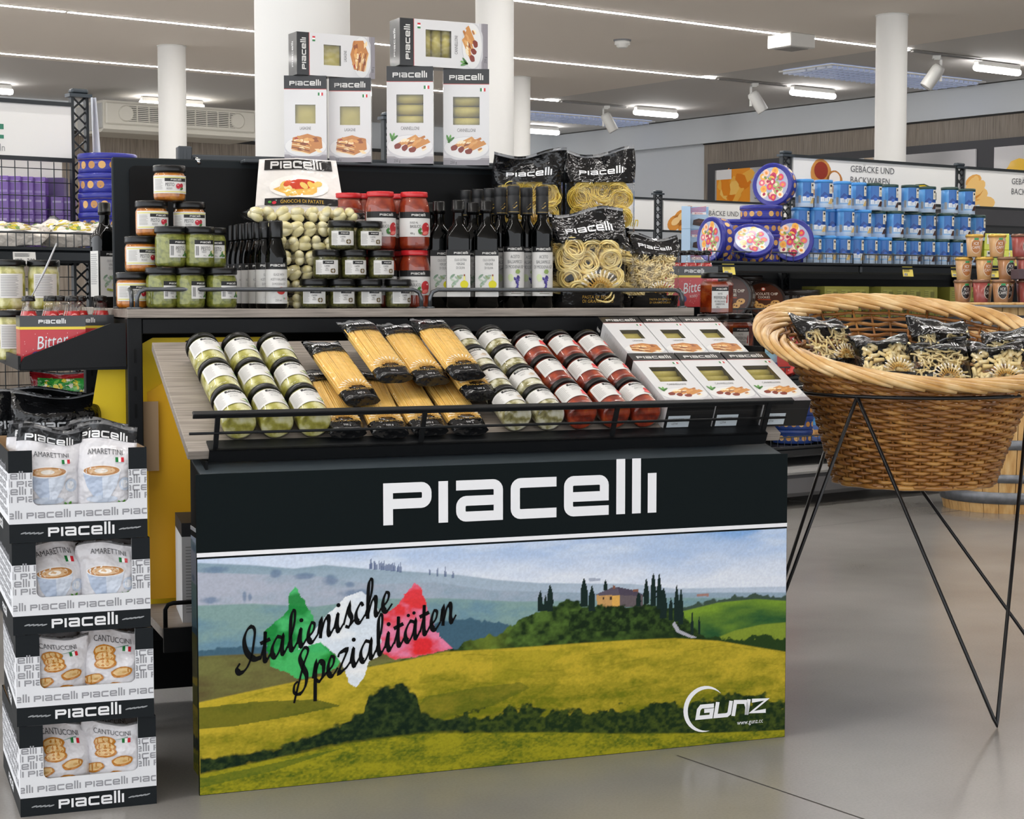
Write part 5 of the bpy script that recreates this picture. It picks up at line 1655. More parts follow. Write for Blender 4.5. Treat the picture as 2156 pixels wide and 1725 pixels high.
# ------------------------------------------------------------------ boxed pasta
def food(pr, kind, w, z, s, L=3):
    """plate with baked pasta, printed"""
    pr.ell(0, z, w * .5, s * .36, C('#c9c9cc'), L, 26).ell(0, z + s * .03, w * .485, s * .31, C('#e2e2e1'), L + .3, 26)
    base = ('#b5743a', '#c98a4a', '#e0ad6a', '#8f4f26', '#d99a55')
    if kind == 'lasagne':
        pr.poly([(-w * .34, z - s * .05), (-w * .30, z + s * .30), (w * .05, z + s * .42), (w * .38, z + s * .28), (w * .40, z - s * .02), (w * .1, z - s * .2)], C('#c07f42'), L + .6)
        for i in range(20):
            rg = random.Random(i)
            pr.ell(rg.uniform(-.27, .32) * w, z + rg.uniform(-.1, .32) * s, w * .08, s * .05, C(rg.choice(base + ('#f0d7a8', '#a83e22'))), L + .8 + i * .03, 8, rg.uniform(-.4, .6), .5, i)
        for k in range(4):
            y0 = z + s * (.2 - k * .09)
            pr.poly([(-w * .33, y0), (-w * .1, y0 - s * .05), (w * .1, y0 - s * .12), (w * .1, y0 - s * .15), (-w * .1, y0 - s * .08), (-w * .33, y0 - s * .03)], C(('#7c3d1c', '#eccf9a')[k % 2]), L + 1.6)
    else:
        for k in range(3):
            pr.poly([(-w * (.30 - k * .16), z - s * (.02 + .05 * k)), (-w * (.26 - k * .16), z + s * (.12 - .02 * k)), (w * (.12 + k * .13), z + s * (.36 - .06 * k)), (w * (.2 + k * .12), z + s * (.26 - .06 * k))], C(('#cf9350', '#d9a262', '#c98a46')[k]), L + .6 + k * .2)
            pr.ell(-w * (.27 - k * .16), z + s * (.03 - .05 * k), w * .075, s * .085, C('#7e2c18'), L + 1.4, 10, .3, .4, k)
        for i in range(16):
            rg = random.Random(i + 9)
            pr.ell(rg.uniform(-.2, .32) * w, z + rg.uniform(-.06, .3) * s, w * .06, s * .035, C(rg.choice(base + ('#f3e3c0',))), L + 1.6 + i * .03, 8, .5, .5, i)
        for ro in (.7, 1.3, 1.9):
            pr.ell(-w * .38 + math.cos(ro) * w * .06, z + s * .2 + math.sin(ro) * s * .09, w * .10, s * .035, C(('#4f8a3c', '#3c7431', '#6aa552')[int(ro * 2) % 3]), L + 2, 8, ro)
def pasta_box(kind, w, h, d):
    big = kind == 'cannelloni'
    wx, wz0, wz1 = (w * .29, h * .42, h * .71) if big else (w * .24, h * .44, h * .66)
    wh = C('#d8d8d9')
    mb = MB()
    # carton: front built as a frame round the window, other faces plain
    zt = h * (.845 if big else .845)
    for (x0, z0, x1, z1) in ((-w / 2, 0, w / 2, wz0), (-w / 2, wz1, w / 2, zt), (-w / 2, wz0, -wx, wz1), (wx, wz0, w / 2, wz1)):
        mb.add([(x0, -d / 2, z0), (x1, -d / 2, z0), (x1, -d / 2, z1), (x0, -d / 2, z1)], [(0, 1, 2, 3)], wh)
    mb.add([(-w / 2, -d / 2, zt), (w / 2, -d / 2, zt), (w / 2, -d / 2, h), (-w / 2, -d / 2, h)], [(0, 1, 2, 3)], BK)
    for sx in (-1, 1):
        x = sx * w / 2
        for z0, z1, c in ((0, zt, wh), (zt, h, BK)):
            q = [(x, -d / 2, z0), (x, d / 2, z0), (x, d / 2, z1), (x, -d / 2, z1)]
            mb.add(q, [(0, 1, 2, 3) if sx > 0 else (3, 2, 1, 0)], c)
    mb.add([(-w / 2, d / 2, 0), (w / 2, d / 2, 0), (w / 2, d / 2, h), (-w / 2, d / 2, h)], [(3, 2, 1, 0)], wh)
    mb.add([(-w / 2, -d / 2, h), (w / 2, -d / 2, h), (w / 2, d / 2, h), (-w / 2, d / 2, h)], [(0, 1, 2, 3)], BK)
    mb.add([(-w / 2, -d / 2, 0), (w / 2, -d / 2, 0), (w / 2, d / 2, 0), (-w / 2, d / 2, 0)], [(3, 2, 1, 0)], BK)
    # window reveal
    for a, b in (((-wx, wz0), (wx, wz0)), ((wx, wz0), (wx, wz1)), ((wx, wz1), (-wx, wz1)), ((-wx, wz1), (-wx, wz0))):
        mb.add([(a[0], -d / 2, a[1]), (b[0], -d / 2, b[1]), (b[0], -d / 2 + .012, b[1]), (a[0], -d / 2 + .012, a[1])], [(0, 1, 2, 3)], C('#3a3a30'))
    pr = Print()
    pr.rect(-w / 2, zt - .0012, w / 2, zt, C('#c8433a'), 1)
    pr.logo(0, h * .91, w * .74, WL, 2).flag(w * .36, h * .785, w * .12, 2)
    pr.text(kind.upper(), 0, wz0 - h * .055, h * .036, C('#6d6b6b'), 2, .62)
    pr.rect(-w / 2, 0, w / 2, h * .075, C('#9b979c'), 1).rect(-w / 2, h * .075, w / 2, h * .10, C('#c9c7ca'), 1)
    food(pr, kind, w, h * (.17 if big else .16), h * .36 if big else h * .38, 2)
    pr.rect(-w / 2, 0, w / 2, h * .055, C('#8d898f'), 4.5).text('250 g' if big else '500 g', -w * .28, h * .03, h * .028, C('#3a383c'), 5, .8)
    pr.apply(mb, map_front(-d / 2), 0, .0002)
    # ends: small word mark, bottom with date sticker, top word mark
    Print().logo(0, 0, w * .6, C('#d6d6d6'), 1).apply(mb, lambda x, y, l: (x, y, h + l), 0, .0004)
    Print().logo(h * .0 + .0, 0, d * .95, WL, 1).apply(mb, lambda x, y, l: (-w / 2 - l, -y, h * .92 + x * .0 + x * .38), 0, .0004)
    ps = Print().rect(-w * .44, -d * .42, w * .02, d * .02, C('#c9d3da'), 1).text('03/04/2022', -w * .22, -d * .12, .006, GT, 2, .75).text('L2714', -w * .28, -d * .28, .0055, GT, 2, .75).rect(-w / 2, d * .18, w / 2, d * .19, C('#3a3c3e'), 1)
    ps.apply(mb, lambda x, y, l: (x, y * -1, -l), 0, .0004, True)
    Print().lines(-d * .4, h * .1, d * .35, h * .75, 26, C('#bdbcbb'), 1, .4).apply(mb, lambda x, y, l: (-w / 2 - l, -x, y), 0, .0003)
    parts = [('carton', mb.mesh('carton', GLOSS), None)]
    if big:
        r = (wz1 - wz0) / 5.2
        tb = MB().lathe([(r, -wx * 1.2), (r, wx * 1.2)], 18, M=Matrix.Rotation(math.pi / 2, 4, 'Y')).mesh('pasta_tube', PASTABOX_SHADED)
        for k in range(3):
            parts.append(('pasta_tube', tb, T(0, -d / 2 + .004 + r + .004, wz0 + r * .5 + k * r * 2.05)))
    else:
        parts.append(('pasta_sheet', MB().box((-wx * 1.2, -d / 2 + .010, wz0 - .01), (wx * 1.2, -d / 2 + .014, wz1 + .01)).mesh('pasta_sheet', PASTABOX_SHADED), None))
    parts.append(('window_film', MB().add([(-wx, -d / 2 + .0008, wz0), (wx, -d / 2 + .0008, wz0), (wx, -d / 2 + .0008, wz1), (-wx, -d / 2 + .0008, wz1)], [(0, 1, 2, 3)]).mesh('window_film', WINFILM), None))
    return parts
LW, LH, LD = .105, .211, .055
KW, KH, KD = .118, .246, .066
P_LAS = pasta_box('lasagne', LW, LH, LD)
P_CAN = pasta_box('cannelloni', KW, KH, KD)
ZL = 1.3385
gx = 'boxed pasta on the centre board'
def onledge(px, y):
    t = .868
    s = S_(px, t)
    return T(D0[0] + s * DU[0] + t * DV[0], D0[1] + s * DU[1] + t * DV[1], ZL)
def yaw(a):
    return Matrix.Rotation(a, 4, 'Z')
stamp(P_LAS, 'pasta_box', 'white and black lasagne box standing behind the gnocchi bag', 'pasta box', onledge(648, 0) @ yaw(.06), gx)
stamp(P_LAS, 'pasta_box', 'white and black lasagne box standing upright, fully in view', 'pasta box', onledge(741, 0) @ yaw(.04), gx)
stamp(P_CAN, 'pasta_box', 'white and black cannelloni box standing nearer the lasagne boxes', 'pasta box', onledge(866, 0) @ yaw(.02), gx)
stamp(P_CAN, 'pasta_box', 'white and black cannelloni box standing nearer the black pasta bags', 'pasta box', onledge(982, 0) @ yaw(.05), gx)
def on_side(px, z, a, h, w):
    # lying on its long side, top end turned to the viewer's left
    return onledge(px, 0) @ Matrix.Translation((0, 0, z)) @ yaw(a) @ Matrix.Rotation(-math.pi / 2, 4, 'Y') @ Matrix.Translation((w / 2, 0, -h / 2))
stamp(P_LAS, 'pasta_box', 'lasagne box lying on its side across two standing ones', 'pasta box', on_side(703, LH + .0005, .50, LH, LW), gx)
stamp(P_CAN, 'pasta_box', 'cannelloni box lying on its side across two standing ones', 'pasta box', on_side(926, KH + .0005, .46, KH, KW), gx)

# ------------------------------------------------------------------ goods lying on the sloping board
LAY = Matrix.Rotation(-math.pi / 2, 4, 'X')
def on_tray(x, y, z, yw=0., roll=0.):
    return TRAY @ Matrix.Translation((x, y, .02 + z)) @ yaw(yw) @ LAY @ Matrix.Rotation(roll, 4, 'Z')
def jar_label2(name1, name2, H, col, pic):
    pr = Print(); z0, z1 = .30 * H, .74 * H
    pr.lines(-.04, z0 + .004, -.018, z1 - .003, 9, C('#b9b7b2'), 1)
    pr.rect(-.013, z1 - .008, .024, z1, BK, 1, 8).logo(.006, z1 - .004, .028, WL, 2)
    pr.text(name1, .002, z1 - .016, .0055, C('#8a8a88'), 2, .6).text(name2, .002, z1 - .025, .0055, C('#8a8a88'), 2, .6)
    pic(pr, z0)
    return pr
def pic_arti(pr, z0):
    for i in range(5):
        pr.ell(.022 + .002 * i, z0 + .018, .008, .0028, C(('#7fa06a', '#5f8a52', '#9fb98a')[i % 3]), 2 + .1 * i, 8, .5 + i * .4)
    pr.ell(.018, z0 + .012, .007, .004, C('#e6e2c9'), 3, 9)
def pic_mush(pr, z0):
    pr.ell(.02, z0 + .012, .007, .005, C('#d9cdbd'), 2, 10).ell(.024, z0 + .016, .006, .004, C('#c4b09a'), 3, 10)
def pic_tom(pr, z0):
    pr.ell(.021, z0 + .02, .0105, .0105, C('#d8262c'), 2, 14).ell(.017, z0 + .011, .010, .005, C('#e8686a'), 3, 12, .3)
P_ARTI = jar_proto(.0365, .118, ARTI, BLACKLID, jar_label2('CARCIOFI', 'IN OLIO', .118, None, pic_arti), (.28, .76), .045, .9, .86)
P_MUSH = jar_proto(.0352, .096, MUSH, BLACKLID, jar_label2('FUNGHI', 'MISTI', .096, None, pic_mush), (.28, .76), .045, .92, .85)
P_TOMA = jar_proto(.0365, .118, TOMA, BLACKLID, jar_label2('POMODORI', 'ESSICCATI', .118, None, pic_tom), (.28, .76), .045, .9, .86)
rown3 = ('front', 'middle', 'back'); rown4 = ('front', 'second', 'third', 'back')
for c, x in enumerate((.109, .187, .266)):
    for r in range(3):
        y = .032 + r * .1205
        stamp(P_ARTI, 'artichoke_jar', 'artichoke jar lying on the sloping board, %s row, %s' % (rown3[r], ('nearest the bare wood edge', 'middle column', 'nearest the spaghetti')[c]), 'jar', on_tray(x - r * .006, y, .037, .045, (-.1, .1, .0)[(c + r) % 3]), 'artichoke jars on the sloping board')
for c, x in enumerate((.715, .792)):
    for r in range(4):
        y = .032 + r * .0985
        stamp(P_MUSH, 'mushroom_jar', 'jar of pale mushrooms lying on the sloping board, %s row, %s' % (rown4[r], ('beside the spaghetti', 'beside the dried tomatoes')[c]), 'jar', on_tray(x - r * .005, y, .0357, .05, (-.2, .0, -.5, .1)[(c + r) % 4]), 'mushroom jars on the sloping board')
for c, x in enumerate((.867, .948, 1.022)):
    for r in range(3):
        y = .032 + r * .1205
        stamp(P_TOMA, 'dried_tomato_jar', 'jar of dark red dried tomatoes lying on the slope, %s row, %s' % (rown3[r], ('beside the mushrooms', 'middle column', 'beside the pasta boxes')[c]), 'jar', on_tray(x - r * .005, y, .037, .045, (0, .15, -.1)[(c + r) % 3]), 'dried tomato jars on the sloping board')
for c, x in enumerate((1.124, 1.245, 1.367)):
    nm = ('nearest the tomato jars', 'in the middle', 'overhanging the board end')[c]
    stamp(P_CAN, 'pasta_box', 'cannelloni box lying face up on the slope, front row, %s' % nm, 'pasta box', on_tray(x, .03, KD / 2 + .0005), 'boxed pasta on the sloping board')
for c, x in enumerate((1.13, 1.238, 1.345)):
    nm = ('nearest the tomato jars', 'in the middle', 'at the board end')[c]
    stamp(P_LAS, 'pasta_box', 'lasagne box lying face up on the slope, back row, %s' % nm, 'pasta box', on_tray(x, .281, LD / 2 + .0005), 'boxed pasta on the sloping board')

# spaghetti
SPAG = noise_mat('spaghetti_strands', ['#e8b858', '#f2c66a', '#fad484'], 300, .5, (1, 1, .02))
def spaghetti_pack(seed):
    w, h, d = .086, .285, .03
    S = bag_surface(w, h, d, seed, 0, .45, .1, .7, .84)
    pr = Print()
    pr.logo(0, h * .845, w * .78, C('#e6e7e9'), 2)
    pr.text('SPAGHETTI', .004, h * .765, .0075, C('#5a4a26'), 2, .85).text('No. 2', .004, h * .73, .007, C('#5a4a26'), 2, .85)
    wheat(pr, .0, h * .12, w * .46, 2)
    pr.text('PASTA DI SEMOLA', .0, h * .105, .0055, C('#b9923f'), 3, .9).text('500 g', .0, h * .055, .006, C('#c9c9c9'), 3, .9)
    me = weld(bag_meshes(S, w, h, .26, .15, pr, nu=14, nv=24))
    rg = random.Random(seed)
    mb = MB()
    for i in range(30):
        x = -w * .43 + w * .86 * i / 29 + rg.uniform(-.0006, .0006)
        e = 1 - (abs(x) / (w * .5)) ** 3
        mb.tube([(x, -d * .36 * e + rg.uniform(-.0006, .0006), h * .1), (x + rg.uniform(-.002, .002), -d * .36 * e, h * .82)], .0019, 5)
    mb.box((-w * .42, -d * .24, h * .1), (w * .42, d * .3, h * .81))
    return [('bag_film', me, None), ('spaghetti', mb.mesh('spaghetti', SPAG), None, None, None, 'stuff')]
sp = [spaghetti_pack(i + 30) for i in range(3)]
gs = 'spaghetti packs on the sloping board'
for (x, y, z, yw, k, lab) in ((.335, .02, .018, .02, 0, 'bottom spaghetti pack beside the artichoke jars'), (.425, .015, .018, -.03, 1, 'bottom spaghetti pack, second from the artichoke jars'), (.515, .02, .018, .02, 2, 'bottom spaghetti pack, third from the artichoke jars'), (.605, .018, .018, .03, 0, 'bottom spaghetti pack beside the mushroom jars'),
                              (.655, .11, .05, .04, 1, 'spaghetti pack tucked against the mushroom jars'),
                              (.383, .10, .050, .1, 2, 'crooked spaghetti pack on top beside the artichoke jars'), (.468, .155, .074, .08, 0, 'spaghetti pack on top, second from the artichoke jars'), (.556, .165, .060, .05, 1, 'spaghetti pack on top, widest in view'), (.632, .15, .080, .06, 2, 'spaghetti pack on top, nearest the mushroom jars')):
    stamp(sp[k], 'spaghetti_pack', lab, 'spaghetti pack', on_tray(x, y, z, yw), gs)
# ------------------------------------------------------------------ stacked tray cartons beside the rack
def tray_carton():
    W, D, H = .260, .39, .1765
    g, wh = C('#1f2326'), C('#e8eaee')
    mb = MB()
    xa, xb, zc = .17 * W, .865 * W, .40 * H
    zb, zm = .205 * H, .76 * H         # black foot band, black corner top
    def frontish(fm, fl):
        quads = [(0, 0, W, zb, g), (0, zb, W, zc, wh), (0, zc, xa, zm, wh), (xb, zc, W, zm, wh), (0, zm, xa, H, g), (xb, zm, W, H, g)]
        for x0, z0, x1, z1, c in quads:
            mb.add([fm(x0, z0, 0), fm(x1, z0, 0), fm(x1, z1, 0), fm(x0, z1, 0)], [(0, 1, 2, 3) if not fl else (3, 2, 1, 0)], c)
        # rounded cut-out corners
        r = .012
        for cx, a0 in ((xa, 180), (xb, 270)):
            px = cx if a0 == 180 else cx
            P = arc(cx + (r if a0 == 180 else -r), zc + r, r, a0, a0 + 90, 5)
            mb.add([fm(a, b, .0002) for a, b in P + [(cx, zc)]], [list(range(len(P) + 1))], wh)
        pr = Print()
        gy = C('#9a9ba0')
        rowh = .073 * H * 1.35
        z = zc - .02 * H - rowh * .5
        def row(x0, x1, z, off):
            x = x0 - off
            lw = .082
            while x < x1:
                for q in LOGO:
                    pts = [(x + lw / 2 + a * lw, z + b * lw) for a, b in q]
                    pts = clip_poly(clip_poly(pts, 0, x0 + .001, 1), 0, x1 - .001, -1)
                    if len(pts) > 2:
                        pr.poly(pts, gy, 1)
                x += lw + .008
        row(0, W, zb + .055 * H + .006, .058)
        for k in range(4):
            row(0, xa, zc + .02 * H + .009 + k * .084 * H, .05 if k % 2 else .075)
            row(xb, W, zc + .02 * H + .009 + k * .084 * H, .03 if k % 2 else .06)
        pr.logo(W * .515, zb * .52, .125, C('#f0f1f3'), 2)
        for sx in (-1, 1):
            cx = W * .515 + sx * .092
            for k in range(5):
                pr.ell(cx + (k - 2) * .008, zb * .52 + sx * .0004 * k, .006, .0014, C('#9fa3a6'), 2, 8, .25)
        pr.apply(mb, fm, 0, .0003, fl)
        # kraft thickness along the cut
        for (a, b) in (((xa, H), (xa, zc)), ((xa, zc), (xb, zc)), ((xb, zc), (xb, H))):
            p, q = fm(a[0], a[1], 0), fm(b[0], b[1], 0)
            p2, q2 = fm(a[0], a[1], -.003), fm(b[0], b[1], -.003)
            mb.add([p, q, q2, p2], [(0, 1, 2, 3)], C('#c9cdd0'))
    frontish(lambda x, z, l: (x, -l, z), False)
    # other three walls
    def side(fm, L):
        for z0, z1, c in ((0, zb, g), (zb, zm, wh), (zm, H, g)):
            mb.add([fm(0, z0, 0), fm(L, z0, 0), fm(L, z1, 0), fm(0, z1, 0)], [(0, 1, 2, 3)], c)
        pr = Print()
        gy = C('#9a9ba0')
        for k in range(6):
            z = zb + .02 + k * .0165
            x = .012 - (k % 2) * .03
            while x < L - .05:
                for q in LOGO:
                    pts = [(x + .041 + a * .082, z + b * .082) for a, b in q]
                    pts = clip_poly(clip_poly(pts, 0, .002, 1), 0, L - .002, -1)
                    if len(pts) > 2:
                        pr.poly(pts, gy, 1)
                x += .09
        pr.logo(L * .5, zb * .52, .11, C('#f0f1f3'), 2)
        pr.apply(mb, fm, 0, .0003)
    side(lambda x, z, l: (-l, D - x, z), D)
    side(lambda x, z, l: (W + l, x, z), D)
    side(lambda x, z, l: (W - x, D + l, z), W)
    mb.add([(0, 0, .001), (W, 0, .001), (W, D, .001), (0, D, .001)], [(0, 1, 2, 3)], C('#b79a78'))
    # inner faces
    for (a, b) in (((.003, .003), (.003, D - .003)), ((W - .003, D - .003), (W - .003, .003)), ((.003, D - .003), (W - .003, D - .003))):
        mb.add([(a[0], a[1], 0), (b[0], b[1], 0), (b[0], b[1], H), (a[0], a[1], H)], [(0, 1, 2, 3)], C('#a88c6c'))
    return mb.mesh('carton', SATIN), W, D, H
CART, CW_, CD_, CH_ = tray_carton()
def biscuit_bag(kind, seed, h=.222):
    w, d = .122, .075
    S = bag_surface(w, h, d, seed, -.05 if seed % 2 else .04, .8)
    pr = Print()
    zt = .184
    if h > .2:
        pr.logo(-.002, zt + .011, w * .74, C('#e6e7e9'), 2)
    zo = 0 if h > .2 else -.016
    pr.text('AMARETTINI' if kind == 'a' else 'CANTUCCINI', .0, .165 + zo, .0105, C('#55565a'), 2, .8).flag(w * .22, .150 + zo, w * .13, 2)
    hh, h = h, .215
    if kind == 'a':
        cx, cz = -.008, .098 + zo
        pr.poly([(cx - .036, cz + .03), (cx + .036, cz + .03), (cx + .028, cz), (cx + .014, cz - .022), (cx - .014, cz - .022), (cx - .028, cz)], C('#b4c2d8'), 1)
        pr.poly([(cx + .0, cz + .03), (cx + .036, cz + .03), (cx + .028, cz), (cx + .014, cz - .022), (cx + .002, cz - .022)], C('#d3dcea'), 1.4)
        pr.ell(cx, cz + .031, .037, .0115, C('#e8e6e6'), 2, 22).ell(cx, cz + .031, .034, .0095, C('#b9824a'), 2.4, 22).ell(cx, cz + .031, .026, .007, C('#d9b48a'), 2.8, 18).ell(cx - .001, cz + .031, .013, .0045, C('#f3ece2'), 3.2, 14)
        pr.ell(cx, cz - .024, .03, .007, C('#c3cddc'), 1.2, 18)
        pr.ell(cx + .044, cz + .004, .012, .013, C('#c5d0e0'), .8, 14).ell(cx + .043, cz + .004, .007, .008, C('#e6e8ec'), 1, 12)
        for i, (x, z) in enumerate(((.03, .25), (.042, .22), (.0, .205), (-.03, .2))):
            pr.ell(x, h * z, .0125, .009, C(('#b98f4e', '#c79a5c')[i % 2]), 3 + i * .2, 12, .3, .25, i)
        pr.ell(.032, h * .30, .008, .003, C('#5f9a3c'), 4, 7, 1.1).ell(.026, h * .295, .008, .003, C('#4f8a34'), 4, 7, 2)
    else:
        for i, (x, z, ro) in enumerate(((-.015, .60, .1), (-.013, .55, -.05), (-.012, .50, .05), (.02, .42, .15), (-.035, .36, .3), (.01, .28, -.1), (.035, .22, .2), (-.03, .21, -.1))):
            pr.ell(x, h * z, .021, .0105, C('#b9792c'), 2 + i * .5, 16, ro, .12, i).ell(x, h * z + .001, .017, .0075, C('#e0bd84'), 2.25 + i * .5, 14, ro, .15, i + 4)
            pr.ell(x + .005, h * z, .005, .0025, C('#cfa262'), 2.4 + i * .5, 8, ro)
        pr.poly([(.0, h * .62), (.03, h * .65), (.03, h * .66)], C('#6f9a8a'), 2)
        pr.text('175 g', -.01, h * .1, .008, C('#55565a'), 3, .8)
    base = lambda u, v: C('#25272a') if v * hh > .184 else C('#dddce0')
    mb = bag_meshes(S, w, hh, 0, 0, pr, base=base, win=False, nu=16, nv=26)
    weld(mb)
    return [('bag_film', mb, None)]
PB = {('a', i): biscuit_bag('a', 50 + i) for i in range(2)}
PB.update({('s', i): biscuit_bag('a', 54 + i, .172) for i in range(2)})
PB.update({('c', i): biscuit_bag('c', 60 + i, .172) for i in range(2)})
SY = math.radians(20.2)
for k in range(4):
    M = T(-.945 - .003 * k, 3.296 - .003 * k, k * (CH_ + .0008), SY + (.012, -.01, .006, .01)[k])
    e = empty('tray_carton', 'black and white printed tray carton, %s' % ('at the floor, with broken biscuit bags', 'second from the floor, with almond biscuit bags', 'third from the floor, with coffee cup bags', 'on top of the stack, with bags standing proud')[k], 'carton', M, 'stacked tray cartons')
    link('carton', CART, e)
    kind = 'c' if k < 2 else 'a'
    hs = .76 if k < 3 else 1.0
    for j, (x, yy) in enumerate(((.08, .055), (.188, .05), (.07, .15), (.185, .15))):
        if k < 3:
            Mb = M @ T(x, yy, .003, (.12, -.2, 0, .1)[j] + .1 * (k - 1), .05)
        else:
            Mb = M @ T(x, yy, .003, (.08, -.12, .1, -.1)[j])
        stamp(PB[('s' if k == 2 else kind, (j + k) % 2)], 'biscuit_bag', 'white %s bag in the %s tray carton, %s' % ('almond biscuit' if kind == 'c' else 'coffee cup', ('bottom', 'second', 'third', 'top')[k], ('front, outer side', 'front, beside the rack', 'rear, outer side', 'rear, beside the rack')[j]), 'biscuit bag', Mb, 'biscuit bags in the cartons')

# ------------------------------------------------------------------ end shelf of the rack with bitter packs
rpart('end_shelf', MB().box((-.285, .575, .835), (-.05, 1.2, .845)), POWDER)
rpart('end_plate', MB().prism([(-.052, .842), (-.052, .94), (-.085, .94), (-.275, .866), (-.287, .846), (-.283, .838)], .566, .574), POWDER)
rpart('end_plate', MB().prism([(-.052, .842), (-.052, .94), (-.085, .94), (-.275, .866), (-.287, .846), (-.283, .838)], 1.15, 1.158), POWDER)
rpart('end_lip', MB().box((-.289, .566, .838), (-.283, 1.158, .868)), POWDER)
rpart('low_end_shelf', MB().box((-.32, .575, .635), (-.05, 1.15, .645)), POWDER)
rpart('low_end_lip', MB().box((-.326, .566, .635), (-.32, 1.158, .668)), POWDER)
REDDRINK = mat('red_drink', '#b4141c', .1, 0, .3)
def bitter_pack():
    w, d, h = .144, .096, .112
    red, bk = C('#bf1f2c'), C('#25272a')
    mb = MB()
    z1 = .086
    for fm, W_, fl in ((lambda x, z, l: (x, -l, z), w, 0), (lambda x, z, l: (w - x, d + l, z), w, 0), (lambda x, z, l: (-l, d - x, z), d, 0), (lambda x, z, l: (w + l, x, z), d, 0)):
        pr = Print()
        pr.rect(0, 0, W_, z1, red, 0).rect(0, z1, W_, h, bk, 0).rect(0, z1 - .005, W_, z1 + .001, C('#e8cf2b'), 1)
        if W_ == w:
            pr.logo(w * .49, z1 + .0125, .06, C('#e9eaec'), 2)
            pr.text('Bitter', w * .5, .056, .030, C('#dfe3e8'), 2, .72, .14, 'c', .3).text('ROSSO', w * .48, .03, .007, C('#f0e9e9'), 2, .8, .1)
            pr.ell(.036, .022, .012, .010, C('#33307a'), 1.5, 12)
        rg = random.Random(4)
        for i in range(46):
            pr.ell(rg.uniform(.004, W_ - .004), rg.uniform(.003, z1 - .01), .0009, .0013, C('#e59a9a'), 1.2, 6)
        pr.apply(mb, fm, 0, .0003)
    return mb.mesh('carrier', GLOSS), w, d, h
BPK, bw, bd, bh = bitter_pack()
bb = MB().lathe([(.02, .002), (.0225, .006), (.0225, .09), (.019, .105), (.0125, .128), (.0105, .145)], 18).mesh('glass', GLASS)
bl = MB().lathe([(.019, .003), (.0215, .007), (.0215, .09), (.018, .104), (.0135, .121), (.0005, .121)], 16).mesh('drink', REDDRINK)
cw = MB()
for i in range(20):
    a = 2 * math.pi * i / 20
cw.lathe([(.0125, .143), (.0135, .145), (.0122, .15), (.0118, .155), (.0005, .1565)], 20)
bc = cw.mesh('crown_cap', BLACKLID)
P_BIT = [('glass', bb, None), ('drink', bl, None), ('crown_cap', bc, None)]
def bitter(M, lab, tagw):
    e = empty('drink_carrier', lab, 'drink carton', M, 'red bitter drink cartons')
    link('carrier', BPK, e)
    for i in range(3):
        for j in range(2):
            stamp(P_BIT, 'drink_bottle', 'small red bottle in the %s, %s row, %s' % (tagw, ('front', 'rear')[j], ('first', 'middle', 'last')[i]), 'bottle', M @ T(.024 + i * .048, .024 + j * .048, .001), 'red bitter bottles')
bitter(DM(-.281, .60, .8455, 0), 'red bitter drink carton with small bottles behind the sloping side plate', 'carton behind the side plate')
bitter(DM(-.20, .73, .8455, 0), 'red bitter drink carton standing half hidden behind the first', 'half hidden carton')
# tall artichoke jars with ingredient labels
BIGART = jar_proto(.038, .121, ARTI, BLACKLID, Print().lines(-.026, .034, .02, .085, 13, C('#9b9c9c'), 1), (.25, .73), .03, .93, .88)
for i, (s, t) in enumerate(((-.275, .93), (-.195, .93))):
    for lv in (0, 1):
        stamp(BIGART, 'artichoke_jar', 'artichoke jar with small print label, %s, %s' % (('nearer the sweets shelf', 'nearer the oil bottle')[i], ('lower one hidden behind bitter cartons', 'upper one above the bitter bottles')[lv]), 'jar', DM(s, t, .8455 + lv * .1213, .05), 'artichoke jars on the end shelf')
# black bags on the low end shelf
def black_bag(seed, w=.20, h=.15):
    S = bag_surface(w, h, .075, seed, .12, 1.2)
    pr = Print().logo(0, h * .42, w * .62, C('#b9bcc0'), 2)
    return [('bag_film', weld(bag_meshes(S, w, h, 1, .3, pr, win=False, nu=18, nv=20)), None)]
bbg = [black_bag(71), black_bag(74)]
for i, (s, t, rz, z) in enumerate(((-.20, .635, .05, 0), (-.285, .72, .25, 0), (-.12, .75, -.1, 0), (-.21, .82, .1, 0))):
    stamp(bbg[i % 2], 'pasta_bag', 'shiny black pasta bag above the tray cartons, %s' % ('frontmost', 'second, nearer the sweets shelf', 'second, nearer the rack post', 'rearmost')[i], 'pasta bag', DM(s, t, .6455 + z, rz), 'black bags on the low end shelf')
# yellow folded card inside the rack
yc = empty('yellow_card', 'folded bright yellow cardboard standing inside the rack', 'cardboard', DM(0, 0, 0))
link('main_panel', MB().prism([(-.135, .66), (-.105, .835), (.02, .905), (.3, .905), (.3, .27), (.0, .27), (.0, .60), (-.05, .60)], .64, .644).mesh('main_panel', YELLOW), yc)
link('front_panel', MB().prism([(-.0, .30), (.25, .30), (.25, .81), (.05, .81), (.0, .78)], .60, .604).mesh('front_panel', mat('yellow_card_shaded', '#ffc21e', .55)), yc)  # same yellow card, its shaded lower part painted in as amber
link('kraft_flap', MB().prism([(-.018, .60), (.022, .60), (.022, .76), (-.024, .76)], .585, .588).mesh('kraft_flap', KRAFT), yc)
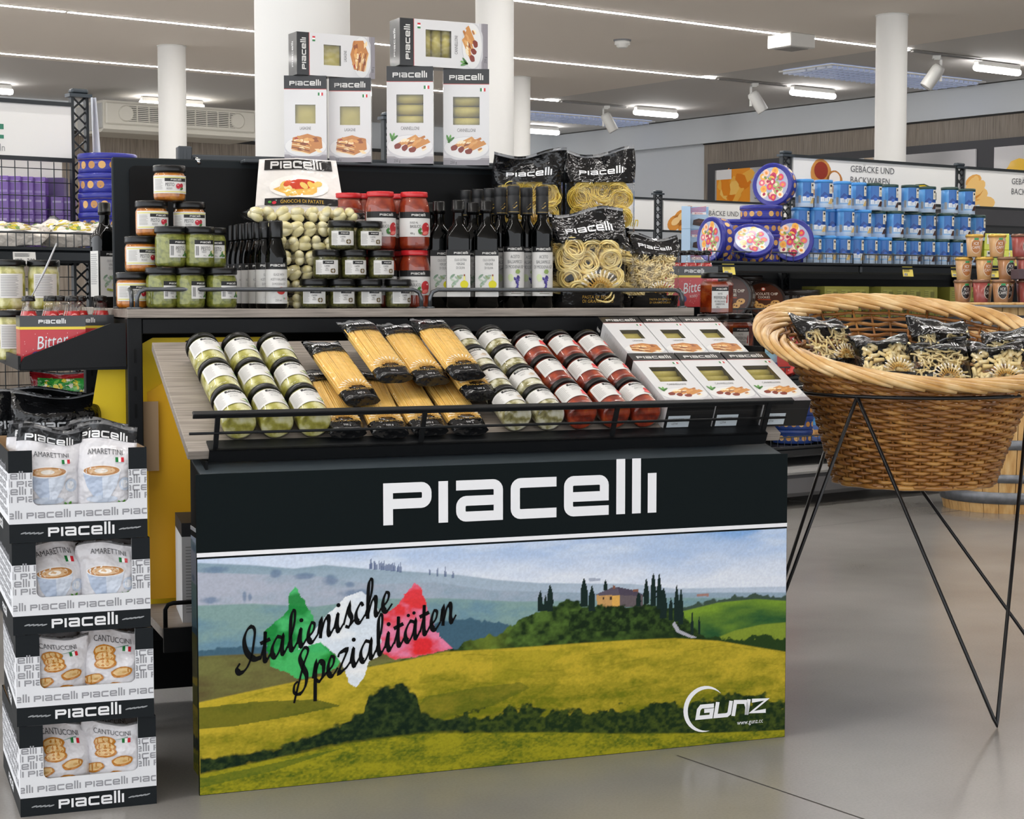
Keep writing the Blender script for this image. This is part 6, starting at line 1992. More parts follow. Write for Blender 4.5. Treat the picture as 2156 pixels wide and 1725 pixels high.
# goods on the floor shelf
bx = MB().box((0, 0, 0), (.24, .25, .115), C('#1b1c1e'))
Print().logo(.12, .07, .12, C('#7b7d80'), 1, math.pi).apply(bx, map_front(0), 0, .0006)
single('black_carton', bx.mesh('black_carton', SATIN), 'low black carton on the floor shelf inside the rack', 'carton', DM(-.17, .66, .2605))
for i, z in enumerate((.376, .4321)):
    stamp(P_LAS, 'pasta_box', 'lasagne box lying on the low black carton, %s' % ('under the other', 'uppermost')[i], 'pasta box', DM(-.05 + i * .004, .66, z, .03 * i) @ Matrix.Translation((0, 0, LD / 2)) @ LAY, 'lasagne boxes on the low carton')
wb2 = MB().box((0, 0, 0), (.06, .2, .22), C('#e3e4e6'))  .box((-.0002, -.0002, .19), (.0602, .2002, .2202), C('#3a3b3e'))
Print().lines(.008, .02, .05, .17, 22, C('#b5b6b8'), 1).apply(wb2, map_front(0), 0, .0004)
single('white_carton', wb2.mesh('white_carton', SATIN), 'tall white carton with grey small print beside the side board', 'carton', DM(.033, .36, .285, -.1))
rpart('floor_shelf_front', MB().box((-.02, .30, .265), (.12, .62, .285)), WOODDECK)
rpart('floor_shelf_rim', MB().box((-.02, .29, .235), (.12, .30, .288)), POWDER)
rpart('floor_rail', MB().tube([(-.012, .315, .285), (-.012, .315, .325), (-.006, .315, .335), (.005, .315, .338), (.12, .315, .338)], .005, 8), POWDER)

# ------------------------------------------------------------------ goods at the other end of the rack
rpart('far_end_shelf', MB().box((1.372, .6, .835), (1.60, 1.2, .845)), POWDER)
rpart('far_end_lip', MB().box((1.598, .6, .835), (1.604, 1.2, .87)), POWDER)
def hexjar():
    H = .108
    pr = Print()
    mb = MB().lathe([(.04, 0), (.046, .005), (.046, .078), (.038, .09), (.038, .096)], 6, smooth=False, capt=False).mesh('glass', GLASS)
    fl = MB().lathe([(.038, .003), (.0435, .006), (.0435, .076), (.035, .086), (.0005, .086)], 6, smooth=False).mesh('contents', PEPPER)
    lab = MB()
    a0 = -math.pi / 2
    rr_ = .046 * math.cos(math.pi / 6)
    p = Print().rect(-.022, .016, .022, .072, C('#d6d8d6'), 1).rect(-.022, .061, .022, .072, BK, 2).logo(.004, .0662, .028, WL, 3).text('ROTE', 0, .054, .005, GT, 3, .7).text('PFEFFERONI', 0, .044, .0085, GT, 3, .55).text('MIT FRISCHKÄSE-', 0, .034, .005, GT, 3, .55).text('ZUBEREITUNG', 0, .027, .005, GT, 3, .55).text('280 g', -.006, .0195, .004, GT, 3, .7)
    p.poly([(.016, .03), (.0185, .052), (.02, .05), (.019, .03)], C('#b3261e'), 3)
    p.apply(lab, map_front(-rr_ - .0004), 0, .0003)
    return [('glass', mb, Matrix.Rotation(math.pi / 6 * 0, 4, 'Z')), ('contents', fl, None), ('lid', lid_mesh(.041, .014, BLACKLID), T(0, 0, .095)), ('label', lab.mesh('label', PAPER), None)]
P_HEX = hexjar()
HR = Matrix.Rotation(0, 4, 'Z')
for i, (px, t, z, lab) in enumerate(((1508, .665, .1085, 'hexagonal jar of red peppers standing on top of two others'), (1500, .665, 0, 'hexagonal pepper jar under the upper one, half hidden by boxes'), (1552, .75, 0, 'hexagonal pepper jar below, nearer the cookie tins'), (1570, .65, 0, 'hexagonal pepper jar below, beside the lasagne boxes'))):
    if i == 3:
        continue
    stamp(P_HEX, 'pepper_jar', lab, 'jar', z_deck(px, t, .8455 + z, -.25), 'pepper jars at the rack end')
M = z_deck(1425, .9, .8455 + .11, 0)
bitter(z_deck(1412, .90, .972, 0), 'red bitter drink carton at the far end behind the spiral pasta', 'carton behind the spiral pasta')

# ------------------------------------------------------------------ wicker basket on its stand
BC = Vector((.995, 4.30, 0))
WICK = [noise_mat('wicker_%d' % i, c, 14, .38, (1, 1, 1), 4, .25) for i, c in enumerate((['#6f431a', '#94602a', '#b57f3e'], ['#84541f', '#a87436', '#c8964f'], ['#b38446', '#d0a668', '#e3c490']))]
def basket_ring(z, k):
    """radii and tilt of the basket at fraction k (0 base, 1 rim)"""
    r = .19 + .10 * k + .068 * k ** 4
    return r
RIM_T = Matrix.Rotation(math.radians(15.5), 4, 'X') @ Matrix.Rotation(math.radians(3.0), 4, 'Y')
def bpt(a, k, dr=0.0):
    r = basket_ring(0, k) + dr
    p = Vector((r * math.cos(a), r * math.sin(a) * .92, 0))
    tilt = Matrix.Identity(4).lerp(RIM_T, k) if k > 0 else Matrix.Identity(4)
    p = tilt @ p
    return BC + Vector((p.x, p.y, .545 + k * .342 + p.z))
e = empty('wicker_basket', 'large woven wicker basket full of pasta bags', 'basket', T(BC.x, BC.y, .545))
inv = Matrix.Translation(-Vector((BC.x, BC.y, .545)))
def bpart(name, mb, m):
    link(name, mb.mesh(name, m), e, inv)
NST, NROW = 44, 34
for i in range(NST):
    a = 2 * math.pi * i / NST
    bpart('stake', MB().tube([bpt(a, k / 14) for k in range(15)], .0032, 5), WICK[0])
for j in range(NROW):
    k = .012 + .95 * j / (NROW - 1)
    P = []
    n = NST * 4
    for i in range(n):
        a = 2 * math.pi * i / n
        ph = math.cos(a * NST / 2 + (math.pi if j % 2 else 0))
        P.append(bpt(a, k + .0025 * math.sin(a * NST / 2 + j), .0068 * max(-1, min(1, 1.6 * ph))))
    bpart('weaver', MB().tube(P, .0050 + .0006 * ((j * 7) % 3 - 1), 6, closed=True), WICK[(j * 5 + j // 3) % 2])
# plaited rim
NB = 34
for i in range(NB):
    a0 = 2 * math.pi * i / NB
    for s in range(3):
        P = []
        for q in range(13):
            f = q / 12
            a = a0 + f * .78 + s * .045
            hgt = math.sin(f * math.pi)
            dr = -.026 + .06 * f if i % 1 == 0 else 0
            c = math.cos(f * math.pi * 1.0)
            P.append(bpt(a, 1.0 + .04 * hgt + .010 * s * hgt - .03 * f, -.031 * c + .005 * s - .002))
        bpart('rim_strand', MB().tube(P, [.0055 + .0025 * math.sin(math.pi * q / 12) for q in range(13)], 6), WICK[2])
P = [bpt(2 * math.pi * i / 90, 0, .006 * math.cos(i)) for i in range(90)]
bpart('base_coil', MB().tube(P, .007, 6, closed=True), WICK[1])
bpart('base_plate', MB().add([tuple(bpt(2 * math.pi * i / 40, 0.0)) for i in range(40)], [list(range(40))]), WICK[0])
# stand
ROD = mat('black_rod', '#141416', .3, .2)
ring_z, ring_r = .768, .287
RC = BC + Vector((-.015, 0.0, 0))
st = empty('basket_stand', 'black bent rod stand carrying the wicker basket', 'basket stand', T(RC.x, RC.y, 0))
inv2 = Matrix.Translation(-Vector((RC.x, RC.y, 0)))
def rod(name, P, r=.0045):
    link(name, MB().tube(P, r, 8).mesh(name, ROD), st, inv2)
link('ring', MB().tube([RC + Vector((ring_r * math.cos(2 * math.pi * i / 72), ring_r * 1.1 * math.sin(2 * math.pi * i / 72), ring_z)) for i in range(72)], .0045, 8, closed=True).mesh('ring', ROD), st, inv2)
def rp_(deg):
    a = math.radians(deg); return RC + Vector((ring_r * math.cos(a), ring_r * 1.1 * math.sin(a), ring_z))
F1, F2, F3 = Vector((1.125, 3.99, .006)), Vector((.60, 4.36, .006)), Vector((1.44, 4.62, .006))
A1, A2, A3 = rp_(232), rp_(-8), rp_(110)
def hairpin(pa, f, pb):
    up = Vector((0, 0, .02))
    da, db = (pa - f).normalized(), (pb - f).normalized()
    rod('hairpin_leg', [pa, f + da * .05, f + da * .018 + Vector((0, 0, .0)), f, f + db * .018, f + db * .05, pb])
hairpin(A1, F1, A2); hairpin(A1, F2, A3); hairpin(A2, F3, A3)
# bags in the basket
gbk = 'pasta bags in the wicker basket'
kb = [loose_bag(.15, .19, .075, 80 + i, '', '', 85, ('ribbon', 'penne', 'ribbon')[i], .1, .40, .2) for i in range(3)]
spots = ((-.20, -.02, .93, .5, 'at the edge nearest the rack'), (-.085, -.10, .90, .1, 'second from the rack, lying low behind the rim'), (.03, -.12, .885, -.05, 'in the middle of the front row'), (.065, -.02, .915, .1, 'behind the middle one, its black top raised'), (.165, -.12, .885, -.15, 'in the front row, fourth from the rack'), (.235, -.03, .90, -.1, 'farthest from the rack, black top spread out'), (-.02, .08, .87, .2, 'lowest, hidden behind the front row'))
for i, (dx, dy, z, rz, lab) in enumerate(spots):
    M = Matrix.Translation((BC.x + dx, BC.y + dy - .03, z - .125)) @ yaw(rz) @ Matrix.Rotation((-.45, -.6, -.55, -.35, -.6, -.45, -.8)[i], 4, 'X')
    stamp(kb[i % 3], 'pasta_bag', 'pasta bag in the wicker basket, ' + lab, 'pasta bag', M, gbk)
fillm = MB()
stamp([('bag_film', kb[0][0][1], None), ('loose_pasta', kb[0][1][1], None, None, None, 'stuff')], 'pasta_bag', 'pasta bag buried at the bottom of the wicker basket', 'pasta bag', Matrix.Translation((BC.x - .06, BC.y + .06, .63)) @ Matrix.Rotation(-1.4, 4, 'X'), gbk)

# ------------------------------------------------------------------ barrel table with coffee cups
BX, BY = 2.35, 8.27
OAK = noise_mat('barrel_oak', ['#b98a4e', '#cfa468', '#dcb880'], 5, .5, (10, 10, .6), 4)
HOOP = noise_mat('galvanised_hoop', ['#6f7278', '#8a8d93'], 30, .45, metal=.6)
ba = empty('wine_barrel', 'oak wine barrel with grey hoops used as a table', 'barrel', T(BX, BY, 0))
def br(z):
    return .285 + .065 * math.sin(math.pi * z / .95)
ns = 26
for i in range(ns):
    a0, a1 = 2 * math.pi * i / ns, 2 * math.pi * (i + .96) / ns
    V, F = [], []
    for j in range(11):
        z = .95 * j / 10
        r = br(z)
        for rr_, a in ((r, a0), (r + .0015, (a0 + a1) / 2), (r, a1), (r - .025, a1), (r - .025, a0)):
            V.append((rr_ * math.cos(a), rr_ * math.sin(a), z))
    for j in range(10):
        for q in range(5):
            F.append((j * 5 + q, j * 5 + (q + 1) % 5, (j + 1) * 5 + (q + 1) % 5, (j + 1) * 5 + q))
    F += [(4, 3, 2, 1, 0), tuple(50 + q for q in range(5))]
    link('stave', MB().add(V, F).mesh('stave', OAK), ba)
for z, h in ((.045, .055), (.145, .04), (.30, .045), (.62, .045), (.79, .04), (.86, .055)):
    link('hoop', MB().lathe([(br(z) + .001, z), (br(z) + .005, z), (br(z + h) + .005, z + h), (br(z + h) + .001, z + h)], 48, capb=False, capt=False).mesh('hoop', HOOP), ba)
link('barrel_head', MB().lathe([(.27, .93), (.27, .94), (.0005, .94)], 40).mesh('barrel_head', noise_mat('grey_head', ['#70747a', '#8d9196'], 8, .6)), ba)
tb = empty('barrel_table_top', 'round grey wood board lying on the barrel', 'table top', T(BX, BY, .951))
link('board', MB().lathe([(.37, 0), (.375, .004), (.375, .018), (.37, .022), (.0005, .022)], 48).mesh('board', mat('board_grey', '#8b8f92', .6)), tb)
link('edge_band', MB().lathe([(.376, .012), (.378, .014), (.378, .022), (.37, .0235)], 48, capb=False, capt=False).mesh('edge_band', OAK), tb)
def cup(kind):
    R0, R1, H = .030, .039, .105
    c0 = {'tan': '#c9a070', 'dark': '#a5764f', 'red': '#9a4a44'}[kind]
    mb = MB().lathe([(R0, 0), (R0 + .001, .002), (R1, H - .012)], 24, C(c0))
    f = lambda x, z, l: ((R0 + (R1 - R0) * z / H + .001 + l) * math.sin(x / .035), -(R0 + (R1 - R0) * z / H + .001 + l) * math.cos(x / .035), z)
    pr = Print()
    oc = C('#b9783f') if kind == 'tan' else C('#2a2422')
    pr.ell(0, .05, .024, .034, C('#f0e6d6'), 1, 20).ell(0, .05, .022, .032, oc, 2, 20)
    pr.text('ICE', 0, .062, .013, C('#f6f2ec'), 3, .9).text('CAFFÈ', 0, .044, .013, C('#f6f2ec'), 3, .75)
    pr.rect(-.009, .078, .009, .087, C('#2f9a5a'), 3, 2).rect(.016, .074, .026, .084, C('#d9c9c6'), 1).lines(.034, .02, .055, .08, 10, C('#e0d0bc'), 1)
    pr.apply(mb, f, 0, .0004, False, (.006, 0))
    lid = MB().lathe([(R1 + .001, H - .014), (R1 + .003, H - .012), (R1 + .003, H - .006), (R1 - .002, H), (.0005, H)], 24)
    lm = mat('cup_lid_' + kind, {'tan': '#c9a24a', 'dark': '#8a6a52', 'red': '#7d5a4a'}[kind], .25, .4)
    return [('cup_body', mb.mesh('cup_body', GLOSS), None), ('lid', lid.mesh('lid', lm), None)]
CUPS = {k: cup(k) for k in ('tan', 'dark', 'red')}
cl_ = (('dark', -.27, -.20, 0, .3), ('red', -.20, -.26, 0, .8), ('dark', -.12, -.30, 0, 0), ('red', .0, -.30, 0, .8), ('dark', .08, -.28, 0, .1), ('tan', -.24, -.10, 0, 0), ('tan', -.16, -.16, 0, 0), ('dark', -.07, -.2, 0, 0), ('red', .02, -.19, 0, .7), ('dark', .1, -.17, 0, 0),
       ('tan', -.24, -.10, 1, .2), ('tan', -.16, -.16, 1, .3), ('dark', -.07, -.2, 1, .4), ('red', .02, -.19, 1, .9), ('dark', .1, -.17, 1, 0), ('tan', -.2, -.13, 2, 0), ('tan', -.10, -.15, 2, .2), ('red', .0, -.17, 2, .8), ('red', .09, -.15, 2, .8))
for i, (k, x, y, lv, rz) in enumerate(cl_):
    lab = '%s iced coffee cup on the barrel, %s layer, %s from the basket side' % ({'tan': 'tan', 'dark': 'brown', 'red': 'brown and red'}[k], ('bottom', 'middle', 'top')[lv], ('first', 'second', 'third', 'fourth', 'fifth', 'sixth', 'seventh', 'eighth', 'ninth', 'tenth')[i if lv == 0 else (i - 10 if lv == 1 else i - 15)])
    stamp(CUPS[k], 'coffee_cup', lab, 'cup', T(BX + x, BY + y, .9735 + lv * .1055, rz), 'iced coffee cups on the barrel')
single('dark_display_box', MB().box((0, 0, 0), (.16, .1, .045), C('#5b4d52'), ch=.002).mesh('dark_display_box', SATIN), 'flat dark grey box held between the coffee cups', 'box', T(BX - .06, BY - .375, .9735 + .1065, .1))
# ------------------------------------------------------------------ goods on the far gondolas
def gpos(O, px, y):
    k = (px - CX) / FPX
    return (k * (O[1] + .8 * y) - O[0] + .6 * y) / (.8 - .6 * k)
O1, O2, O3 = (1.371, 8.8), (1.004, 12.07), (-1.527, 6.2)
def wafer_tin(kind):
    R, H = .0425, .132
    blue, deep, wh = C('#5b9bd8'), C('#2f6bb5'), C('#dfe6ee')
    prof = [(R * .98, 0), (R, .002), (R, .02), (R, .05), (R, .085), (R, H - .012)]
    mb = MB().lathe(prof, 26, [wh, C('#b9cde4'), C('#8db6e0'), blue, blue])
    f = map_cyl(R)
    pr = Print()
    pr.rect(-.028, .05, .04, H - .016, deep, 1, 8).poly([(-.028, .055), (-.01, .075), (.008, .062), (.026, .08), (.04, .06), (.04, .05), (-.028, .05)], C('#1d4a94'), 1.5)
    pr.rect(-.028, .028, .04, .05, C('#e8edf3'), 1, 8)
    for i, x in enumerate((-.02, -.012, -.004, .006)):
        pr.rect(x, .03, x + .005, .043 + .004 * (i % 2), C(('#c9d3e0', '#9fb2cc')[i % 2]), 2)
    pr.ell(-.004, .052, .009, .008, C('#2c62c0'), 2.5, 12)
    pr.rect(.014, .066, .037, H - .018, C('#eee8d6'), 3, 3).rect(.019, H - .034, .031, H - .024, C('#1d1d1d'), 4, 2).rect(.017, .082, .034, .0845, C('#9a9480'), 4).rect(.017, .075, .03, .077, C('#b5ae98'), 4)
    for i in range(7):
        c = ('#e0c384', '#cfae68') if kind == 'vanilla' else ('#5a3a2c', '#3f261c')
        x0 = .008 + i * .003
        pr.poly([(x0, .018 + .002 * (i % 3)), (x0 + .004, .015 + .002 * (i % 3)), (x0 + .016, .038 + .003 * (i % 2)), (x0 + .012, .041 + .003 * (i % 2))], C(c[i % 2]), 3 + .1 * i)
    pr.barcode(-.05, .02, -.036, .055, 2, 8)
    pr.apply(mb, f, 0, .0005, False, (.008, 0))
    lidm = mat('tin_lid_' + kind, '#3f8fd6' if kind == 'vanilla' else '#143a34', .35, 0, .2)
    return [('tin_body', mb.mesh('tin_body', TIN), None), ('lid', MB().lathe([(R + .001, H - .014), (R + .002, H - .012), (R + .002, H - .002), (R - .001, H), (.0005, H)], 26).mesh('lid', lidm), None)]
WT = {k: wafer_tin(k) for k in ('vanilla', 'choco')}
rowsW = ((0, [(1708, .38, 'v'), (1738, .4, 'v'), (1769, .4, 'v'), (1797, .4, 'v'), (1826, .4, 'v'), (1856, .4, 'v'), (1886, .4, 'c'), (1917, .4, 'c'), (1947, .4, 'c'), (1977, .4, 'c'), (2006, .4, 'c'), (2034, .38, 'c')]),
         (1, [(1682, .36, 'v'), (1716, .39, 'v'), (1746, .33, 'v'), (1776, .40, 'v'), (1812, .38, 'v'), (1842, .35, 'c'), (1880, .40, 'c'), (1917, .38, 'c'), (1948, .36, 'c'), (1986, .40, 'c'), (2021, .38, 'c'), (2052, .36, 'c')]),
         (2, [(1690, .38, 'v'), (1730, .40, 'v'), (1769, .38, 'v'), (1801, .36, 'v'), (1834, .38, 'c'), (1868, .36, 'c'), (1911, .40, 'c'), (1947, .37, 'c'), (1994, .40, 'c'), (2030, .37, 'c')]))
ORD = ('first', 'second', 'third', 'fourth', 'fifth', 'sixth', 'seventh', 'eighth', 'ninth', 'tenth', 'eleventh', 'twelfth')
for lv, row in rowsW:
    for i, (px, y, k) in enumerate(row):
        x = gpos(O1, px, -y)
        stamp(WT['vanilla' if k == 'v' else 'choco'], 'wafer_tin', 'blue %s wafer tin in the %s layer, %s from the cookie tins' % ('vanilla' if k == 'v' else 'chocolate', ('bottom', 'middle', 'top')[lv], ORD[i]), 'tin', GM1 @ T(x, -y, 1.1595 + lv * .1325, -BA + .25 + .08 * math.sin(i * 2.3 + lv)), 'blue wafer tins')
def cookie_tin(kind, R=.1, H=.067):
    c = {'blue': '#2a2f8f', 'brown': '#2c2422', 'pale': '#8fb9cc', 'red': '#c23a34', 'navy': '#27407f'}[kind]
    cc = C(c)
    mb = MB().lathe([(R * .97, 0), (R * .985, .002), (R * .985, H - .02)], 40, cc)
    f = map_cyl(R * .985)
    pr = Print()
    rim = {'blue': '#c9b58a', 'brown': '#8d8a88', 'pale': '#cfd8dc', 'red': '#b98a4e', 'navy': '#9fb0cf'}[kind]
    for k in range(16):
        x = -.3 + k * .0375
        if kind in ('blue', 'navy'):
            pr.ell(x, .026, .013, .013, C(('#d3a45e', '#b98443')[k % 2]), 1, 12)
        elif kind == 'brown':
            pr.lines(x, .01, x + .025, .04, 4, C('#8d8a86'), 1)
    pr.apply(mb, f, 0, .0005)
    lid = MB().lathe([(R, H - .021), (R + .0015, H - .02), (R + .0015, H - .003), (R - .002, H), (R - .006, H - .002), (.0005, H - .002)], 40, [C(rim), cc, cc, cc, cc])
    p2 = Print()
    if kind == 'blue':
        p2.ell(0, 0, R * .8, R * .8, C('#aeb6cf'), 1, 30)
        rg = random.Random(3)
        for i in range(26):
            a, q = rg.uniform(0, 6.28), R * .66 * math.sqrt(rg.random())
            col = rg.choice(['#c22f5c', '#e0697f', '#f3c9b0', '#f0b24a', '#fbe7d2', '#d8416a', '#9fb56a'])
            p2.ell(q * math.cos(a), q * math.sin(a), .017, .016, C(col), 2 + i * .12, 10, a, .2, i).ell(q * math.cos(a), q * math.sin(a), .008, .007, C(rg.choice(['#f7ddc8', '#a81e48', '#e9923e'])), 2.06 + i * .12, 8, a, .3, i)
        for i in range(8):
            a, q = rg.uniform(0, 6.28), R * .5 * math.sqrt(rg.random())
            p2.ell(q * math.cos(a), q * math.sin(a), .009, .004, C('#7f9a4e'), 6 + .1 * i, 7, a)
    elif kind == 'brown':
        p2.ell(0, 0, R * .88, R * .88, C('#4a2618'), 1, 30)
        p2.text('CHOCOLATE CHIP', 0, .028, .015, C('#efe3d2'), 2, .75).text('COOKIES', 0, .009, .013, C('#efe3d2'), 2, .75).rect(-.03, -.006, .03, -.003, C('#c8552c'), 2).ell(0, .055, .011, .011, C('#b5402e'), 2, 12).ell(0, .055, .007, .007, C('#e6d7c6'), 2.4, 10)
        for (x, y) in ((-.05, -.025), (.05, -.022), (0, -.05), (-.025, -.04), (.027, -.042)):
            p2.ell(x, y, .022, .014, C('#d3a25c'), 3 + abs(x) * 5, 14, .2).ell(x + .004, y, .005, .004, C('#5c3418'), 5, 7).ell(x - .007, y + .003, .004, .003, C('#5c3418'), 5, 7)
    elif kind == 'navy':
        p2.ell(0, 0, R * .86, R * .86, C('#3f62a8'), 1, 30)
        for i in range(12):
            a = i * .52
            p2.ell(R * .6 * math.cos(a), R * .6 * math.sin(a), .02, .018, C(('#dfae66', '#c48f48')[i % 2]), 2 + .2 * (i % 3), 12).ell(R * .6 * math.cos(a), R * .6 * math.sin(a), .007, .006, C('#a8743a'), 3.2, 8)
        p2.rect(-.025, -.02, .025, .02, C('#3b8fd0'), 3).rect(.012, -.02, .025, .02, C('#d85a4a'), 3.5)
    elif kind == 'red':
        for i in range(30):
            a = i * .419
            p2.ell(R * .82 * math.cos(a), R * .82 * math.sin(a), .004, .004, C('#e6b0a8'), 1, 6)
    p2.apply(lid, map_top(H - .002), 0, .0004)
    return [('tin_body', mb.mesh('tin_body', TIN), None), ('lid', lid.mesh('lid', TIN), None)]
CT = {k: cookie_tin(k) for k in ('blue', 'brown', 'pale', 'red', 'navy')}
def tin_at(kind, px, y, zc, label, yw=0., tilt=None, name='cookie_tin', grp='round cookie tins'):
    x = gpos(O1, px, y)
    M = GM1 @ T(x, y, zc, -BA + yw)
    if tilt is not None:
        M = M @ Matrix.Rotation(tilt, 4, 'X') @ Matrix.Translation((0, 0, -.033))
    stamp(CT[kind], name, label, 'tin', M, grp)
for i in range(4):
    tin_at('blue', 1600, -.30, 1.1595 + i * .0675, 'blue cookie tin lying flat in the taller stack, %s from the shelf' % ORD[i], .4 + i)
for i in range(3):
    tin_at('blue', 1546, -.24, 1.1595 + i * .0675, 'blue cookie tin lying flat in the lower stack behind, %s from the shelf' % ORD[i], .9 * i)
tin_at('blue', 1700, -.2, 1.1595, 'blue cookie tin lying flat behind the rose tin, lower', .5)
tin_at('blue', 1690, -.22, 1.227, 'blue cookie tin lying flat behind the rose tin, upper', 1.5)
tin_at('blue', 1628, -.30, 1.1595 + 4 * .0675 + .101, 'blue rose tin standing on edge on top of the stack', -.55, math.radians(88))
tin_at('blue', 1664, -.41, 1.262, 'blue rose tin standing upright, its round lid facing out', -.05, math.radians(82))
tin_at('blue', 1580, -.40, 1.243, 'blue rose tin leaning far back against the stack', .0, math.radians(48))
tin_at('blue', 1505, -.38, 1.262, 'blue rose tin standing edge on at the shelf end', -1.05, math.radians(88))
tin_at('brown', 1606, -.38, .972, 'brown chocolate chip cookie tin leaning back on the middle shelf', 0, math.radians(56))
tin_at('brown', 1543, -.36, .997, 'brown chocolate chip cookie tin standing behind the pepper jar', -.5, math.radians(85))
for i in range(3):
    tin_at('brown', 1560, -.17, .899 + i * .0675, 'dark cookie tin in the flat stack behind the pepper jar, %s from the shelf' % ORD[i], .3 * i)
for i in range(2):
    tin_at('brown', 1680, -.33, .899 + i * .0675, 'dark cookie tin in the flat stack beside the green boxes, %s' % ('lower', 'upper')[i], .3 * i)
for i in range(2):
    tin_at('navy' if i == 0 else 'pale', 1592, -.34, .624 + i * .0675, ('navy cookie tin lying under the pale blue one', 'pale blue round tin lying flat on the lower shelf')[i], .5)
tin_at('red', 1650, -.40, .722, 'plain red round tin leaning behind the basket', -.2, math.radians(74))
tin_at('navy', 1722, -.38, .398, 'navy tin with butter cookies on its lid, on the lowest shelf', -.2, math.radians(80))
for i in range(3):
    tin_at('navy', 1672, -.30, .296 + i * .0675, 'navy cookie tin in the flat stack on the lowest shelf, %s from the bottom' % ORD[i], i)
# green boxes
gb_me = MB().box((-.055, -.08, 0), (.055, .08, .075), C('#8c8a3c'), ch=.002)
Print().rect(-.04, .012, .02, .06, C('#9c9a4c'), 1).rect(.0, .02, .03, .05, C('#6d6c30'), 2).lines(-.045, .015, -.01, .055, 4, C('#77763a'), 2).apply(gb_me, map_front(-.08), 0, .0005)
gb_me = gb_me.mesh('green_box', PAPER)
for i in range(11):
    for lv in range(2 if i not in (3, 8) else 1):
        single('snack_box', gb_me, 'olive green snack box on the middle shelf, %s from the dark tins, %s' % (ORD[i], ('lower', 'upper')[lv]), 'box', GM1 @ T(gpos(O1, 1728 + i * 29, -.36), -.36, .8995 + lv * .0755, -.05 + .03 * (i % 3)), 'olive green snack boxes')
# bright packs beside the wafer tins
def yellow_pack(c1, c2):
    mb = MB().box((-.075, -.03, 0), (.075, .03, .085), C(c1), ch=.002)
    Print().ell(.02, .04, .035, .025, C(c2), 1, 12, .2, .3, 2).ell(.03, .035, .03, .014, C('#e6c27a'), 2, 10, .3).rect(-.06, .03, -.035, .08, C('#ece7d2'), 2).rect(-.054, .062, -.041, .074, C('#2b2b28'), 3).apply(mb, map_front(-.03), 0, .0006)
    return mb.mesh('biscuit_pack', GLOSS)
yp = [yellow_pack('#d6d93a', '#b9cf3a'), yellow_pack('#e3d84a', '#e8a63a'), yellow_pack('#5f9fd0', '#e6c27a')]
for i, (px, y, z, lab) in enumerate(((2088, -.38, 1.2585, 'lime green biscuit pack beside the wafer tins'), (2088, -.38, 1.1595, 'lime green biscuit pack at the shelf, below another'), (2128, -.36, 1.1595, 'orange and yellow biscuit pack next to the coffee cups'), (2150, -.36, 1.245, 'blue and green biscuit pack at the picture edge'), (2150, -.36, 1.1595, 'blue and green biscuit pack, lower one'), (2060, -.2, 1.36, 'small yellow biscuit pack behind the wafer tins'))):
    z = {0: 1.245, 5: 1.1595}.get(i, z)
    single('biscuit_pack', yp[(0, 0, 1, 2, 2, 1)[i]], lab, 'biscuit pack', GM1 @ T(gpos(O1, px, y), y, z, -BA + .3), 'biscuit packs by the wafer tins')

# second gondola: brownie boxes and wrapped bars
def brownie():
    mb = MB().box((-.066, -.03, 0), (.066, .03, .15), C('#a9c6e2'), ch=.002)
    pr = Print().rect(-.066, .105, .066, .15, C('#8fb4dc'), 1)
    for k in range(4):
        pr.poly([(-.06, .108 + k * .009), (.05, .122 + k * .009), (.05, .126 + k * .009), (-.06, .112 + k * .009)], C('#c8485a'), 1.5)
    pr.rect(-.045, .098, .05, .114, C('#f0e9ea'), 2).text('BROWNIES', 0, .106, .011, C('#b8384a'), 3, .7)
    pr.poly([(-.04, .03), (-.035, .062), (.0, .072), (.04, .066), (.046, .034), (.02, .02)], C('#3a2420'), 2).poly([(-.02, .05), (.0, .062), (.03, .056), (.012, .044)], C('#5a3a30'), 3)
    pr.apply(mb, map_front(-.03), 0, .0006)
    return mb.mesh('brownie_box', GLOSS)
brm = brownie()
for i, (px, lv, yw, lab) in enumerate(((1468, 0, 0, 'pale blue brownie box facing out, lowest'), (1468, 1, 0, 'pale blue brownie box facing out, second'), (1468, 2, 0, 'pale blue brownie box facing out, topmost'), (1443, 0, 1.45, 'pale blue brownie box turned edge on, lowest'), (1443, 1, 1.45, 'pale blue brownie box turned edge on, second'), (1443, 2, 1.45, 'pale blue brownie box turned edge on, topmost'))):
    single('brownie_box', brm, lab, 'box', GM2 @ T(gpos(O2, px, -.38), -.38, 1.1505 + lv * .1505, -BA + yw), 'brownie boxes')
def bar(c1, c2):
    mb = MB().lathe([(.001, -.075), (.012, -.073), (.016, -.06), (.02, -.05), (.02, .05), (.016, .06), (.012, .073), (.001, .075)], 10, [C(c1)] * 3 + [C(c2)] + [C(c1)] * 3, M=Matrix.Rotation(math.pi / 2, 4, 'Y'))
    return mb.mesh('wrapped_bar', FOIL)
wb_ = [bar('#5a4fa0', '#e0a53a'), bar('#e0a53a', '#5a4fa0')]
for i in range(8):
    single('wrapped_bar', wb_[i % 2], 'small wrapped bar in orange and violet on the far shelf, %s of the heap' % ORD[i], 'bar', GM2 @ T(gpos(O2, 1385 + (i % 4) * 14, -.4), -.4 + .05 * (i // 4), 1.172 + .032 * (i // 4), -BA + .25 * math.sin(i * 2)), 'wrapped bars')

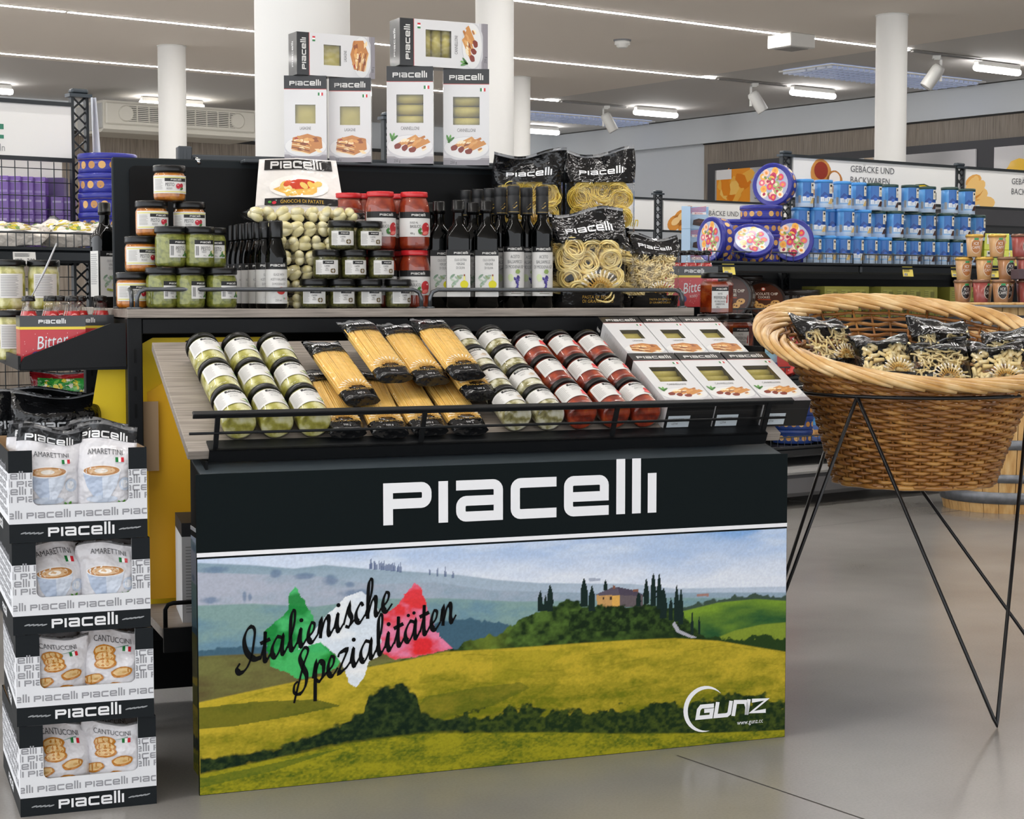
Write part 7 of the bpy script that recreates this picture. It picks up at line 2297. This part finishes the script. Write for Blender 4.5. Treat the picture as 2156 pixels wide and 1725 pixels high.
# third gondola: lilac boxes, cookie tins, candy bags
lm_ = MB().box((-.022, -.03, 0), (.022, .03, .066), C('#7a52ad'), ch=.0015)
Print().rect(-.018, .01, .018, .018, C('#9a7cc6'), 1).rect(-.015, .045, .015, .052, C('#b9a4d8'), 1).apply(lm_, map_front(-.03), 0, .0005)
lm_ = lm_.mesh('lilac_box', GLOSS)
for lv in range(4):
    for i, px in enumerate((14, 40, 66, 92, 128, 150)):
        if lv == 3 and i > 3:
            continue
        single('lilac_box', lm_, 'lilac chocolate box behind the wire mesh, %s row, %s from the frame edge' % (ORD[lv], ORD[i]), 'box', GM3 @ T(gpos(O3, px, .1), .1, 1.1555 + lv * .0665, -BA + .1), 'lilac boxes')
single('white_card', MB().box((-.13, 0, 0), (.13, .01, .09), C('#d9d6cf')).mesh('white_card', PAPER), 'pale card standing behind the lilac boxes', 'card', GM3 @ T(gpos(O3, 60, .2), .2, 1.1555 + .27, -BA))
single('card_riser', MB().box((-.13, 0, 0), (.13, .06, .2695), C('#5b4a78')).mesh('card_riser', PAPER), 'violet riser box behind the lilac boxes', 'box', GM3 @ T(gpos(O3, 60, .2), .18, 1.1555, -BA))
for i in range(5):
    stamp(CT['blue'], 'cookie_tin', 'blue butter cookie tin stacked beside the shelf post, %s from the shelf' % ORD[i], 'tin', GM3 @ T(gpos(O3, 232, -.15), -.15, 1.1555 + i * .0675, -BA + 1.2 * i), 'cookie tins on the sweets gondola')
def candy_bag(w, h, d, edge, cols, seed, label=True):
    S = bag_surface(w, h, d, seed, .0, 1.3, .1, .8)
    rg = random.Random(seed)
    pr = Print()
    pr.rect(-w * .40, h * .14, w * .40, h * .80, C(cols[0]), 1, 8)
    for i in range(90):
        pr.ell(rg.uniform(-.36, .36) * w, h * rg.uniform(.2, .76), .011, .007, C(rg.choice(cols)), 2 + .02 * i, 7, rg.random() * 3, .5, i)
    pr.rect(-w * .38, h * .06, w * .38, h * .15, C('#e8e4df'), 4.5, 6)
    mb = bag_meshes(S, w, h, 1, .5, pr, base=lambda u, v: C(edge), win=False, nu=18, nv=16)
    return [('bag_film', weld(mb), None)]
cg = candy_bag(.27, .12, .06, '#8e1c22', ['#2f8a3a', '#c9b93a', '#1f6a2c', '#e9e6d2', '#6fae4a'], 91)
cgold = candy_bag(.24, .17, .07, '#d9cfc4', ['#c9a44a', '#e9d9a8', '#8a6a2c', '#f4efe2', '#b98a3c'], 93)
cwhite = candy_bag(.25, .16, .055, '#d6cfc6', ['#e6dfd2', '#c9b93a', '#6f8a4a', '#f2eee6', '#b9a04a'], 95)
gcd = 'candy bags on the sweets gondola'
stamp(cg, 'candy_bag', 'red edged candy bag with green sweets under the side shelf', 'candy bag', GM3 @ T(gpos(O3, 150, -.36), -.36, .6365, -BA), gcd)
stamp(cgold, 'candy_bag', 'gold candy bag standing at the picture edge beside the bitter carton', 'candy bag', GM3 @ T(gpos(O3, -10, -.33), -.33, .8645, -BA + .1), gcd)
stamp(cwhite, 'candy_bag', 'cream candy bag lying flat on the upper shelf above the artichoke jars', 'candy bag', GM3 @ T(gpos(O3, 148, -.36), -.36, 1.186, -BA) @ Matrix.Rotation(-1.15, 4, 'X') @ Matrix.Translation((0, 0, -.01)), gcd)
stamp(cwhite, 'candy_bag', 'cream candy bag lying flat on the upper shelf at the picture edge', 'candy bag', GM3 @ T(gpos(O3, 20, -.35), -.35, 1.186, -BA + .1) @ Matrix.Rotation(-1.25, 4, 'X') @ Matrix.Translation((0, 0, -.01)), gcd)
# clear hang strip in front of the jars
hs_ = MB().tube([DM(-.17, .86, 0).translation + Vector((0, 0, 1.128)), DM(-.2, .86, 0).translation + Vector((0, 0, 1.06)), DM(-.243, .86, 0).translation + Vector((0, 0, .975))], [.002, .003, .001], 5)
single('hang_strip', hs_.mesh('hang_strip', mat('strip_grey', '#b9bcc0', .25)), 'thin pale plastic strip slanting across the artichoke jars', 'plastic strip')
# lower far end shelf with drinks
rpart('low_far_shelf', MB().box((1.372, .5, .46), (1.58, 1.1, .47)), POWDER)
bitter(DM(1.40, .55, .4705, 0), 'red bitter drink carton low under the end of the sloping board', 'low carton under the slope')
